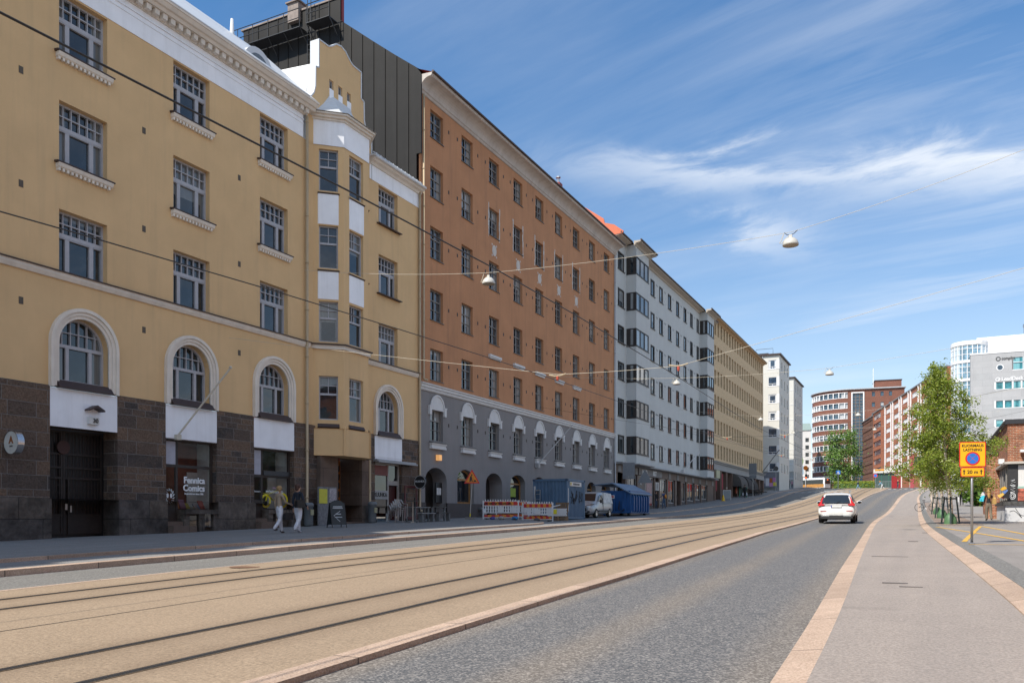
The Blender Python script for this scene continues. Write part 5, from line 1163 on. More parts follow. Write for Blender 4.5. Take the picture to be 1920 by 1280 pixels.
# ------------------------------------------------------------------ grey office with the round glass stair
CONC = brick('grey_stone_panels', (.40, .40, .41), (.36, .365, .375), (.30, .30, .31), 3.2, 1.2, .02, .06, .5, .05, nb=20.)
TEAL = glass('teal_glass', (.02, .12, .14), (.2, .45, .48), .5, .9, 0.)
WPANEL = M('white_cladding', (.74, .74, .75), .5, .02, 1)
go = Bld('office_building', 'grey stone office with teal windows and a round white framed glass tower at its corner', 7.5, 182.5, 0, GT(182), 7.5)
rows = [(24.45, 1.35), (20.9, 1.35), (17.3, 1.35), (13.7, 1.35), (10.1, 1.35)]
hh = [(11.75 + 1.43 * k, 11.75 + 1.43 * k + 1.15, c, c + h) for k in range(11) for c, h in rows] + [(14.5, 20.0, 28.0, 30.3)]
mb = MB(); wall(mb, 7.5, 34, 5.2, 31.3, hh, depth=.2); wall(mb, 0, 20, 5.2, 31.3, [], tf=lambda a, y, c: (7.5, 20 - a, c)); go.part('wall', mb, CONC)
mp = MB()
for h in hh: mp.face([(h[0], .15, h[2]), (h[1], .15, h[2]), (h[1], .15, h[3]), (h[0], .15, h[3])])
split_parts(go, 'pane', mp, TEAL)
mb = MB()
for c, h in rows:
    mb.box(11.6, 27.6, -.03, .15, c - .12, c)
    for k in range(12): mb.box(11.75 + 1.43 * k - .28, 11.75 + 1.43 * k, -.02, .15, c, c + h)
for x in (14.4, 16.1, 17.9): mb.box(x, x + .14, .0, .14, 28, 30.3)
mb.box(14.4, 20, -.02, .14, 27.85, 28); mb.box(14.4, 20, 0, .14, 29.3, 29.4)
go.part('window_frame', mb, FRW)
mb = MB(); mb.prism([(12.4 + .62 * math.cos(t * math.pi / 10), 28.55 + .62 * math.sin(t * math.pi / 10)) for t in range(20)], -.03, .0, 'y'); go.part('round_frame', mb, FRW)
mb = MB(); mb.prism([(12.4 + .46 * math.cos(t * math.pi / 10), 28.55 + .46 * math.sin(t * math.pi / 10)) for t in range(20)], -.05, -.03, 'y'); go.part('round_pane', mb, PANEF)
mb = MB(); mb.box(7.4, 34, -.08, 20, 31.3, 31.5); go.part('parapet', mb, FRW)
mb = MB(); mb.box(9.2, 40, 14.3, 24, 31.4, 37.2); go.part('attic', mb, WPANEL)
mb = MB(); mb.prism([(19.2 + 1.35 * math.cos(t * math.pi / 12), 32.1 + 1.35 * math.sin(t * math.pi / 12)) for t in range(13)], 14.2, 14.3, 'y'); go.part('lunette_pane', mb, PANEF)
mb = MB(); mb.lathe([(1.15, 37.2), (1.15, 37.6), (1.0, 37.7), (1.0, 39.6), (1.15, 39.7), (1.1, 40.3), (.001, 40.6)], 14, 0, (19, 20, 0)); mb.lathe([(.5, 37.2), (.5, 38.3), (.001, 38.6)], 10, 0, (22.3, 20, 0)); mb.lathe([(.5, 37.2), (.5, 38.3), (.001, 38.6)], 10, 0, (24.3, 20, 0)); go.part('roof_vent', mb, STEEL)
go.text('LeadDesk', .98, FRW, 14.4, -.06, 26.3, bold=.03, sx=.9)
mb = MB(); ringp(mb, 12.05, 26.3, .42, .15, -.05, 0, 14); mb.ball((12.2, -.05, 26.2), .16, .05, .16); go.part('logo', mb, FRW)
go.text('compiim', .8, flat('charcoal_letters', (.06, .06, .06), .5), 13.75, -.06, 30.2, bold=.02, sx=.8); mb = MB(); ringp(mb, 12.1, 30.2, .42, .15, -.05, 0, 12); go.part('logo', mb, bpy.data.materials['charcoal_letters'])
cx, cy, cr = 7.5, 5.5, 3.15                                            # glass stair tower
mb = MB(); mp = MB(); n = 22
for k in range(n):
    t0, t1 = 2 * math.pi * k / n, 2 * math.pi * (k + 1) / n
    p, q = (cx + cr * math.cos(t0), cy + cr * math.sin(t0)), (cx + cr * math.cos(t1), cy + cr * math.sin(t1))
    mp.face([(p[0], p[1], 6), (q[0], q[1], 6), (q[0], q[1], 34), (p[0], p[1], 34)])
    mb.tube([(p[0], p[1], 5.5), (p[0], p[1], 34.3)], .09, 5)
    for z in [34.3 - 3.57 * i for i in range(9)]:
        if z > 6: mb.bar((p[0], p[1], z - .15), (q[0], q[1], z - .15), .3, .55 if z < 34 else .7)
        for dz in (1.2, 2.3): 
            if z - dz > 6: mb.bar((p[0], p[1], z - dz), (q[0], q[1], z - dz), .12, .1)
mb.lathe([(cr + .1, 34.3), (cr + .1, 34.6), (.001, 34.8)], n, 0, (cx, cy, 0))
go.part('tower_frame', mb, FRW); go.part('tower_pane', mp, glass('tower_glass', (.10, .17, .22), (.55, .62, .65), .9, 1., 0.))
mb = MB(); mb.tube([(cx, cy, 5), (cx, cy, 34)], 1.6, 12); go.part('stair_core', mb, WPANEL)

# ------------------------------------------------------------------ low brick building at the right edge
BRKK = brick('kiosk_brick', (.34, .115, .055), (.21, .075, .045), (.40, .29, .21), .27, .085, .013, .35, 3., .5, nb=14.)
kb = Bld('brick_building', 'low red brick building with a boarded graffiti covered shop corner', 3.55, 47.5, 0, GT(47) + .1, 3.55)
mb = MB(); wall(mb, 3.55, 13, 2.75, 4.62, [], y=0)
tf = lambda a, y, c: (3.55 + y, 20.1 - a, c)                           # left face, running away along the street
wall(mb, 0, 20.1, 2.75, 4.62, [], tf=tf); wall(mb, 0, 14.3, -.6, 2.75, [(1.6, 6.4, .55, 2.75, 0, .3), (8, 13.4, .55, 2.75, 0, .3)], tf=tf)
mb.box(2.98, 3.6, 5.7, 7.3, -.5, 3.55); mb.box(3.7, 13, 4.5, 20, -.6, 4.6)
kb.part('wall', mb, BRKK)
mb = MB(); mb.box(3.45, 13, -.1, .2, 4.62, 4.84); mb.box(3.45, 3.75, .2, 20.1, 4.62, 4.84); mb.box(2.88, 3.62, 5.6, 7.4, 3.55, 3.68); mb.box(3.4, 13, .2, 20, 4.7, 4.8); kb.part('parapet_cap', mb, DKSTEEL)
mb = MB(); mb.box(3.4, 13, -.18, .1, 2.66, 2.77); mb.box(3.4, 3.7, .1, 5.7, 2.66, 2.77); kb.part('canopy', mb, M('beige_canopy', (.45, .42, .38), .6))
mb = MB(); mb.box(3.56, 3.98, .02, .3, .82, 2.66); mb.box(3.62, 3.8, .3, 5.6, .82, 2.66); kb.part('shop_frame', mb, flat('black_boards', (.03, .03, .032), .5))
mp = MB(); mp.box(3.58, 3.62, .5, 5.5, .95, 2.55)
for y in (.9, 2.1, 3.3, 4.5): mp.box(3.54, 3.58, y, y + .1, .9, 2.6)
for q in (9.0, 14.4): mp.box(3.75, 3.8, q - 2.0, q + 2.6, .6, 2.7)
kb.part('shop_pane', mp, M('dusty_boards', (.22, .21, .2), .6, .2, 3))
mb = MB(); mb.box(4.0, 13, .05, .2, .85, 2.6); kb.part('poster_wall', mb, WHITE)
mb = MB(); mb.box(3.98, 13, .04, .05, .85, 1.45); kb.part('poster_strip', mb, M('red_white_print', (.42, .12, .08), .6, .9, 5.))
mb = MB(); mb.box(3.98, 13, .03, .04, 1.45, 1.56); kb.part('poster_edge', mb, flat('mint_print', (.3, .45, .4), .6))
kb.text('H', .17, BLACK, 4.72, .03, 2.18); kb.text('12', .16, BLACK, 4.72, .03, 1.85); kb.text('WP', .16, BLACK, 4.7, .03, 1.68); 
mb = MB(); mb.box(3.35, 13, -.2, .4, .66, .82); mb.box(3.35, 3.7, .4, 5.5, .66, .82); mb.box(3.3, 3.7, 6.4, 12.5, .45, .58); kb.part('stone_ledge', mb, M('dirty_dark_ledge', (.06, .06, .06), .7, .6, 8))
mb = MB(); mb.box(3.45, 13, -.08, .4, -.7, .66); mb.box(3.45, 3.75, .4, 5.6, -.7, .66); kb.part('low_wall', mb, M('whitewashed_wall', (.55, .56, .58), .8, .06, 2, streak=.2, grime=(.35, .35, .36)))
def scribble(seed, x0, x1, z0, z1, y, n, r, sharp=.5):
    g_ = random.Random(seed); pts = []; 
    for k in range(n):
        t = k / (n - 1); pts.append((x0 + (x1 - x0) * (t + g_.uniform(-.12, .12)), y, z0 + (z1 - z0) * g_.random()))
    out = []
    for k in range(len(pts) - 1):
        for s in range(5):
            u = s / 5; a = Vector(pts[max(k - 1, 0)]); b = Vector(pts[k]); c = Vector(pts[k + 1]); d = Vector(pts[min(k + 2, len(pts) - 1)])
            out.append(.5 * ((2 * b) + (c - a) * u + (2 * a - 5 * b + 4 * c - d) * u * u + (3 * b - a - 3 * c + d) * u ** 3))
    m_ = MB(); m_.tube(out, r, 4); return m_
m_ = scribble(3, 3.8, 6.5, -.02, .6, -.085, 22, .012); kb.part('graffiti', m_, BLACK)
m_ = MB()
for cz, r in ((1.08, .13), (1.08, .07)):
    m_.tube([(3.76 + r * math.cos(t * .6), .005, cz + r * 1.2 * math.sin(t * .6)) for t in range(12)], .016, 4)
m_.tube([(3.66, .005, 1.26), (3.86, .005, 1.3), (3.68, .005, 1.42), (3.87, .005, 1.46), (3.7, .005, 1.56), (3.88, .005, 1.58)], .018, 4)
m_.tube([(3.66, .005, 1.62), (3.88, .005, 1.62), (3.7, .005, 1.72), (3.88, .005, 1.76), (3.68, .005, 1.84), (3.86, .005, 1.88)], .016, 4)
kb.part('graffiti', m_, LETW)
mb = MB(); mb.box(4.05, 4.35, -.5, -.1, 3.2, 3.32); mb.tube([(4.4, -.05, 3.4), (4.8, -.1, 3.45), (5.6, -.05, 3.4)], .03, 5); mb.box(3.25, 3.5, 1.2, 1.6, 2.75, 3.0); split_parts(kb, 'floodlight', mb, FRW)
mb = MB(); mb.ball((2.9, 8.2, 2.35), .22, .25, .2); mb.ball((2.75, 9.6, 2.3), .2, .25, .2); split_parts(kb, 'round_lamp', mb, flat('grey_lamp', (.3, .33, .38), .4))
for x, z, c, s in ((3.3, 1.35, (.65, .35, .02), .22), (3.42, 1.2, (.1, .2, .5), .2), (3.2, 1.0, (.7, .45, .1), .25), (3.36, .95, (.6, .08, .04), .2)):
    mb = MB(); mb.prism([(x, z), (x + s, z + .1), (x + s * .6, z + s), (x - .1, z + s * .5)], -.06, .02, 'y'); kb.part('paper_rosette', mb, flat('coloured_paper', c, .7))
mb = MB(); mb.prism([(3.3, 1.05), (3.62, .92), (3.62, 1.42)], -.12, -.06, 'y'); kb.part('black_pennant', mb, BLACK)
# ------------------------------------------------------------------ vehicles
def loft(mb, rings, m=0, cap=True):
    base = len(mb.v); n = len(rings[0])
    for r in rings: mb.v += [tuple(p) for p in r]
    for i in range(len(rings) - 1):
        for k in range(n):
            k2 = (k + 1) % n; mb.f.append((base + i * n + k, base + i * n + k2, base + (i + 1) * n + k2, base + (i + 1) * n + k)); mb.m.append(m)
    if cap:
        mb.f.append(tuple(base + k for k in range(n))[::-1]); mb.m.append(m); mb.f.append(tuple(base + (len(rings) - 1) * n + k for k in range(n))); mb.m.append(m)
def ring(y, pts):
    """closed symmetric ring from right-half points (x, z), bottom to top"""
    return [(x, y, z) for x, z in pts] + [(-x, y, z) for x, z in pts[::-1]]
def subdiv(o, lv=1):
    md = o.modifiers.new('smooth', 'SUBSURF'); md.levels = md.render_levels = lv; return o
def wheel(parent, x, y, r, wd, rim):
    mb = MB(); mb.lathe([(r * .62, -wd / 2), (r * .93, -wd / 2), (r, -wd / 2 + .03), (r, wd / 2 - .03), (r * .93, wd / 2), (r * .62, wd / 2)], 24)
    o = mb.build('wheel', TYRE, parent, (x, y, r), (0, R(90), 0), True)
    mb = MB(); s = 1 if x > 0 else -1
    mb.lathe([(.001, s * wd * .38), (r * .16, s * wd * .42), (r * .2, s * wd * .36), (r * .2, s * wd * .2)], 14)
    for k in range(10):
        t = 2 * math.pi * k / 10; mb.bar((r * .15 * math.cos(t), r * .15 * math.sin(t), s * wd * .36), (r * .6 * math.cos(t), r * .6 * math.sin(t), s * wd * .4), .05, .03)
    mb.lathe([(r * .57, s * wd * .45), (r * .64, s * wd * .5), (r * .64, -s * wd * .3)], 24); mb.lathe([(.001, s * wd * .05), (r * .6, s * wd * .05)], 20, 1)
    mb.build('rim', [rim, BLACK], o); return o
CARW = flat('white_car_paint', (.78, .78, .76), .25, coat=.6); CARG = flat('car_glass', (.012, .014, .017), .04, spec=.9)
TAIL = flat('red_lamp_plastic', (.52, .012, .01), .15, spec=.8); TRIMB = flat('black_plastic', (.03, .03, .03), .55); CHROME = flat('bright_metal', (.6, .6, .6), .2, .9); PLATE = flat('number_plate', (.72, .72, .7), .5); BLUEP = flat('plate_blue', (.02, .06, .35), .5)
car = thing('parked_car', 'white estate car with roof bars and tall red tail lamps driving away along the lane', 'car', (-4.32, 47.35, Zg(-4.3, 48.6)), 0, None, (R(1.4), 0, R(2.2))); car.name = 'white_car'
S = [(0.02, .50, .70, .80, .90, .55, .90, 1.02, .86), ]
def body(st):
    return [ring(y, [(.02, zb), (wl - .12, zb), (wl, zb + .14), (wm, zm), (wt, zt - .07), (wt - .10, zt), (.02, zt + .012)]) for y, zb, wl, wm, zm, wt, zt in st]
mb = MB(); loft(mb, body([(.0, .42, .78, .82, .62, .76, .86), (.06, .36, .88, .92, .66, .86, 1.02), (.35, .30, .92, .95, .70, .90, 1.07), (1.0, .26, .94, .955, .72, .92, 1.06), (2.4, .24, .94, .955, .7, .92, 1.03), (3.3, .24, .94, .95, .7, .91, .99), (4.2, .28, .92, .94, .66, .84, .90), (4.6, .34, .84, .86, .6, .72, .78), (4.69, .42, .7, .72, .56, .62, .68)])); subdiv(mb.build('body', CARW, car, smooth=True))
def house(st): return [ring(y, [(.02, zb), (wb, zb), ((wb * .45 + wt * .55), (zb + zt) / 2), (wt, zt - .06), (wt - .09, zt), (.02, zt + .015)]) for y, zb, wb, wt, zt in st]
mb = MB(); loft(mb, house([(.22, 1.0, .84, .74, 1.08), (.30, 1.0, .86, .70, 1.32), (.52, 1.0, .87, .67, 1.56), (1.0, 1.0, .88, .68, 1.61), (2.2, 1.0, .88, .69, 1.62), (2.9, .98, .87, .66, 1.52), (3.5, .95, .84, .62, 1.16), (3.66, .94, .82, .60, 1.0)])); subdiv(mb.build('cabin', CARW, car, smooth=True))
mb = MB()                                                                # rear window, set on the tailgate slope
mb.face([(-.66, .10, 1.07), (.66, .10, 1.07), (.63, .215, 1.30), (.55, .33, 1.50), (-.55, .33, 1.50), (-.63, .215, 1.30)]); rw = mb.build('rear_window', CARG, car)
mb = MB(); mb.bar((0, .09, 1.09), (.2, .14, 1.17), .02, .02); mb.build('wiper', BLACK, rw)
mb = MB(); mb.box(-.58, .58, .34, .52, 1.52, 1.56); mb.build('rear_spoiler', CARW, car)
for s in (1, -1):
    mb = MB(); mb.prism([(s * .60, .96), (s * .90, .93), (s * .92, 1.02), (s * .83, 1.10), (s * .72, 1.34), (s * .655, 1.45), (s * .64, 1.44), (s * .70, 1.24), (s * .73, 1.06), (s * .58, 1.01)], -.005, .34, 'y')
    # the lamp leans forward with the tailgate
    mb.v = [(x, y + max(0, z - 1.02) * .62 - .02, z) for x, y, z in mb.v]; mb.build('tail_lamp', TAIL, car)
    mb = MB(); mb.face([(s * .895, .75, 1.06), (s * .895, 2.95, 1.03), (s * .72, 2.75, 1.45), (s * .73, 1.1, 1.53)]); mb.face([(s * .90, .75, 1.06), (s * .90, 1.1, 1.06), (s * .74, 1.1, 1.53)]); mb.build('side_window', CARG, car)
    mb = MB(); mb.ball((s * 1.06, 3.0, 1.1), .14, .09, .085, 12, 8); o = mb.build('wing_mirror', CARW, car, smooth=True)
    mb = MB(); mb.ball((s * 1.065, 2.95, 1.1), .11, .065, .065, 12, 8); mb.build('mirror_glass', CARG, o, smooth=True)
    for y in (.86, 3.72): wheel(car, s * .80, y, .355, .25, CHROME)
    mb = MB(); mb.tube([(s * .62, .7, 1.63), (s * .62, .9, 1.70), (s * .62, 2.4, 1.70), (s * .62, 2.6, 1.63)], .022, 6); mb.build('roof_rail', CHROME, car)
    mb = MB(); mb.box(s * .35 - .0, s * .74, -.03, .1, .38, .44) if s > 0 else mb.box(-.74, -.35, -.03, .1, .38, .44); mb.build('exhaust_tip', CHROME, car)
    mb = MB(); mb.box(min(s * .5, s * .8), max(s * .5, s * .8), -.012, .05, .655, .68); mb.build('reflector', TAIL, car)
for y in (.95, 2.3):
    mb = MB(); mb.bar((-.66, y, 1.74), (.66, y, 1.74), .06, .035); mb.build('roof_bar', CHROME, car)
mb = MB(); mb.box(-.8, .8, -.015, .4, .28, .42); mb.box(-.72, .72, -.02, .1, .26, .3); mb.build('rear_bumper', TRIMB, car)
mb = MB(); mb.box(-.62, .62, -.016, .05, .975, .99); mb.build('tailgate_seam', BLACK, car)
mb = MB(); mb.box(-.27, .27, -.03, .0, .86, .97); pl = mb.build('number_plate', PLATE, car)
mb = MB(); mb.box(-.27, -.22, -.034, -.03, .86, .97); mb.build('plate_band', BLUEP, pl)
for i, ch in enumerate('VOLVO'): text(ch, .06, CHROME, car, (-.32 + .16 * i, -.016, 1.035), bold=.002)
mb = MB(); mb.box(-.8, .8, .3, 4.3, .2, .3); mb.build('underbody', BLACK, car)

SILV = flat('silver_van_paint', (.40, .41, .42), .3, .25, coat=.4)
van = thing('silver_van', 'silver panel van with a scribbled side parked between the blue container and skip', 'van', (-21.45, 53.5, Zg(-20, 55) - .02), 0, None, (R(1), 0, 0))
def vr(y, zb, w, zm, wt, zt): return ring(y, [(.02, zb), (w - .1, zb), (w, zb + .15), (w + .01, zm), (wt, zt - .12), (wt - .12, zt), (.02, zt + .02)])
mb = MB(); loft(mb, [vr(-.02, .36, .62, .6, .58, .80), vr(.1, .26, .80, .62, .76, .92), vr(.45, .24, .90, .66, .84, 1.04), (vr(1.05, .22, .915, .8, .84, 1.14)), vr(1.5, .22, .92, .9, .78, 1.60), vr(1.85, .22, .92, 1.0, .72, 1.80), vr(2.4, .22, .92, 1.0, .72, 1.84), vr(4.3, .24, .92, 1.0, .72, 1.82), vr(4.42, .34, .88, 1.0, .68, 1.74)]); subdiv(mb.build('body', SILV, van, smooth=True))
mb = MB(); mb.face([(-.76, .97, 1.19), (.76, .97, 1.19), (.62, 1.56, 1.70), (-.62, 1.56, 1.70)]); mb.build('windscreen', CARG, van)
for s in (1, -1):
    mb = MB(); mb.face([(s * .915, 1.2, 1.18), (s * .925, 2.1, 1.18), (s * .80, 2.1, 1.62), (s * .79, 1.7, 1.62)]); mb.build('side_window', CARG, van)
    mb = MB(); mb.prism([(s * .42, .80), (s * .80, .88), (s * .88, 1.0), (s * .78, 1.0), (s * .46, .90)], -.0, .35, 'y'); mb.v = [(x, y + (abs(x) - .4) * .55, z) for x, y, z in mb.v]; mb.build('headlight', CARG if False else flat('headlight_lens', (.3, .31, .32), .1, .3), van)
    mb = MB(); mb.ball((s * 1.06, 1.35, 1.16), .1, .08, .13, 10, 8); mb.build('wing_mirror', TRIMB, van, smooth=True)
    for y in (.86, 3.52): wheel(van, s * .82, y, .33, .2, CHROME)
    mb = MB(); mb.box(min(s * .90, s * .945), max(s * .90, s * .945), 1.2, 3.1, .42, .52); mb.build('side_strip', TRIMB, van)
    mb = MB(); mb.ball((s * .62, .05, .45), .1, .06, .06, 8, 6); mb.build('fog_lamp', TRIMB, van)
mb = MB(); mb.prism([(-.52, .5), (.52, .5), (.44, .72), (-.44, .72)], -.06, .1, 'y'); mb.box(-.42, .42, -.03, .1, .79, .84); mb.box(-.6, .6, -.02, .1, .27, .36); mb.build('grille', TRIMB, van)
mb = MB(); mb.box(-.26, .26, -.085, -.06, .47, .58); mb.build('number_plate', PLATE, van)
mb = MB(); mb.face([(.933, 2.2, 1.0), (.93, 4.15, 1.0), (.78, 4.15, 1.72), (.79, 2.2, 1.72)]); mb.build('side_scribble', M('scribbled_white_paint', (.5, .5, .49), .4, .35, 4., coords='object'), van)
mb = MB(); mb.box(.9, .935, 2.14, 2.16, .4, 1.75); mb.box(.92, .94, 2.0, 2.12, 1.02, 1.07); mb.build('door_seam', BLACK, van)

bus = thing('city_bus', 'white and orange city bus crossing at the end of the street', 'bus', (-23.7, 236, GT(236) + .2), 0, None, (0, 0, R(62)))
mb = MB(); mb.box(-1.27, 1.27, 0, 11, .3, 3.0); mb.build('body', flat('bus_white', (.68, .68, .68), .4), bus)
mb = MB(); mb.box(-1.1, 1.1, -.02, 0, 1.35, 2.75); mb.build('rear_window', CARG, bus)
mb = MB(); mb.box(-1.29, -1.27, .5, 10.7, 1.3, 2.5); mb.build('side_window', CARG, bus)
mb = MB(); mb.box(-1.3, -1.275, .3, 10.7, .4, 1.3); mb.build('side_panel', M('orange_brown_wrap', (.42, .2, .05), .5, .3, 3), bus)
for s in (1, -1):
    for y in (2.2, 8.5): wheel(bus, s * 1.12, y, .48, .3, STEEL)
mb = MB(); mb.box(-.25, .25, -.04, -.02, 2.3, 2.6); mb.build('route_display', emit('orange_display', (.9, .15, .02), .5), bus)

# ------------------------------------------------------------------ building site by the grey house
CBLUE = M('container_blue', (.085, .15, .235), .5, .12, 1.5, streak=.35, grime=(.05, .085, .13), coords='world')
ct = thing('shipping_container', 'short blue steel container with black scribbles on its street end', 'container', (-21.5, 48.55, -.1))
def corr(mb, a0, a1, z0, z1, put, n, dep=.045):
    p = (a1 - a0) / n
    for k in range(n):
        a = a0 + p * k; q = [(a, 0), (a + p * .3, 0), (a + p * .42, dep), (a + p * .88, dep), (a + p, 0)]
        for (u, d), (u2, d2) in zip(q, q[1:]): mb.face([put(u, d, z0), put(u2, d2, z0), put(u2, d2, z1), put(u, d, z1)])
mb = MB()
corr(mb, -1.1, 1.1, .2, 2.45, lambda u, d, z: (u, d + .03, z), 9); corr(mb, .12, 2.88, .2, 2.45, lambda u, d, z: (1.19 - d, u, z), 12); corr(mb, .12, 2.88, .2, 2.45, lambda u, d, z: (-1.19 + d, u, z), 12)
mb.face([(-1.19, .03, 2.52), (1.19, .03, 2.52), (1.19, 2.96, 2.52), (-1.19, 2.96, 2.52)]); mb.face([(-1.19, 2.96, .2), (1.19, 2.96, .2), (1.19, 2.96, 2.5), (-1.19, 2.96, 2.5)])
mb.build('wall', CBLUE, ct)
mb = MB()
for x in (-1.2, 1.08):
    for y in (0, 2.87): mb.box(x, x + .12, y, y + .12, 0, 2.6)
for z in (.05, 2.46):
    for y in (0, 2.9): mb.box(-1.08, 1.08, y, y + .09, z, z + .14)
    for x in (-1.2, 1.11): mb.box(x, x + .09, .12, 2.87, z, z + .14)
mb.build('frame', CBLUE, ct)
mb = MB()
for x in (-1.22, 1.06):
    for y in (-.02, 2.84):
        for z in (0, 2.47): mb = MB(); mb.box(x, x + .17, y, y + .17, z, z + .13); mb.build('corner_casting', bpy.data.materials.get('casting_dark_blue') or flat('casting_dark_blue', (.03, .06, .11), .5), ct)
mb = MB(); mb.box(1.2, 1.225, .35, 2.3, 2.15, 2.42); mb.build('company_plate', flat('white_plate', (.55, .55, .55), .5), ct)
text('VUOKRATAAN', .17, BLACK, ct, (1.23, 1.42, 2.28), R(90), sx=.95); mb = MB(); mb.box(1.225, 1.235, .42, .6, 2.2, 2.38); mb.build('company_mark', flat('yellow_mark', (.55, .42, .03), .5), ct)
mb = MB(); mb.box(-1.14, -1.02, -.015, .0, .9, 2.15); mb.build('white_strip', flat('white_strip', (.6, .6, .6), .5), ct); mb = MB(); mb.box(1.2, 1.215, .1, .17, .5, 2.0); mb.build('white_strip', bpy.data.materials['white_strip'], ct)
m_ = MB()
for sd in (1, 2, 4):
    g_ = random.Random(sd); p = [(1.21, .4 + sd * .45 + g_.uniform(-.4, .4), 1.0 + .9 * g_.random()) for k in range(12)]; m_.tube(p, .014, 4)
m_.build('graffiti', BLACK, ct)
lad = thing('step_ladder', 'folded aluminium step ladder leaning on the blue container', 'ladder', (-22.3, 48.35, -.1))
mb = MB()
for s in (-1, 1): mb.bar((s * .25, -.25, 0), (s * .17, .1, 1.9), .06, .03)
mb.build('side_rail', STEEL, lad); mb = MB()
for k in range(5): mb.box(-.24 + k * .012, .24 - k * .012, -.22 + k * .06, -.12 + k * .06, .3 + .33 * k, .33 + .33 * k)
mb.build('rung', STEEL, lad); mb = MB(); mb.box(-.18, .18, .0, .14, 1.86, 1.92); mb.build('top_step', STEEL, lad)
REDB = flat('barrier_red', (.45, .012, .01), .5); ORB = flat('barrier_orange', (.60, .20, .01), .5); PLW = flat('barrier_white', (.62, .62, .63), .5)
def barrier(label, x, y, rz, n, scrib=0, L=2.1):
    t = thing('site_barrier', label, 'barrier', (x, y, Zg(x, y)), rz, 'plastic barriers around the building site')
    mb = MB()
    for a in (-L / 2, L / 2 - .06): mb.box(a, a + .06, -.03, .03, 0, 1.12)
    for z in (.1, .38, .78, 1.0): mb.box(-L / 2 + .06, L / 2 - .06, -.025, .025, z, z + .05)
    mb.build('frame', PLW, t); mb = MB(); k = -L / 2 + .14
    while k < L / 2 - .1: mb.box(k, k + .075, -.018, .018, .43, .78); mb.box(k, k + .05, -.018, .018, 1.05, 1.17); k += .145
    mb.box(-L / 2 + .06, L / 2 - .06, -.012, .012, .59, .62); mb.box(-L / 2 + .06, L / 2 - .06, -.012, .012, 1.05, 1.065); mb.box(-.3, -.27, -.012, .012, .6, 1.06); mb.build('slat', PLW, t)
    p = (L - .2) / n
    for z0, z1 in ((.83, 1.045), (.15, .28)):
        mb = MB()
        for i in range(n): mb.box(-L / 2 + .1 + p * i, -L / 2 + .1 + p * (i + 1), -.04, -.026, z0, z1, i % 2)
        mb.build('warning_stripe', [REDB, ORB], t)
    mb = MB(); mb.box(-.16, .18, -.045, -.018, .45, .74); mb.build('label_plate', WHITE, t)
    if scrib:
        m_ = MB()
        for a in range(6):
            g_ = random.Random(a + 9); m_.tube([(-.85 + a * .27 + .13 * math.cos(k * 1.9), -.045, .93 + .075 * math.sin(k * 2.4 + a)) for k in range(9)], .012, 4)
        m_.build('scribble', BLACK, t)
    for a in (-L / 2 + .2, L / 2 - .3): mb = MB(); mb.box(a, a + .12, -.35, .35, .0, .09); mb.build('foot', TRIMB, t)
    return t
barrier('red and orange striped white barrier covered in black scribble beside the road works sign', -22.02, 42.7, R(22), 9, 1)
barrier('clean red and orange striped white barrier leaning next to the stacked pallets', -20.55, 44.6, R(17), 10, 0, 1.85)
barrier('plain white barrier standing behind the scribbled one towards the wall', -23.3, 46.8, R(24), 9, 0); barrier('plain white barrier behind the striped pair, next to the blue container', -22.1, 47.6, R(24), 9, 0, 1.8)
PALW = M('weathered_pallet_wood', (.21, .14, .085), .8, .25, 5, coords='object')
pt = thing('pallet', 'stack of two wooden pallets beside the striped barriers', 'pallet', (-20.2, 46.9, Zg(-20.2, 46.9)), R(20))
for lv in (0, 1):
    mb = MB(); z = lv * .145
    for k in range(3): mb.box(-.6 + k * .52, -.6 + k * .52 + .14, -.4, .4, z + .02, z + .1)
    for k in range(5): mb.box(-.6, .6, -.4 + k * .17, -.4 + k * .17 + .12, z + .1, z + .125)
    mb.box(-.6, .6, -.4, .4, z, z + .02); mb.build('pallet_deck', PALW, pt)
st = thing('board_stack', 'stack of white plastic wrapped boards with a yellow tag on the pallets', 'boards', (-20.2, 46.9, Zg(-20.2, 46.9) + .29), R(20)); mb = MB()
for k in range(7): mb.box(-.66 + .012 * (k % 2), .5 - .02 * (k % 3), -.36, .38, k * .066, k * .066 + .06)
mb.build('board', WHITE, st); mb = MB(); mb.box(-.3, -.08, -.375, -.362, .12, .4); mb.build('tag', YEL, st)
for k in range(2):
    pk = MB(); pk.bar((-.6 - .05 * k, -.1 + .12 * k, .50 + .03 * k), (.1, -.05 + .12 * k, .68), .09, .05); pk.build('loose_profile', WHITE, st)
up = thing('pallet', 'brown wooden pallet standing upright against the blue container', 'pallet', (-20.6, 48.15, Zg(-20.6, 48)), 0, None, (R(-12), 0, 0)); mb = MB()
for k in range(6): mb.box(-.42 + k * .15, -.42 + k * .15 + .11, 0, .025, 0, 1.15)
for z in (.05, .55, 1.05): mb.box(-.42, .44, .025, .1, z, z + .1)
mb.build('pallet_deck', M('dark_pallet_wood', (.20, .13, .08), .85, .3, 6, coords='object'), up)
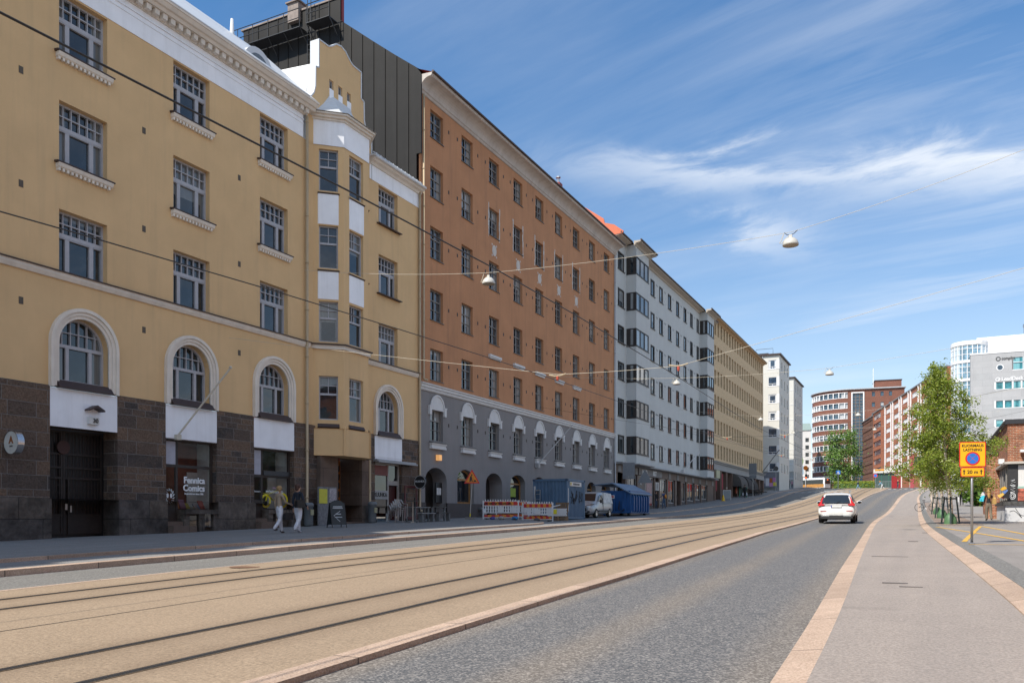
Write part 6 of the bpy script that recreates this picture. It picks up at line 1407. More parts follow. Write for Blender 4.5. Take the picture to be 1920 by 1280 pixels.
for i, (x, y, c, r) in enumerate(((-22.3, 42.2, (.05, .06, .25), .13), (-21.9, 42.6, (.3, .29, .28), .16), (-21.2, 42.9, (.03, .18, .4), .17), (-20.4, 44.1, (.06, .065, .075), .16))):
    mb = MB(); mb.ball((0, 0, r * .6), r * 1.3, r, r * .7, 9, 6); g_ = random.Random(i); mb.v = [(a + g_.uniform(-.02, .02), b + g_.uniform(-.02, .02), c_ + g_.uniform(-.02, .02)) for a, b, c_ in mb.v]
    tag(mb.build('rubble_bag', flat('rubble_bag_%d' % i, c, .6), None, (x, y, Zg(x, y))), ['small dark blue bag under the scribbled barrier', 'pale grey sack under the scribbled barrier', 'bright blue bag at one foot of the scribbled barrier', 'black bag behind the foot of the clean striped barrier'][i], 'bag', 'bags left under the barriers')
# skip
DBLUE = M('skip_blue', (.02, .085, .24), .4, .15, 2.5, streak=.2, grime=(.02, .04, .09)); LIDB = M('skip_lid_blue', (.16, .23, .33), .45, .12, 2)
sk = thing('rubbish_skip', 'deep blue steel skip with a sloping grey blue lid behind the silver van', 'skip', (-21.15, 60.2, Zg(-21, 62)))
mb = MB(); pr = [(-1.35, .15), (1.2, .15), (1.25, 1.45), (-1.35, 2.0)]
mb.prism([(y, z) for y, z in ((0, .2), (4.6, .2), (4.8, 1.9), (-.15, 1.9))], -1.2, 1.15, 'x'); mb.build('tub', DBLUE, sk)
mb = MB()
for k in range(7): mb.prism([(1.15, .25), (1.32, .35), (1.32, 1.45), (1.2, 1.62), (1.15, 1.62)], .25 + k * .62, .25 + k * .62 + .16, 'y')
for k in range(3): mb.box(-1.0 + .85 * k, -.85 + .85 * k, -.24, .05, .2, 1.7)
mb.box(-1.25, 1.25, -.25, .0, .2, .34); mb.build('side_rib', DBLUE, sk)
mb = MB(); mb.prism([(-1.75, 2.32), (-.2, 2.42), (1.3, 1.62), (1.32, 1.7), (-.2, 2.5), (-1.75, 2.38)], -.35, 4.9, 'y'); mb.build('lid', LIDB, sk)
mb = MB(); mb.box(-.5, -.05, -.3, -.25, 1.3, 1.55); mb.build('sticker', WHITE, sk); mb = MB(); mb.box(-.45, -.1, -.31, -.3, 1.38, 1.5); mb.build('sticker_print', REDB, sk)
for x in (.9, -1.0):
    for y in (.3, 4.2): mb = MB(); mb.tube([(x - .1, y, .14), (x + .1, y, .14)], .14, 10); mb.build('roller', TRIMB, sk)
mb = MB(); mb.box(.55, .75, -.32, -.24, .5, 1.2); mb.box(-.9, -.7, -.4, -.24, .05, 1.1); mb.build('hook_frame', DBLUE, sk); mb = MB(); mb.tube([(.35, -.3, 1.1), (.3, -.34, .5), (.5, -.34, .3), (.75, -.32, .5)], .03, 6); mb.build('hose', BLACK, sk)

# ------------------------------------------------------------------ traffic signs
YSIGN = flat('sign_yellow', (.80, .42, .01), .45); RSIGN = flat('sign_red', (.62, .02, .02), .45); BSIGN = flat('sign_blue', (.02, .16, .55), .45); GBACK = flat('sign_back_grey', (.17, .185, .2), .5, .2)
def disc(cx, cz, r, y0, y1, n=28): m_ = MB(); m_.prism([(cx + r * math.cos(2 * math.pi * k / n), cz + r * math.sin(2 * math.pi * k / n)) for k in range(n)], y0, y1, 'y'); return m_
def rrect(x0, x1, z0, z1, r, y0, y1):
    pts = []
    for cx, cz, a0 in ((x1 - r, z1 - r, 0), (x0 + r, z1 - r, 90), (x0 + r, z0 + r, 180), (x1 - r, z0 + r, 270)):
        pts += [(cx + r * math.cos(R(a0 + 22.5 * k)), cz + r * math.sin(R(a0 + 22.5 * k))) for k in range(5)]
    m_ = MB(); m_.prism(pts, y0, y1, 'y'); return m_
ys = thing('loading_sign', 'yellow and red loading zone sign with a crossed blue disc on a grey post', 'road sign', (.98, 23.15, Zg(.98, 23.15)), R(14))
mb = MB(); mb.tube([(0, 0, 0), (0, 0, 2.46)], .03, 10); mb.build('post', STEEL, ys, smooth=True)
mb = MB(); mb.lathe([(.075, 0), (.075, .02), (.04, .04)], 10); mb.build('foot_plate', STEEL, ys)
p = rrect(-.295, .295, 1.87, 2.48, .03, -.055, -.04).build('sign_plate', RSIGN, ys); rrect(-.275, .275, 1.89, 2.46, .02, -.058, -.054).build('sign_face', YSIGN, p)
text('KUORMAUS', .09, BLACK, p, (0, -.06, 2.385), ext=.001, bold=.0025, sx=1.0); text('LASTNING', .09, BLACK, p, (0, -.06, 2.285), ext=.001, bold=.0025, sx=.98)
disc(0, 2.075, .165, -.061, -.058).build('disc_rim', RSIGN, p); disc(0, 2.075, .128, -.064, -.061).build('disc_face', BSIGN, p)
mb = MB()
for s in (1, -1): mb.bar((-.1, -.066, 2.075 - s * .1), (.1, -.066, 2.075 + s * .1),   .005, .046, up=(0, 1, 0))
mb.v = [(x, -.0655 + (.001 if y > -.0655 else -.001), z) for x, y, z in mb.v]; mb.build('cross', RSIGN, p)
p = rrect(-.265, .265, 1.635, 1.86, .03, -.055, -.04).build('distance_plate', RSIGN, ys); rrect(-.248, .248, 1.652, 1.843, .02, -.058, -.054).build('sign_face', YSIGN, p)
text('20 m', .12, BLACK, p, (0, -.06, 1.745), ext=.001, bold=.003)
for s in (1, -1): mb = MB(); mb.prism([(s * .19 - .012, 1.69), (s * .19 + .012, 1.69), (s * .19 + .012, 1.77), (s * .19 + .04, 1.75), (s * .19, 1.81), (s * .19 - .04, 1.75), (s * .19 - .012, 1.77)], -.061, -.058, 'y'); mb.build('arrow', BLACK, p)
rw_ = thing('roadworks_sign', 'red edged yellow triangle with a digging figure, on a thin post by the barriers', 'road sign', (-23.2, 41.4, Zg(-23.2, 41.4)), R(18))
mb = MB(); mb.tube([(-.12, 0, 0), (.02, 0, 2.3)], .025, 8); mb.build('post', flat('worn_white_post', (.42, .40, .36), .5), rw_); mb = MB(); mb.box(-.35, .15, -.2, .2, 0, .12); mb.build('base_block', flat('concrete_grey', (.22, .21, .2), .85), rw_); mb = MB(); mb.tube([(-.108, 0, .16), (-.098, 0, .34)], .03, 8); mb.build('post_band', YEL, rw_)
mb = MB(); mb.prism([(-.44, 2.05), (.46, 2.05), (.01, 2.85)], -.05, -.03, 'y'); p = mb.build('sign_plate', RSIGN, rw_); mb = MB(); mb.prism([(-.345, 2.11), (.365, 2.11), (.01, 2.72)], -.054, -.05, 'y'); mb.build('sign_face', flat('sign_orange', (.75, .25, .01), .45), p)
mb = MB(); mb.prism([(-.13, 2.14), (-.06, 2.14), (-.03, 2.27), (.0, 2.14), (.06, 2.14), (.01, 2.35), (.0, 2.48), (-.09, 2.46), (-.12, 2.3)], -.058, -.054, 'y'); mb.prism([(.0 + .045 * math.cos(k), 2.53 + .045 * math.sin(k)) for k in [i * .7 for i in range(9)]], -.058, -.054, 'y'); mb.bar((-.05, -.056, 2.42), (.16, -.056, 2.22), .004, .03, up=(0, 1, 0)); mb.prism([(.08, 2.14), (.29, 2.14), (.2, 2.25), (.13, 2.2)], -.058, -.054, 'y'); mb.build('pictogram', BLACK, p)
def backsign(label, x, y, parts, h, rz=0, group=None):
    t = thing('road_sign', label, 'road sign', (x, y, Zg(x, y)), rz, group); mb = MB(); mb.tube([(0, 0, 0), (0, 0, h)], .035, 8); mb.build('post', STEEL, t)
    for f in parts: f(t)
    return t
backsign('grey backs of two square plates on a post by the skip', -22.1, 66.0, [lambda t: rrect(-.5, .5, 3.05, 4.2, .04, -.06, -.04).build('sign_plate', GBACK, t), lambda t: rrect(-.5, .5, 2.85, 3.02, .04, -.06, -.04).build('lower_plate', GBACK, t)], 4.2, R(10))
def tri(t): m_ = MB(); m_.prism([(-.62, 2.6), (.62, 2.6), (.55, 2.75), (.0, 3.7), (-.55, 2.75)], -.06, -.04, 'y'); m_.build('sign_plate', GBACK, t)
t_ = backsign('grey back of a triangular sign on a thin post with a concrete foot', -20.9, 66.6, [tri], 3.6, R(10)); mb = MB(); mb.box(-.4, .4, -.25, .25, 0, .12); mb.build('base_block', bpy.data.materials['concrete_grey'], t_)
backsign('tall grey sign backs on a post at the side street corner', -22.3, 122, [lambda t: rrect(-.55, .55, 3.3, 4.9, .05, -.06, -.04).build('sign_plate', GBACK, t), lambda t: rrect(-.5, .5, 2.75, 3.25, .05, -.06, -.04).build('lower_plate', GBACK, t)], 4.9)
backsign('dark round sign back on a thin post in front of the cream white house', -23.5, 150, [lambda t: disc(0, 4.0, .42, -.06, -.04).build('sign_plate', flat('dark_sign_back', (.06, .065, .07), .5), t)], 4.4)
cw = thing('crossing_sign', 'blue square pedestrian crossing sign on a tall post by the tracks', 'road sign', (-15.9, 178, GT(178)), 0)
mb = MB(); mb.tube([(0, 0, 0), (0, 0, 3.7)], .06, 8); mb.build('post', STEEL, cw); p = rrect(-.42, .42, 3.0, 3.75, .04, -.09, -.06).build('sign_plate', BSIGN, cw); mb = MB(); mb.prism([(-.3, 3.08), (.3, 3.08), (0, 3.62)], -.1, -.09, 'y'); mb.build('sign_face', WHITE, p); mb = MB(); mb.prism([(-.1, 3.12), (-.03, 3.12), (0, 3.25), (.05, 3.12), (.11, 3.12), (.03, 3.4), (-.04, 3.42)], -.11, -.1, 'y'); mb.build('pictogram', BLACK, p)
ns = thing('no_parking_sign', 'round blue and red no stopping sign on a post in front of the brick row', 'road sign', (-9.3, 183, GT(183)), 0); mb = MB(); mb.tube([(0, 0, 0), (0, 0, 2.9)], .05, 8); mb.build('post', STEEL, ns); p = disc(0, 2.6, .42, -.09, -.06).build('sign_plate', RSIGN, ns); disc(0, 2.6, .31, -.1, -.09).build('sign_face', BSIGN, p)
tl = thing('traffic_light', 'thin dark traffic signal with an orange round sign by the house side pavement', 'traffic light', (-24.2, 196, GF(196)), 0); mb = MB(); mb.tube([(0, 0, 0), (0, 0, 4.6)], .07, 8); mb.build('post', BLACK, tl); disc(-.1, 4.3, .5, -.1, -.07).build('sign_plate', flat('orange_sign', (.8, .22, .01), .5), tl); mb = MB(); mb.box(-.2, .2, -.2, .1, 1.9, 2.9); o = mb.build('signal_box', BLACK, tl); disc(0, 2.1, .16, -.24, -.2).build('red_light', emit('signal_red', (1, .12, .02), 1.2), o)
# ------------------------------------------------------------------ pavement things by the ochre house
ab = thing('sidewalk_sign', 'black folding chalkboard with rounded top on the pavement by the entrance', 'board', (-22.35, 28.2, Zg(-22.35, 28.2)), R(58))
for s, nm in ((-1, 'front_board'), (1, 'back_board')):
    mb = MB(); pts = [(-.3, .12), (.3, .12), (.3, .95)] + [(.3 * math.cos(k * math.pi / 8), .95 + .2 * math.sin(k * math.pi / 8)) for k in range(1, 8)] + [(-.3, .95)]
    mb.prism(pts, -.015, .015, 'y'); mb.v = [(x, y + s * (.32 - .28 * z), z) for x, y, z in mb.v]; o = mb.build(nm, flat('chalkboard', (.018, .024, .026), .5), ab)
    mb = MB()
    for x in (-.31, .31): mb.bar((x, s * .34, 0), (x, s * .03, 1.05), .03)
    mb.build('frame_leg', BLACK, o)
mb = MB()
for z, w_ in ((.86, .2), (.8, .22), (.55, .12), (.42, .16)): mb.box(-w_, w_, -.40, -.39, z, z + .035)
mb.bar((.1, -.39, .7), (-.2, -.39, .5), .02, .02); mb.bar((-.2, -.39, .5), (.05, -.39, .25), .02, .02); mb.v = [(x, y + .285 - .28 * (.9 - z) * .9 - .0, z) for x, y, z in mb.v]
mb.v = [(x, -(.32 - .28 * z) - .02, z) for x, y, z in mb.v]; mb.build('chalk_writing', LETW, ab)
def bin_(label, x, y):
    t = thing('litter_bin', label, 'bin', (x, y, Zg(x, y)), R(90)); mb = MB(); mb.lathe([(.001, .02), (.17, .02), (.2, .1), (.2, .85), (.23, .87), (.23, 1.0), (.16, 1.05)], 16); mb.build('drum', M('bin_grey_%d' % int(y), (.14, .155, .165), .5), t, smooth=True); mb = MB(); mb.lathe([(.16, 1.0), (.001, 1.0)], 16); mb.build('opening', BLACK, t); mb = MB(); mb.box(-.1, .1, -.22, -.19, .5, .75); mb.build('sticker', flat('bin_sticker', (.35, .33, .2), .6), t); return t
bin_('round grey litter bin beside the chalkboard', -24.55, 29.0); bin_('round grey litter bin beside the stacked metal chairs', -24.45, 33.6)
ps = thing('poster_stand', 'dark metal poster panel with a yellow notice against the granite pier', 'poster', (-24.45, 30.2, Zg(-24.45, 30.2)), R(90)); mb = MB(); mb.box(-.65, .65, 0, .06, 0, 1.75); mb.build('panel', M('poster_panel', (.16, .16, .17), .6, .4, 8, coords='object'), ps); mb = MB(); mb.box(-.6, -.05, -.02, 0, 1.0, 1.65); mb.build('notice', flat('yellow_paper', (.55, .52, .05), .6), ps); mb = MB(); mb.box(.1, .6, -.02, 0, .95, 1.7); mb.build('notice', M('grey_print', (.3, .28, .3), .6, .5, 12, coords='object'), ps)
for i in range(4):                                                      # metal chairs nested into one stack
    if i == 0:
        ch = thing('metal_chair', 'bright tubular metal chair in the nested stack beside the litter bin', 'chair', (-23.75, 34.6, Zg(-23.75, 34.6)), R(75), 'stacked metal cafe chairs')
        mb = MB(); mb.box(-.22, .22, -.2, .22, .43, .45); mb.build('seat', STEEL, ch); mb = MB()
        for z in (.58, .66, .74, .82): mb.box(-.2, .2, .235, .25, z, z + .04)
        mb.build('backrest', STEEL, ch)
        for x in (-.24, .24): mb = MB(); mb.tube([(x, -.25, 0), (x * .98, -.23, .62), (x * .96, .1, .66), (x * .9, .24, .86)], .018, 6); mb.build('armrest', STEEL, ch); mb = MB(); mb.tube([(x, .32, 0), (x * .9, .22, .62)], .018, 6); mb.build('leg', STEEL, ch)
    else: c = copy_tree(ch); c.location = (-23.75 + .035 * i, 34.6 + .10 * i, ch.location.z + .10 * i)
CAFLEG = flat('cafe_leg_grey', (.13, .135, .14), .5)
CAFT = flat('cafe_table_black', (.03, .03, .03), .4)
tb = thing('high_table', 'tall round standing table on a pale post in front of the cafe', 'table', (-22.6, 34.4, Zg(-22.6, 34.4))); mb = MB(); mb.lathe([(.001, 1.1), (.3, 1.1), (.3, 1.07), (.001, 1.07)], 20); mb.build('table_top', CAFT, tb); mb = MB(); mb.tube([(0, 0, .03), (0, 0, 1.07)], .03, 8); mb.build('post', flat('pale_post', (.45, .36, .28), .5), tb); mb = MB()
for k in range(4): mb.bar((0, 0, .03), (.28 * math.cos(k * 1.57), .28 * math.sin(k * 1.57), .015), .05, .025)
mb.build('foot', CHROME, tb)
def picnic(label, y, mt, dx=0.):
    t = thing('cafe_table', label, 'table', (-23.3 + dx, y, Zg(-23.3, y)), R(90), 'long tables outside the cafe'); mb = MB(); mb.box(-.7, .7, -.35, .35, .72, .76); mb.build('table_top', mt, t)
    for x in (-.6, .6):
        for y_ in (-.26, .26): mb = MB(); mb.box(x - .04, x + .04, y_ - .04, y_ + .04, 0, .72); mb.build('leg', CAFLEG, t)
    return t
def bench(label, y, mt, dx):
    t = thing('bench', label, 'bench', (-23.3 + dx, y, Zg(-23.3, y)), R(90), 'benches outside the cafe'); mb = MB(); mb.box(-.65, .65, -.14, .14, .42, .46); mb.build('seat', mt, t)
    for x in (-.5, .5): mb = MB(); mb.box(x - .05, x + .05, -.1, .1, 0, .42); mb.build('leg', CAFLEG, t)
picnic('grey cafe table next to the standing table', 35.9, flat('grey_top', (.2, .2, .2), .5)); picnic('black cafe table by the drainpipe', 37.5, CAFT)
bench('light grey bench in front of the grey cafe table', 35.8, flat('grey_bench', (.25, .25, .25), .5), .62); bench('dark bench in front of the black cafe table', 37.4, CAFT, .62)
sgn = thing('hanging_sign', 'round black cafe sign sticking out from the stone wall above the tables', 'sign', (-24.9, 38.0, 1.95)); mb = disc(.42, 0, .36, -.05, .05); mb.build('disc', BLACK, sgn); mb = MB(); ringp(mb, .42, 0, .36, .025, -.055, -.05); mb.build('rim', flat('sign_rim', (.5, .5, .5), .4), sgn); text('RUUHKA', .16, LETW, sgn, (.42, -.056, .03), sx=.9); mb = MB(); mb.bar((-.05, 0, 0), (.1, 0, 0), .04); mb.build('bracket', BLACK, sgn)
sg2 = thing('hanging_sign', 'round white cafe sign with a big brown letter on the dark stone by the gate', 'sign', (-24.93, 15.72, 2.27)); mb = disc(.34, 0, .34, -.09, .09); mb.build('disc', flat('white_lightbox', (.62, .62, .58), .4), sg2); mb = MB(); mb.lathe([(.34, -.1), (.355, -.1), (.355, .1), (.34, .1)], 32); mb.v = [(x + .34, y_, z_) for x, z_, y_ in [(a, b, c) for a, b, c in mb.v]]; mb.build('rim', CHROME, sg2); text('A', .3, flat('brown_letter', (.28, .11, .04), .5), sg2, (.34, -.092, .07), bold=.012); text('CAFE', .075, BLACK, sg2, (.34, -.092, -.11)); mb = MB(); mb.bar((-.06, 0, 0), (.03, 0, 0), .05); mb.build('bracket', BLACK, sg2)
# small things further up the pavement
for (x, y, label, col, nm, cat) in ((-23.6, 108.6, 'yellow warning cone by the last shop of the pale grey house', (.7, .42, .01), 'warning_cone', 'cone'),):
    mb = MB(); mb.lathe([(.3, 0), (.3, .04), (.22, .05), (.08, .75), (.001, .78)], 12); tag(mb.build(nm, flat('cone_yellow', col, .5), None, (x, y, Zg(x, y))), label, cat)
sb = thing('price_board', 'small framed grey price board standing outside the arcade', 'board', (-23.7, 111.3, Zg(-23.7, 111.3)), R(30)); mb = MB(); mb.box(-.5, .5, 0, .06, .15, 1.3); mb.build('board', flat('price_grey', (.2, .22, .23), .6), sb); mb = MB(); mb.box(-.55, .55, -.02, .08, 1.3, 1.36); mb.box(-.55, -.5, -.02, .08, 0, 1.3); mb.box(.5, .55, -.02, .08, 0, 1.3); mb.build('frame', STEEL, sb)
gb = thing('menu_board', 'green framed menu board beneath the grey awning', 'board', (-23.6, 121.6, Zg(-23.6, 121.6)), R(40)); mb = MB(); mb.box(-.5, .5, 0, .06, .2, 1.4); mb.build('board', flat('menu_dark', (.05, .07, .06), .6), gb); mb = MB(); mb.box(-.6, -.5, -.02, .08, 0, 1.5); mb.box(.5, .6, -.02, .08, 0, 1.5); mb.box(-.5, .5, -.02, .08, 1.4, 1.5); mb.build('frame', flat('menu_green', (.02, .16, .10), .5), gb)
for i, y in enumerate((127.5, 130.5, 133.5)):
    t = thing('terrace_table', ['dark terrace table beside the grey awning', 'middle dark terrace table under the black awnings', 'last dark terrace table past the black awnings'][i], 'table', (-23.2, y, Zg(-23.2, y)), R(90), 'dark terrace tables'); mb = MB(); mb.box(-.9, .9, -.5, .5, .7, .76); mb.build('table_top', CAFT, t); mb = MB(); mb.box(-.8, .8, -.9, -.65, .42, .47); mb.box(-.8, .8, .65, .9, .42, .47); mb.box(-.8, .8, .86, .9, .47, .95); mb.build('bench', M('terrace_wood_%d' % i, (.09, .055, .04), .6), t)
    for x in (-.75, .75): mb = MB(); mb.box(x - .05, x + .05, -.85, .85, .34, .42); mb.box(x - .05, x + .05, -.06, .06, 0, .7); mb.build('leg', CAFT, t)
sh_ = thing('bus_shelter', 'deep red shelter and advertising pillar at the far bend', 'shelter', (-4.9, 176, GT(176) + .1)); mb = MB(); mb.box(-1.2, .4, 0, 1.2, 0, 2.4); mb.build('pillar', flat('shelter_red', (.28, .012, .015), .4), sh_); mb = MB(); mb.box(-1.6, 3.2, -.4, 1.8, 2.9, 3.1); mb.build('roof', flat('shelter_brown', (.1, .05, .04), .5), sh_)
for x in (2.0, 4.4): mb = MB(); mb.box(x, x + .7, .2, .8, 0, 6.2); mb.build('red_post', flat('faded_red', (.34, .06, .07), .5), sh_)
mb = MB(); mb.box(2.7, 4.4, .4, .5, 3.1, 6.0); mb.build('glass_panel', CARG, sh_)
ob = thing('litter_bin', 'tall orange bin beyond the red shelter', 'bin', (1.2, 182, GT(182) + .1)); mb = MB(); mb.lathe([(.001, 0), (.4, 0), (.42, 2.0), (.3, 2.15), (.001, 2.2)], 12); mb.build('drum', flat('bin_orange', (.75, .12, .01), .5), ob)
fl = thing('railing', 'grey metal railing in front of the brick row near the shelter', 'railing', (-9.2, 184, GT(184))); mb = MB()
for k in range(14): mb.box(-.0 + k * .28, .04 + k * .28, 0, .04, 0, 1.4)
mb.box(0, 3.7, 0, .05, 1.35, 1.42); mb.box(0, 3.7, 0, .05, .1, .16); mb.build('bars', STEEL, fl)
kx = thing('green_kiosk', 'small green framed kiosk with an orange and white top at the brick pier', 'kiosk', (-8.6, 205, GT(205))); mb = MB(); mb.box(-2, 2, 0, 3, 0, 3.3); mb.build('body', flat('kiosk_glass_dark', (.05, .09, .085), .3), kx); mb = MB(); mb.box(-2.2, 2.2, -.4, 3, 3.3, 4.2); mb.build('top_sign', flat('kiosk_white', (.6, .6, .58), .5), kx); mb = MB(); mb.box(-1.9, 0, -.45, -.4, 3.8, 4.15); mb.build('sign_strip', flat('kiosk_orange', (.75, .3, .01), .5), kx); mb = MB()
for x in (-2.0, -.6, .8, 1.9): mb.box(x, x + .12, -.06, 0, 0, 3.3)
mb.build('frame', flat('kiosk_green', (.03, .14, .10), .5), kx)
wb = thing('white_stall', 'low white stall roof beside the bus at the crossing', 'stall', (-28.5, 215, GF(215))); mb = MB(); mb.box(-2.2, 2.2, -1, 2, 2.6, 3.1); mb.build('roof', WHITE, wb); mb = MB(); mb.box(-2.1, -1.9, -.9, -.7, 0, 2.6); mb.box(1.9, 2.1, -.9, -.7, 0, 2.6); mb.build('post', WHITE, wb); mb = MB(); mb.box(-1.2, 1.2, 0, .1, 0, 2.5); mb.build('panel', GBACK, wb)
# ------------------------------------------------------------------ painted markings, covers, far crossings
YLINE = M('worn_yellow_paint', (.62, .36, .06), .7, .25, 6.); WLINE = M('worn_white_paint', (.55, .53, .5), .7, .25, 6.)
def strip(p, q, wd, mat, name='road_marking', lift=.008, n=8):
    mb = MB(); p = Vector(p); q = Vector(q); d = (q - p).normalized(); nn = Vector((-d.y, d.x)) * wd / 2; rows = []
    for k in range(n + 1): c = p + (q - p) * k / n; rows.append([(c.x + s * nn.x, c.y + s * nn.y, Zg(c.x + s * nn.x, c.y + s * nn.y) + lift) for s in (1, -1)])
    for a, b in zip(rows, rows[1:]): mb.face([a[0], b[0], b[1], a[1]])
    return tag(mb.build(name, mat), kind='structure')
for p, q in (((.34, 37.6), (3.2, 18.5)), ((.85, 24.2), (1.95, 38.8)), ((2.0, 38.8), (3.4, 20)), ((.9, 22.9), (5, 22.9)), ((.45, 38.9), (1.9, 38.95))): strip(p, q, .12, YLINE)
for k in range(6): strip((-6.4 + .95 * k, 172), (-6.4 + .95 * k, 175.5), .5, WLINE, 'crosswalk', .01, 3)
for k in range(9): strip((-21.5 + 1.05 * k, 150), (-21.2 + 1.05 * k, 153), .5, WLINE, 'crosswalk', .012, 3)
strip((-22.6, 118), (-21.5, 124), .12, YLINE)
mb = MB(); mb.lathe([(.30, .004), (.27, .007), (.25, .005), (.001, .006)], 24); tag(mb.build('manhole_cover', M('rusty_iron', (.16, .085, .05), .8), None, (-12.1, 12.4, GT(12.4))), 'round rusty manhole cover in the pale track bed beside the far rail', 'manhole cover')
for x, y, w_, l_ in ((-.7, 19.2, .7, .05), (-.42, 13.4, .34, .12), (-.2, 12.9, .3, .07), (-.35, 26.0, .25, .3), (.0, 33, .3, .4)):
    mb = MB(); mb.box(x - w_ / 2, x + w_ / 2, y - l_ / 2, y + l_ / 2, Zg(x, y) + .002, Zg(x, y) + .008); tag(mb.build('path_surface', M('patch_%d' % int(y * 10), (.13, .115, .11) if x > -1.5 else (.07, .07, .075), .9)), kind='structure')
# ------------------------------------------------------------------ trees and other green
LEAF = []
for i, c in enumerate(((.20, .26, .04), (.29, .34, .06), (.115, .165, .028))):
    m, nt_, p_ = newmat('birch_leaf_%d' % i); p_.inputs['Base Color'].default_value = (*c, 1); p_.inputs['Roughness'].default_value = .45; p_.inputs['Specular IOR Level'].default_value = .4
    tr = nt_.nodes.new('ShaderNodeBsdfTranslucent'); tr.inputs['Color'].default_value = (c[0] * 1.6, c[1] * 1.7, c[2], 1); ms_ = nt_.nodes.new('ShaderNodeMixShader'); ms_.inputs[0].default_value = .35
    nt_.links.new(p_.outputs[0], ms_.inputs[1]); nt_.links.new(tr.outputs[0], ms_.inputs[2]); nt_.links.new(ms_.outputs[0], nt_.nodes['Material Output'].inputs[0]); LEAF.append(m)
LEAFD = []
for i, c in enumerate(((.085, .17, .025), (.13, .23, .035), (.055, .11, .02))):
    m, nt_, p_ = newmat('broad_leaf_%d' % i); p_.inputs['Base Color'].default_value = (*c, 1); p_.inputs['Roughness'].default_value = .5; LEAFD.append(m)
BARK, ntb, pb = newmat('birch_bark')
v_ = wpos(ntb); n_b = ramp(ntb, noise(ntb, scaled(ntb, v_, (6, 6, 16)), 1.4, 4), .55, .66); ntb.links.new(mixc(ntb, n_b, (.62, .52, .43), (.06, .045, .04)), pb.inputs['Base Color']); pb.inputs['Roughness'].default_value = .8
TWIG = flat('twig_bark', (.13, .085, .055), .85)
def leafmass(mb, pts, size, rng, spread, per):
    for p in pts:
        for _ in range(per):
            c = Vector(p) + Vector((rng.gauss(0, spread), rng.gauss(0, spread), rng.gauss(-spread * .3, spread)))
            s = size * rng.uniform(.6, 1.3); a = Vector((rng.gauss(0, 1), rng.gauss(0, 1), rng.gauss(0, .6))).normalized(); b = a.cross(Vector((rng.gauss(0, 1), rng.gauss(0, 1), rng.gauss(0, 1)))).normalized()
            m = rng.choice((0, 0, 1, 1, 2)); mb.face([c - a * s, c + b * s * .55, c + a * s, c - b * s * .55], m)
def birch(x, y, h, rad, label, seed, leaves, z0=1.6, lean=-.55, nb=44):
    g = random.Random(seed); zb = Zg(x, y); t = thing('birch_tree', label, 'tree', (x, y, zb), 0, 'young street birches')
    tr = [(lean * (k / 10) ** 1.3 + .05 * math.sin(k * 1.3), .1 * math.sin(k * .9), h * k / 10) for k in range(11)]
    mb = MB(); mb.tube(tr, [max(.014, .10 * (1 - k / 10.8)) for k in range(11)], 8); mb.build('trunk', BARK, t, smooth=True)
    bm_ = MB(); cr = MB(); pts = []
    for k in range(nb):
        u = (k + .5) / nb; z = z0 + (h - z0 - .15) * u; i = min(9, int(z / h * 10)); f = z / h * 10 - i
        b0 = Vector(tr[i]).lerp(Vector(tr[i + 1]), f); prof = min(1, .55 + u * 3) * (1.03 - u) ** .85; L = rad * prof * g.uniform(.72, 1.12) + .25
        ang = k * 2.4 + g.uniform(-.4, .4); d = Vector((math.cos(ang), math.sin(ang), g.uniform(.25, .8)))
        q1 = b0 + d * L * .5; q2 = b0 + Vector((math.cos(ang) * L, math.sin(ang) * L, d.z * L * .55 - .12 * L))
        bm_.tube([b0, q1, q2], [.022 * (1 - u * .6), .014, .005], 5, cap=False)
        for j in range(int(3 + L * 5)):
            s = g.uniform(.25, 1.08); base = b0.lerp(q1, s * 2) if s < .5 else q1.lerp(q2, (s - .5) * 2)
            e = base + Vector((g.gauss(0, .22), g.gauss(0, .22), g.uniform(-.38, .1))); bm_.tube([base, e], .005, 3, cap=False); pts += [base.lerp(e, .5), e]
    for k in range(14): pts.append(Vector(tr[10]) + Vector((g.gauss(0, .12), g.gauss(0, .12), g.uniform(-.7, .12))))
    leafmass(cr, pts, .052, g, .12, max(1, leaves // len(pts)))
    cr.build('crown', LEAF, t); bm_.build('branches', TWIG, t)
    return t
def guard(x, y, label):
    zb = Zg(x, y); s = thing('tree_stakes', label, 'tree stakes', (x, y, zb), 0, 'dark stakes around the street trees')
    for k in range(3):
        a = k * 2.1 + .5; mb = MB(); mb.bar((.42 * math.cos(a), .42 * math.sin(a), 0), (.27 * math.cos(a), .27 * math.sin(a), 1.25), .07); mb.build('stake', flat('stake_dark_green', (.02, .035, .035), .6), s)
    mb = MB(); mb.lathe([(.27, 1.12), (.28, 1.15), (.27, 1.18)], 16); mb.build('strap', TRIMB, s)
def waterbag(x, y, label, r=.27):
    g = random.Random(int(y)); mb = MB(); mb.lathe([(r, 0), (r * 1.02, .12), (r * .9, .28), (r * .55, .44), (.07, .5)], 18); mb.v = [(a * g.uniform(.88, 1.1), b * g.uniform(.88, 1.1), c * g.uniform(.95, 1.05)) for a, b, c in mb.v]
    tag(mb.build('watering_bag', M('green_bag_%d' % int(y), (.075, .16, .075), .5, .2, 5), None, (x, y, Zg(x, y)), smooth=True), label, 'watering bag', 'green watering bags at the tree feet')
birch(.95, 42.5, 7.2, 2.25, 'young birch with white trunk and full leaning crown beside the cycle path', 5, 30000, 1.5, -.55, 64)
guard(.95, 42.5, 'dark wooden stakes around the leaning birch'); waterbag(.95, 42.5, 'green watering bag at the foot of the leaning birch')
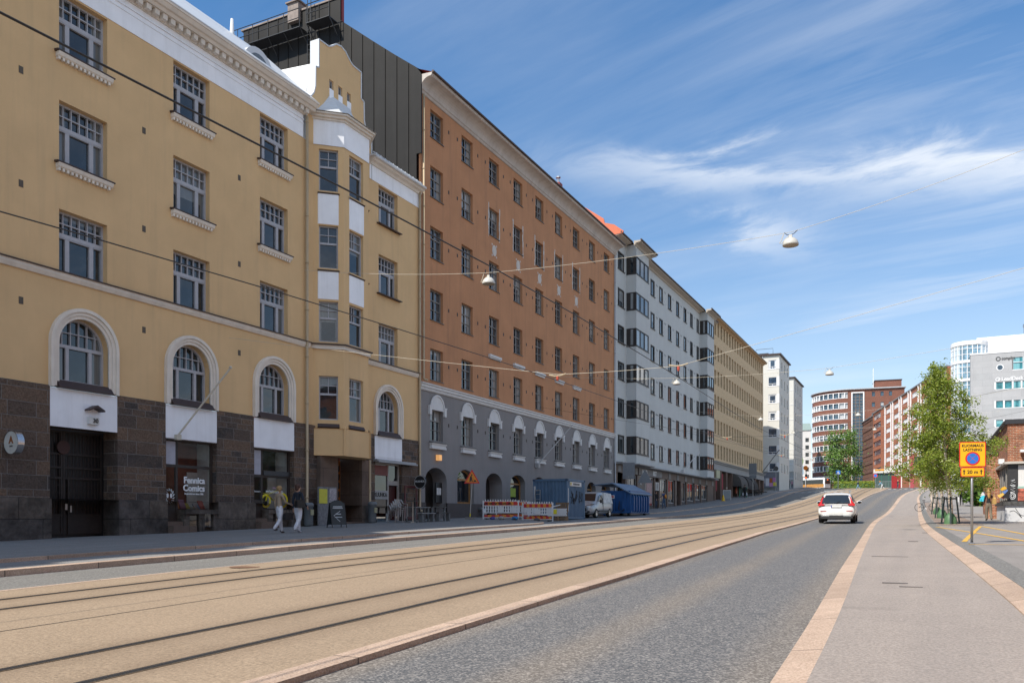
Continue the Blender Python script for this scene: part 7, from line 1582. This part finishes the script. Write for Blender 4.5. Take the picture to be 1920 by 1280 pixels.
for i, (y, h, n_) in enumerate(((55, 6.2, 4200), (66.5, 6.0, 2600), (78, 6.0, 1800), (90, 6.0, 1300))):
    x = .95 - .012 * (y - 42); birch(x, y, h, 1.45, ['second young birch behind the leaning one', 'third young birch in the row, by the bicycle', 'fourth young birch in the row', 'last young birch of the row'][i], 20 + i, n_, 1.7, -.2, 26)
    if i < 2: guard(x, y, ['dark wooden stakes around the second birch', 'dark wooden stakes around the third birch'][i]); waterbag(x, y, ['green watering bag at the second birch', 'green watering bag at the third birch'][i])
# planting strip of setts under the trees
lane(lambda y: B['B9b'](y) + .02, lambda y: B['B9b'](y) + 1.75, lambda y: .09, lambda y: .095, 'planting_strip', brick('reddish_setts', (.25, .19, .155), (.32, .245, .2), (.16, .13, .11), .2, .1, .012), ys=[40.5 + 2.5 * i for i in range(26)])
def broadtree(x, y, z0, h, r, label, seed, n, name='lime_tree'):
    g = random.Random(seed); t = thing(name, label, 'tree', (x, y, z0)); mb = MB(); mb.tube([(0, 0, -.5), (.1, 0, h * .3), (0, .1, h * .6)], [.4, .3, .12], 8)
    for k in range(9): a = k * 2.4; mb.tube([(0, 0, h * (.22 + .04 * k)), (r * .6 * math.cos(a), r * .6 * math.sin(a), h * (.4 + .05 * k))], [.14, .04], 5)
    mb.build('trunk', TWIG, t); cr = MB(); cl = []
    for k in range(60):
        u = g.random(); a = g.uniform(0, 6.28); w_ = r * (.5 + .62 * math.sin(math.pi * (u * .85 + .08))) * math.sqrt(g.uniform(.25, 1)) * .92; cl.append(Vector((w_ * math.cos(a), w_ * math.sin(a), h * (.1 + .86 * u))))
    for c in cl: leafmass(cr, [c], .26, g, r * .2, n // 60)
    cr.build('crown', LEAFD, t); return t
broadtree(-20.4, 243, GT(243), 16.5, 4.5, 'big round green tree in front of the curved brick office', 3, 9000)
broadtree(4.6, 92, Zg(4.6, 92), 5.5, 1.6, 'dark green tree behind the low brick building', 12, 2500)
g = random.Random(4); hd = MB()
for k in range(1500):
    c = Vector((g.uniform(-18.5, -10.2), g.uniform(196, 198), GT(197) + g.uniform(0, 1.5))); a = Vector((g.gauss(0, 1), g.gauss(0, 1), g.gauss(0, 1))).normalized(); b = a.cross(Vector((g.gauss(0, 1), g.gauss(0, 1), 1))).normalized(); hd.face([c - a * .2, c + b * .14, c + a * .2, c - b * .14], g.choice((0, 1, 1)))
hd.box(-18.4, -10.3, 196.2, 197.8, GT(197) - .2, GT(197) + 1.1, 2)
tag(hd.build('hedge', [LEAF[0], LEAF[1], LEAFD[2]]), 'clipped low green hedge at the end of the tram tracks', 'hedge')
# ------------------------------------------------------------------ bicycle leaning by the birches
def bicycle(x, y, rz, label):
    t = thing('bicycle', label, 'bicycle', (x, y, Zg(x, y)), rz); fr = flat('bike_frame_black', (.03, .03, .035), .35)
    for wx in (-.52, .52):
        mb = MB(); n = 28
        mb.tube([(wx + .33 * math.cos(2 * math.pi * k / n), 0, .34 + .33 * math.sin(2 * math.pi * k / n)) for k in range(n + 1)], .02, 6, cap=False); o = mb.build('wheel', TYRE, t)
        mb = MB()
        for k in range(12): a = k * math.pi / 6; mb.tube([(wx, 0, .34), (wx + .31 * math.cos(a), 0, .34 + .31 * math.sin(a))], .004, 3, cap=False)
        mb.build('spokes', CHROME, o)
    mb = MB()
    for p, q in (((-.52, .34), (-.05, .32)), ((-.52, .34), (-.17, .80)), ((-.05, .32), (-.17, .85)), ((-.05, .32), (.38, .74)), ((-.15, .78), (.36, .82)), ((.35, .9), (.52, .34))): mb.tube([(p[0], 0, p[1]), (q[0], 0, q[1])], .018, 6)
    mb.build('frame', fr, t); mb = MB(); mb.tube([(.34, -.28, .98), (.38, 0, .95), (.34, .28, .98)], .014, 6); mb.tube([(.35, 0, .9), (.37, 0, .96)], .015, 6); mb.build('handlebar', CHROME, t); mb = MB(); mb.ball((-.18, 0, .9), .13, .07, .035); mb.build('saddle', BLACK, t)
    mb = MB(); mb.tube([(-.05, -.04, .32), (-.0, -.1, .18)], .012, 5); mb.tube([(-.05, .04, .32), (-.1, .1, .46)], .012, 5); mb.build('pedal', STEEL, t)
bicycle(-.05, 76, R(8), 'black city bicycle standing at the edge of the cycle path by the birches')
# ------------------------------------------------------------------ overhead wires and street lamps
LAMPM = flat('lamp_grey_white', (.50, .49, .45), .45); LAMPG = flat('lamp_lens', (.30, .26, .2), .3); WIRE = flat('wire_black', (.02, .02, .02), .5); ROPE = flat('wire_pale', (.55, .50, .40), .6); INS = flat('insulator_red', (.42, .07, .04), .4); INSY = flat('insulator_cream', (.42, .34, .22), .5)
LP = []
def pendant(x, y, z, label):
    if not LP:
        t = thing('street_lamp', label, 'street lamp', (x, y, z), 0, 'lamps hung over the street')
        mb = MB(); mb.lathe([(.255, -.33), (.265, -.31), (.26, -.27), (.22, -.17), (.14, -.09), (.05, -.06), (.001, -.06)], 24); mb.build('shade', LAMPM, t, smooth=True)
        mb = MB(); mb.lathe([(.25, -.325), (.15, -.30), (.001, -.295)], 24); mb.build('lens', LAMPG, t); mb = MB(); mb.box(-.05, .05, -.04, .04, -.07, .03); mb.build('mount', LAMPM, t)
        mb = MB(); mb.tube([(-.2, 0, .13), (-.12, 0, .05), (0, 0, .03), (.12, 0, .07), (.22, 0, .16)], .012, 6); mb.build('hanger', DKSTEEL, t)
        mb = MB(); mb.tube([(-.22, 0, .1), (-.3, 0, -.12), (-.36, 0, -.2), (-.3, 0, -.22), (-.15, 0, -.08), (-.05, 0, 0)], .012, 6); mb.build('cable', ROPE, t); LP.append(t); return t
    c = copy_tree(LP[0]); c.location = (x, y, z); c['label'] = label; return c
def wire(name, pts, r, mat, label, cat, sag=0., group=None, n=14):
    mb = MB(); out = []
    for (p, q) in zip(pts, pts[1:]):
        p = Vector(p); q = Vector(q)
        for k in range(n): u = k / n; out.append(p.lerp(q, u) - Vector((0, 0, sag * 4 * u * (1 - u))))
    out.append(Vector(pts[-1])); mb.tube(out, r, 5); return tag(mb.build(name, mat), label, cat, group)
spans = [(29.2, [(-24.95, 11.1), (-15.6, 9.75), (-4.1, 9.6), (3.5, 11.3), (14, 13.6)], ('street lamp hung in front of the orange house', 'street lamp hung against the open sky over the car lane')),
         (57, [(-24.95, 10.6), (-15.6, 9.75), (-5.6, 9.65), (12, 11.5)], ('street lamp hung in front of the pale grey house', 'second lamp against the sky, beside the birch top')),
         (92, [(-24.95, 12.2), (-16, 10.95), (-6.3, 10.9), (10, 12.5)], ('street lamp hung in front of the ochre office block end', 'street lamp hung in front of the round brick office')),
         (130, [(-24.95, 14.2), (-17.8, 13.05), (-6.7, 13.05), (9, 14.5)], ('small lamp in front of the second cream white house', 'small lamp in front of the brown brick block'))]
for k, (y, pts, labs) in enumerate(spans):
    wire('span_wire', [(x, y, z) for x, z in pts], .008 if k == 0 else .010, ROPE, ['pale span wire that carries the first two lamps', 'pale span wire carrying the lamp before the pale grey house', 'pale span wire carrying the lamps before the ochre office block', 'last pale span wire with its two small lamps'][k], 'wire', .12 if k == 0 else .1)
    for (x, z), lb in zip(pts[1:3], labs): pendant(x, y, z - .12, lb)
yy = [-12] + [4 * i for i in range(0, 46)]
for f, lb, h0 in ((lambda y: (B['R3'](y) + B['R4'](y)) / 2, 'dark tram contact wire over the track by the car lane', 5.0), (lambda y: (B['R1'](y) + B['R2'](y)) / 2, 'dark tram contact wire over the track by the houses', 5.2)):
    mb = MB(); mb.tube([(f(y), y, GT(y) + h0) for y in yy], .011, 5); tag(mb.build('contact_wire', WIRE), lb, 'wire')
for i, (y, z0, z1) in enumerate(((25.2, 7.2, 8.4), (55, 8.0, 8.6), (84, 9.6, 10), (112, 11, 11.5))):
    a, b = (B['R1'](y) + B['R2'](y)) / 2, (B['R3'](y) + B['R4'](y)) / 2; zc_ = GT(y) + 5.3
    wire('cross_wire', [(-24.95, y - .5, z0), (a, y, zc_ + .1), (b, y, zc_ + .05), (11, y + .6, z1)], .007 + .001 * i, ROPE if i == 0 else WIRE, ['thin pale cross wire holding up the tram wires by the ochre house', 'thin dark cross wire holding up the tram wires by the orange house', 'thin dark cross wire before the pale grey house', 'last thin cross wire over the tracks'][i], 'wire', .03)
    for x, nm in ((a, 'far'), (b, 'near')):
        t = thing('wire_hanger', '%s red and cream insulated hanger on the %s cross wire' % ('house side' if nm == 'far' else 'street side', ['pale', 'first dark', 'second dark', 'last dark'][i]), 'insulator', (x, y, zc_), 0, 'insulated hangers on the tram wires'); mb = MB(); mb.tube([(-.3, 0, .1), (-.1, 0, .05), (.1, 0, .05), (.3, 0, .1)], .022, 6); mb.build('yoke', INSY, t); mb = MB(); mb.lathe([(.001, -.12), (.035, -.10), (.045, -.05), (.04, .03), (.001, .04)], 10); mb.build('insulator', INS, t)
# ------------------------------------------------------------------ people
SKIN = flat('skin', (.46, .27, .19), .55, spec=.3)
_cm = {}
def cloth(c, r=.85):
    if c not in _cm: _cm[c] = M('cloth_%d' % len(_cm), c, r, .12, 14., .15, 120, coords='object')
    return _cm[c]
def person(label, x, y, rz, H, top, legs, shoes, hair, hairlen=.1, stride=.3, arms=(-.25, .25), elbow=(.25, .25), bend=0., wide=1., coat=0., head=0., skinny=1., z=None):
    """one continuous skinned body; forward is +y. stride: half step, arms: swing of each arm (radians)"""
    s = H / 1.72; V = []; E = []; Rr = []; tagv = []
    def add(p, r, parent=None, tg='top', flat_=1.):
        V.append(Vector(p)); Rr.append((r, r * flat_)); tagv.append(tg)
        if parent is not None: E.append((parent, len(V) - 1))
        return len(V) - 1
    hip = Vector((0, 0, .93)); L = lambda a, l: Vector((0, math.sin(a) * l, -math.cos(a) * l))
    sp = lambda d: Vector((0, math.sin(bend) * d, math.cos(bend) * d))
    pel = add(hip, .135 * wide ** .3, None, 'legs', .8); wst = add(hip + sp(.18), .115 * skinny, pel, 'top', .8); cst = add(hip + sp(.40), .142 * skinny, wst, 'top', .72); upc = add(hip + sp(.52), .10, cst, 'top', .8)
    nk = add(hip + sp(.585), .052, upc, 'skin'); hb = hip + sp(.66); fw = Vector((math.sin(head) * .03, math.cos(head) * .03, 0))
    h1 = add(hb + fw * .4, .078, nk, 'skin', 1.0); h2 = add(hb + Vector((0, .005, .075)), .095, h1, 'skin'); h3 = add(hb + Vector((0, 0, .135)), .072, h2, 'skin')
    add(hb + Vector((math.sin(head) * .115, math.cos(head) * .115, .03)), .014, h2, 'skin')
    for i, sd in enumerate((-1, 1)):
        sh = add(hip + sp(.50) + Vector((sd * .165, 0, 0)), .062, upc, 'top'); a = arms[i]
        el = add(V[sh] + Vector((sd * .05, 0, 0)) + L(a, .28), .046, sh, 'top'); wr = add(V[el] + Vector((sd * .0, 0, 0)) + L(a + elbow[i], .245), .033, el, 'top')
        dv = L(a + elbow[i] * 1.1, 1.); pm = add(V[wr] + dv * .07, .032, wr, 'skin', .6)
        sdv = Vector((0, dv.z, -dv.y)) if abs(dv.z) > .2 else Vector((0, 0, 1)); nrm = Vector((-sd, 0, 0))
        for k, (o, ln) in enumerate(((-.028, .068), (-.009, .08), (.010, .074), (.028, .058))):
            f1 = add(V[pm] + dv * .035 + sdv * o, .010, pm, 'skin'); f2 = add(V[f1] + dv * ln * .5 + nrm * .008, .009, f1, 'skin'); add(V[f2] + dv * ln * .4 + nrm * .02, .008, f2, 'skin')
        t1 = add(V[wr] + dv * .035 - sdv * .04, .012, wr, 'skin'); add(V[t1] + dv * .045 - sdv * .012 + nrm * .012, .010, t1, 'skin')
        st_ = stride * (1 if i == 0 else -1); kn_b = .12 if st_ >= 0 else .55 * abs(stride) / .3
        th = add(hip + Vector((sd * .092, 0, -.04)), .102 * wide ** .5, pel, 'legs'); kn = add(V[th] + L(st_ + (kn_b * .3), .41), .066 * wide, th, 'legs'); an = add(V[kn] + L(st_ - kn_b, .40), .046 * wide * wide ** .6, kn, 'legs')
        hl = add(V[an] + Vector((0, -.01, -.055)), .04, an, 'shoes'); add(V[hl] + Vector((sd * .015, .17, -.012 + (.03 if st_ < 0 else 0))), .034, hl, 'shoes', .75)
    low = min(v.z - r[0] for v, r in zip(V, Rr)); V = [(v - Vector((0, 0, low))) * s for v in V]
    me = bpy.data.meshes.new('person_body'); me.from_pydata([tuple(v) for v in V], E, []); o = bpy.data.objects.new('person', me); COL.objects.link(o)
    sk_ = o.modifiers.new('skin', 'SKIN'); sk_.use_smooth_shade = True; sk_.branch_smoothing = .4
    for i, r in enumerate(Rr): d = me.skin_vertices[0].data[i]; d.radius = (r[0] * s, r[1] * s); d.use_root = (i == 0)
    o.modifiers.new('smooth', 'SUBSURF').levels = 1
    dg = bpy.context.evaluated_depsgraph_get(); nm = bpy.data.meshes.new_from_object(o.evaluated_get(dg)); bpy.data.objects.remove(o); bpy.data.meshes.remove(me)
    mats = [SKIN, cloth(top), cloth(legs), cloth(shoes, .6), BLACK]; nm.materials.clear()
    for m in mats: nm.materials.append(m)
    ix = {'skin': 0, 'top': 1, 'legs': 2, 'shoes': 3}
    mid = [((V[a] * (1 - t) + V[b] * t), tagv[b] if t > .4 else tagv[a], max(Rr[a][0], .02)) for a, b in E for t in (.15, .5, .85)]
    for p in nm.polygons:
        c = p.center; best = min(mid, key=lambda q: (q[0] - c).length / (q[2] ** .35)); p.material_index = ix[best[1]]; p.use_smooth = True
    g_ = Zg(x, y) if z is None else z; t = obj('person', nm, None, (x, y, g_), (0, 0, rz)); tag(t, label, 'person')
    hd_ = V[h2]; mb = MB(); f_ = Vector((math.sin(head), math.cos(head), 0))
    mb.ball(tuple(hd_ + Vector((0, 0, .035 * s)) - f_ * .022 * s), .108 * s, .112 * s, .105 * s, 12, 8)
    if hairlen: mb.ball(tuple(hd_ - f_ * .062 * s - Vector((0, 0, hairlen * .5 * s))), .092 * s, .055 * s, (hairlen * .62 + .03) * s, 10, 8)
    mb.build('hair', cloth(hair, .6), t, smooth=True)
    if coat:
        mb = MB(); mb.lathe([(.155 * s, V[wst].z + .1 * s), (.165 * s, V[pel].z), (.175 * s, V[pel].z - coat * s)], 14); mb.v = [(a, b * .8, c) for a, b, c in mb.v]; mb.build('coat_skirt', cloth(top), t, smooth=True)
    e = MB()
    for k in (-1, 1): e.ball(tuple(hd_ + f_ * .088 * s + Vector((f_.y, -f_.x, 0)) * .034 * k * s + Vector((0, 0, .012 * s))), .010, .008, .007, 6, 4)
    e.build('eye', BLACK, t)
    t['_h'] = s; return t, V, s
def backpack(t, s, c, w_=.3, h_=.42):
    mb = MB(); z = 1.22 * s; mb.ball((0, -.19 * s, z), w_ * .5, .11, h_ * .52, 12, 8); mb.ball((0, -.27 * s, z - .08), w_ * .36, .06, h_ * .28, 10, 6)
    for k in (-1, 1): mb.tube([(k * .1, -.1, z + .17), (k * .1, .02, z + .2), (k * .11, .1, z + .05), (k * .12, -.08, z - .15)], .016, 5)
    b = thing('backpack', '', 'bag', (0, 0, 0)); bpy.data.objects.remove(b)
    o = mb.build('backpack', cloth(c), None, t.location, (0, 0, t.rotation_euler.z), True); return o
def bag(t, off, c, r=(.14, .08, .13), handle=.16):
    mb = MB(); x, y, z = off; mb.box(x - r[1], x + r[1], y - r[0], y + r[0], z - r[2], z + r[2] * .7); mb.prism([(y - r[0] * .9, z + r[2] * .7), (y + r[0] * .9, z + r[2] * .7), (y + r[0] * .6, z + r[2]), (y - r[0] * .6, z + r[2])], x - r[1] * .7, x + r[1] * .7, 'x')
    mb.tube([(x, y - r[0] * .5, z + r[2]), (x, y - r[0] * .35, z + r[2] + handle), (x, y + r[0] * .35, z + r[2] + handle), (x, y + r[0] * .5, z + r[2])], .01, 5)
    return mb.build('handbag', cloth(c, .5), None, t.location, (0, 0, t.rotation_euler.z))
WH = (.62, .63, .68)
t, V, s = person('woman with fair hair in a beige jumper and white trousers walking past the bike shop', -20.35, 22.5, R(-8), 1.6, (.36, .28, .20), WH, (.06, .04, .035), (.33, .21, .09), .05, .26, (-.1, .35), (.3, .9), wide=1.22, head=-.6)
tag(bag(t, (.27, .16, .60), (.012, .012, .014), (.17, .06, .12), .1), 'small black handbag carried by the woman in the beige jumper', 'bag')
t, V, s = person('woman in a dark navy jacket and wide white trousers walking past the bike shop', -19.9, 22.95, R(-4), 1.66, (.018, .028, .045), WH, (.3, .3, .32), (.07, .035, .025), .1, .2, (-.15, .2), (.2, .5), wide=1.3)
tag(bag(t, (.19, -.10, 1.02), (.012, .011, .011), (.19, .07, .14), .28), 'black shoulder bag on the woman in the navy jacket', 'bag')
t, V, s = person('person in a blue jacket and jeans standing at the shop door', -24.0, 82.8, R(75), 1.75, (.03, .08, .22), (.05, .09, .16), (.1, .1, .1), (.04, .03, .02), .0, .12, (.5, .2), (.8, .3))
tag(backpack(t, s, (.50, .20, .03)), 'orange backpack on the person in the blue jacket', 'bag')
person('person in dark clothes standing in the shop doorway', -24.75, 82.6, R(-100), 1.72, (.02, .02, .022), (.06, .08, .12), (.02, .02, .02), (.03, .02, .02), .03, .05, (.1, .1), (.4, .3))
t, V, s = person('grey haired person in black walking past the arcade', -24.0, 112.5, R(-165), 1.62, (.02, .02, .025), (.02, .02, .025), (.3, .3, .3), (.5, .48, .42), .04, .32, (-.2, .3), (.3, .6))
tag(backpack(t, s, (.50, .02, .03), .3, .38), 'red backpack on the grey haired person', 'bag')
t, V, s = person('man in a long black coat walking up beside the terrace tables', -23.3, 121.4, R(5), 1.75, (.013, .013, .016), (.02, .02, .025), (.02, .02, .02), (.03, .025, .02), .0, .2, (.05, -.05), (.1, .1), coat=.3)
for k, lb in ((-1, 'white carrier bag in one hand of the man in the black coat'), (1, 'white carrier bag in the other hand of the man in the black coat')): tag(bag(t, (.26 * k, 0, .5), (.55, .55, .6), (.16, .07, .18), .1), lb, 'bag')
for x, y, c, l, lb, rz in ((-24.9, 170.5, (.02, .02, .025), (.18, .24, .32), 'person in a black top near the door of the cream white house', 10), (-24.5, 172.5, (.015, .015, .015), (.02, .02, .02), 'tallest dark clothed person of the group by the cream white house', 170), (-24.1, 173.6, (.36, .18, .24), (.03, .03, .06), 'person in a pink top walking away from the cream white house', -150)): person(lb, x, y, R(rz), 1.72 if 'tall' not in lb else 1.85, c, l, (.05, .05, .05), (.04, .03, .025), .05, .18)
person('man in a navy jacket and jeans crossing the tram tracks', -11.4, 166.5, R(80), 1.78, (.03, .045, .09), (.17, .30, .48), (.08, .06, .05), (.05, .035, .03), .0, .42, (.5, .55), (1.2, 1.1))
t, V, s = person('bent over person in a light blue shirt and white trousers', -7.4, 168.6, R(100), 1.72, (.22, .36, .52), (.66, .66, .66), (.5, .5, .5), (.5, .2, .06), .03, .38, (.6, .4), (.3, .4), bend=.75)
tag(bag(t, (.3, -.15, .55), (.02, .03, .02), (.2, .1, .2), .12), 'black bag hanging from the person in the light blue shirt', 'bag')
person('fair haired person in black pushing along beside the red shelter', -4.9, 172.2, R(-15), 1.75, (.025, .028, .035), (.06, .07, .09), (.5, .5, .5), (.48, .3, .15), .06, .4, (.9, .9), (.3, .3), bend=.2)
t, V, s = person('man in a black jacket walking away past the row of birches', 3.05, 92.5, R(3), 1.78, (.018, .018, .02), (.03, .03, .035), (.2, .2, .2), (.06, .045, .035), .0, .16, (.1, -.1), (.15, .15), coat=.1)
tag(bag(t, (-.3, 0, .6), (.6, .6, .62), (.16, .06, .22), .12), 'white carrier bag held by the man in the black jacket', 'bag')
t, V, s = person('woman with long fair hair, black vest and baggy khaki trousers', 2.85, 49.3, R(12), 1.52, (.015, .015, .018), (.17, .14, .105), (.03, .03, .03), (.42, .25, .09), .34, .14, (.2, .35), (.3, .5), wide=1.35)
tag(bag(t, (.22, -.08, 1.02), (.52, .33, .12), (.14, .07, .17), .2), 'tan shoulder bag of the woman in khaki trousers', 'bag')
for nm_, x, y, z, c, lb in (('paper_pennant', 2.92, 56.0, 1.15, (.05, .55, .72), 'turquoise paper pennant stuck out from the brick building'), ('paper_pennant', 3.0, 56.3, 1.42, (.65, .65, .66), 'white paper pennant above the turquoise one'), ('paper_pennant', 3.08, 56.2, 1.2, (.70, .12, .40), 'pink paper pennant beside the turquoise one')):
    mb = MB(); mb.prism([(-.2, -.16), (.14, -.22), (.2, .18), (-.05, .14)], -.01, .01, 'y'); mb.tube([(0, .01, 0), (3.74 - x, .01, .05)], .012, 4); tag(mb.build(nm_, flat('pennant_%d' % int(c[0] * 100), c, .6), None, (x, y, z + Zg(x, y))), lb, 'pennant', 'paper pennants by the brick building')
for o in bpy.data.objects:
    if '_h' in o: del o['_h']
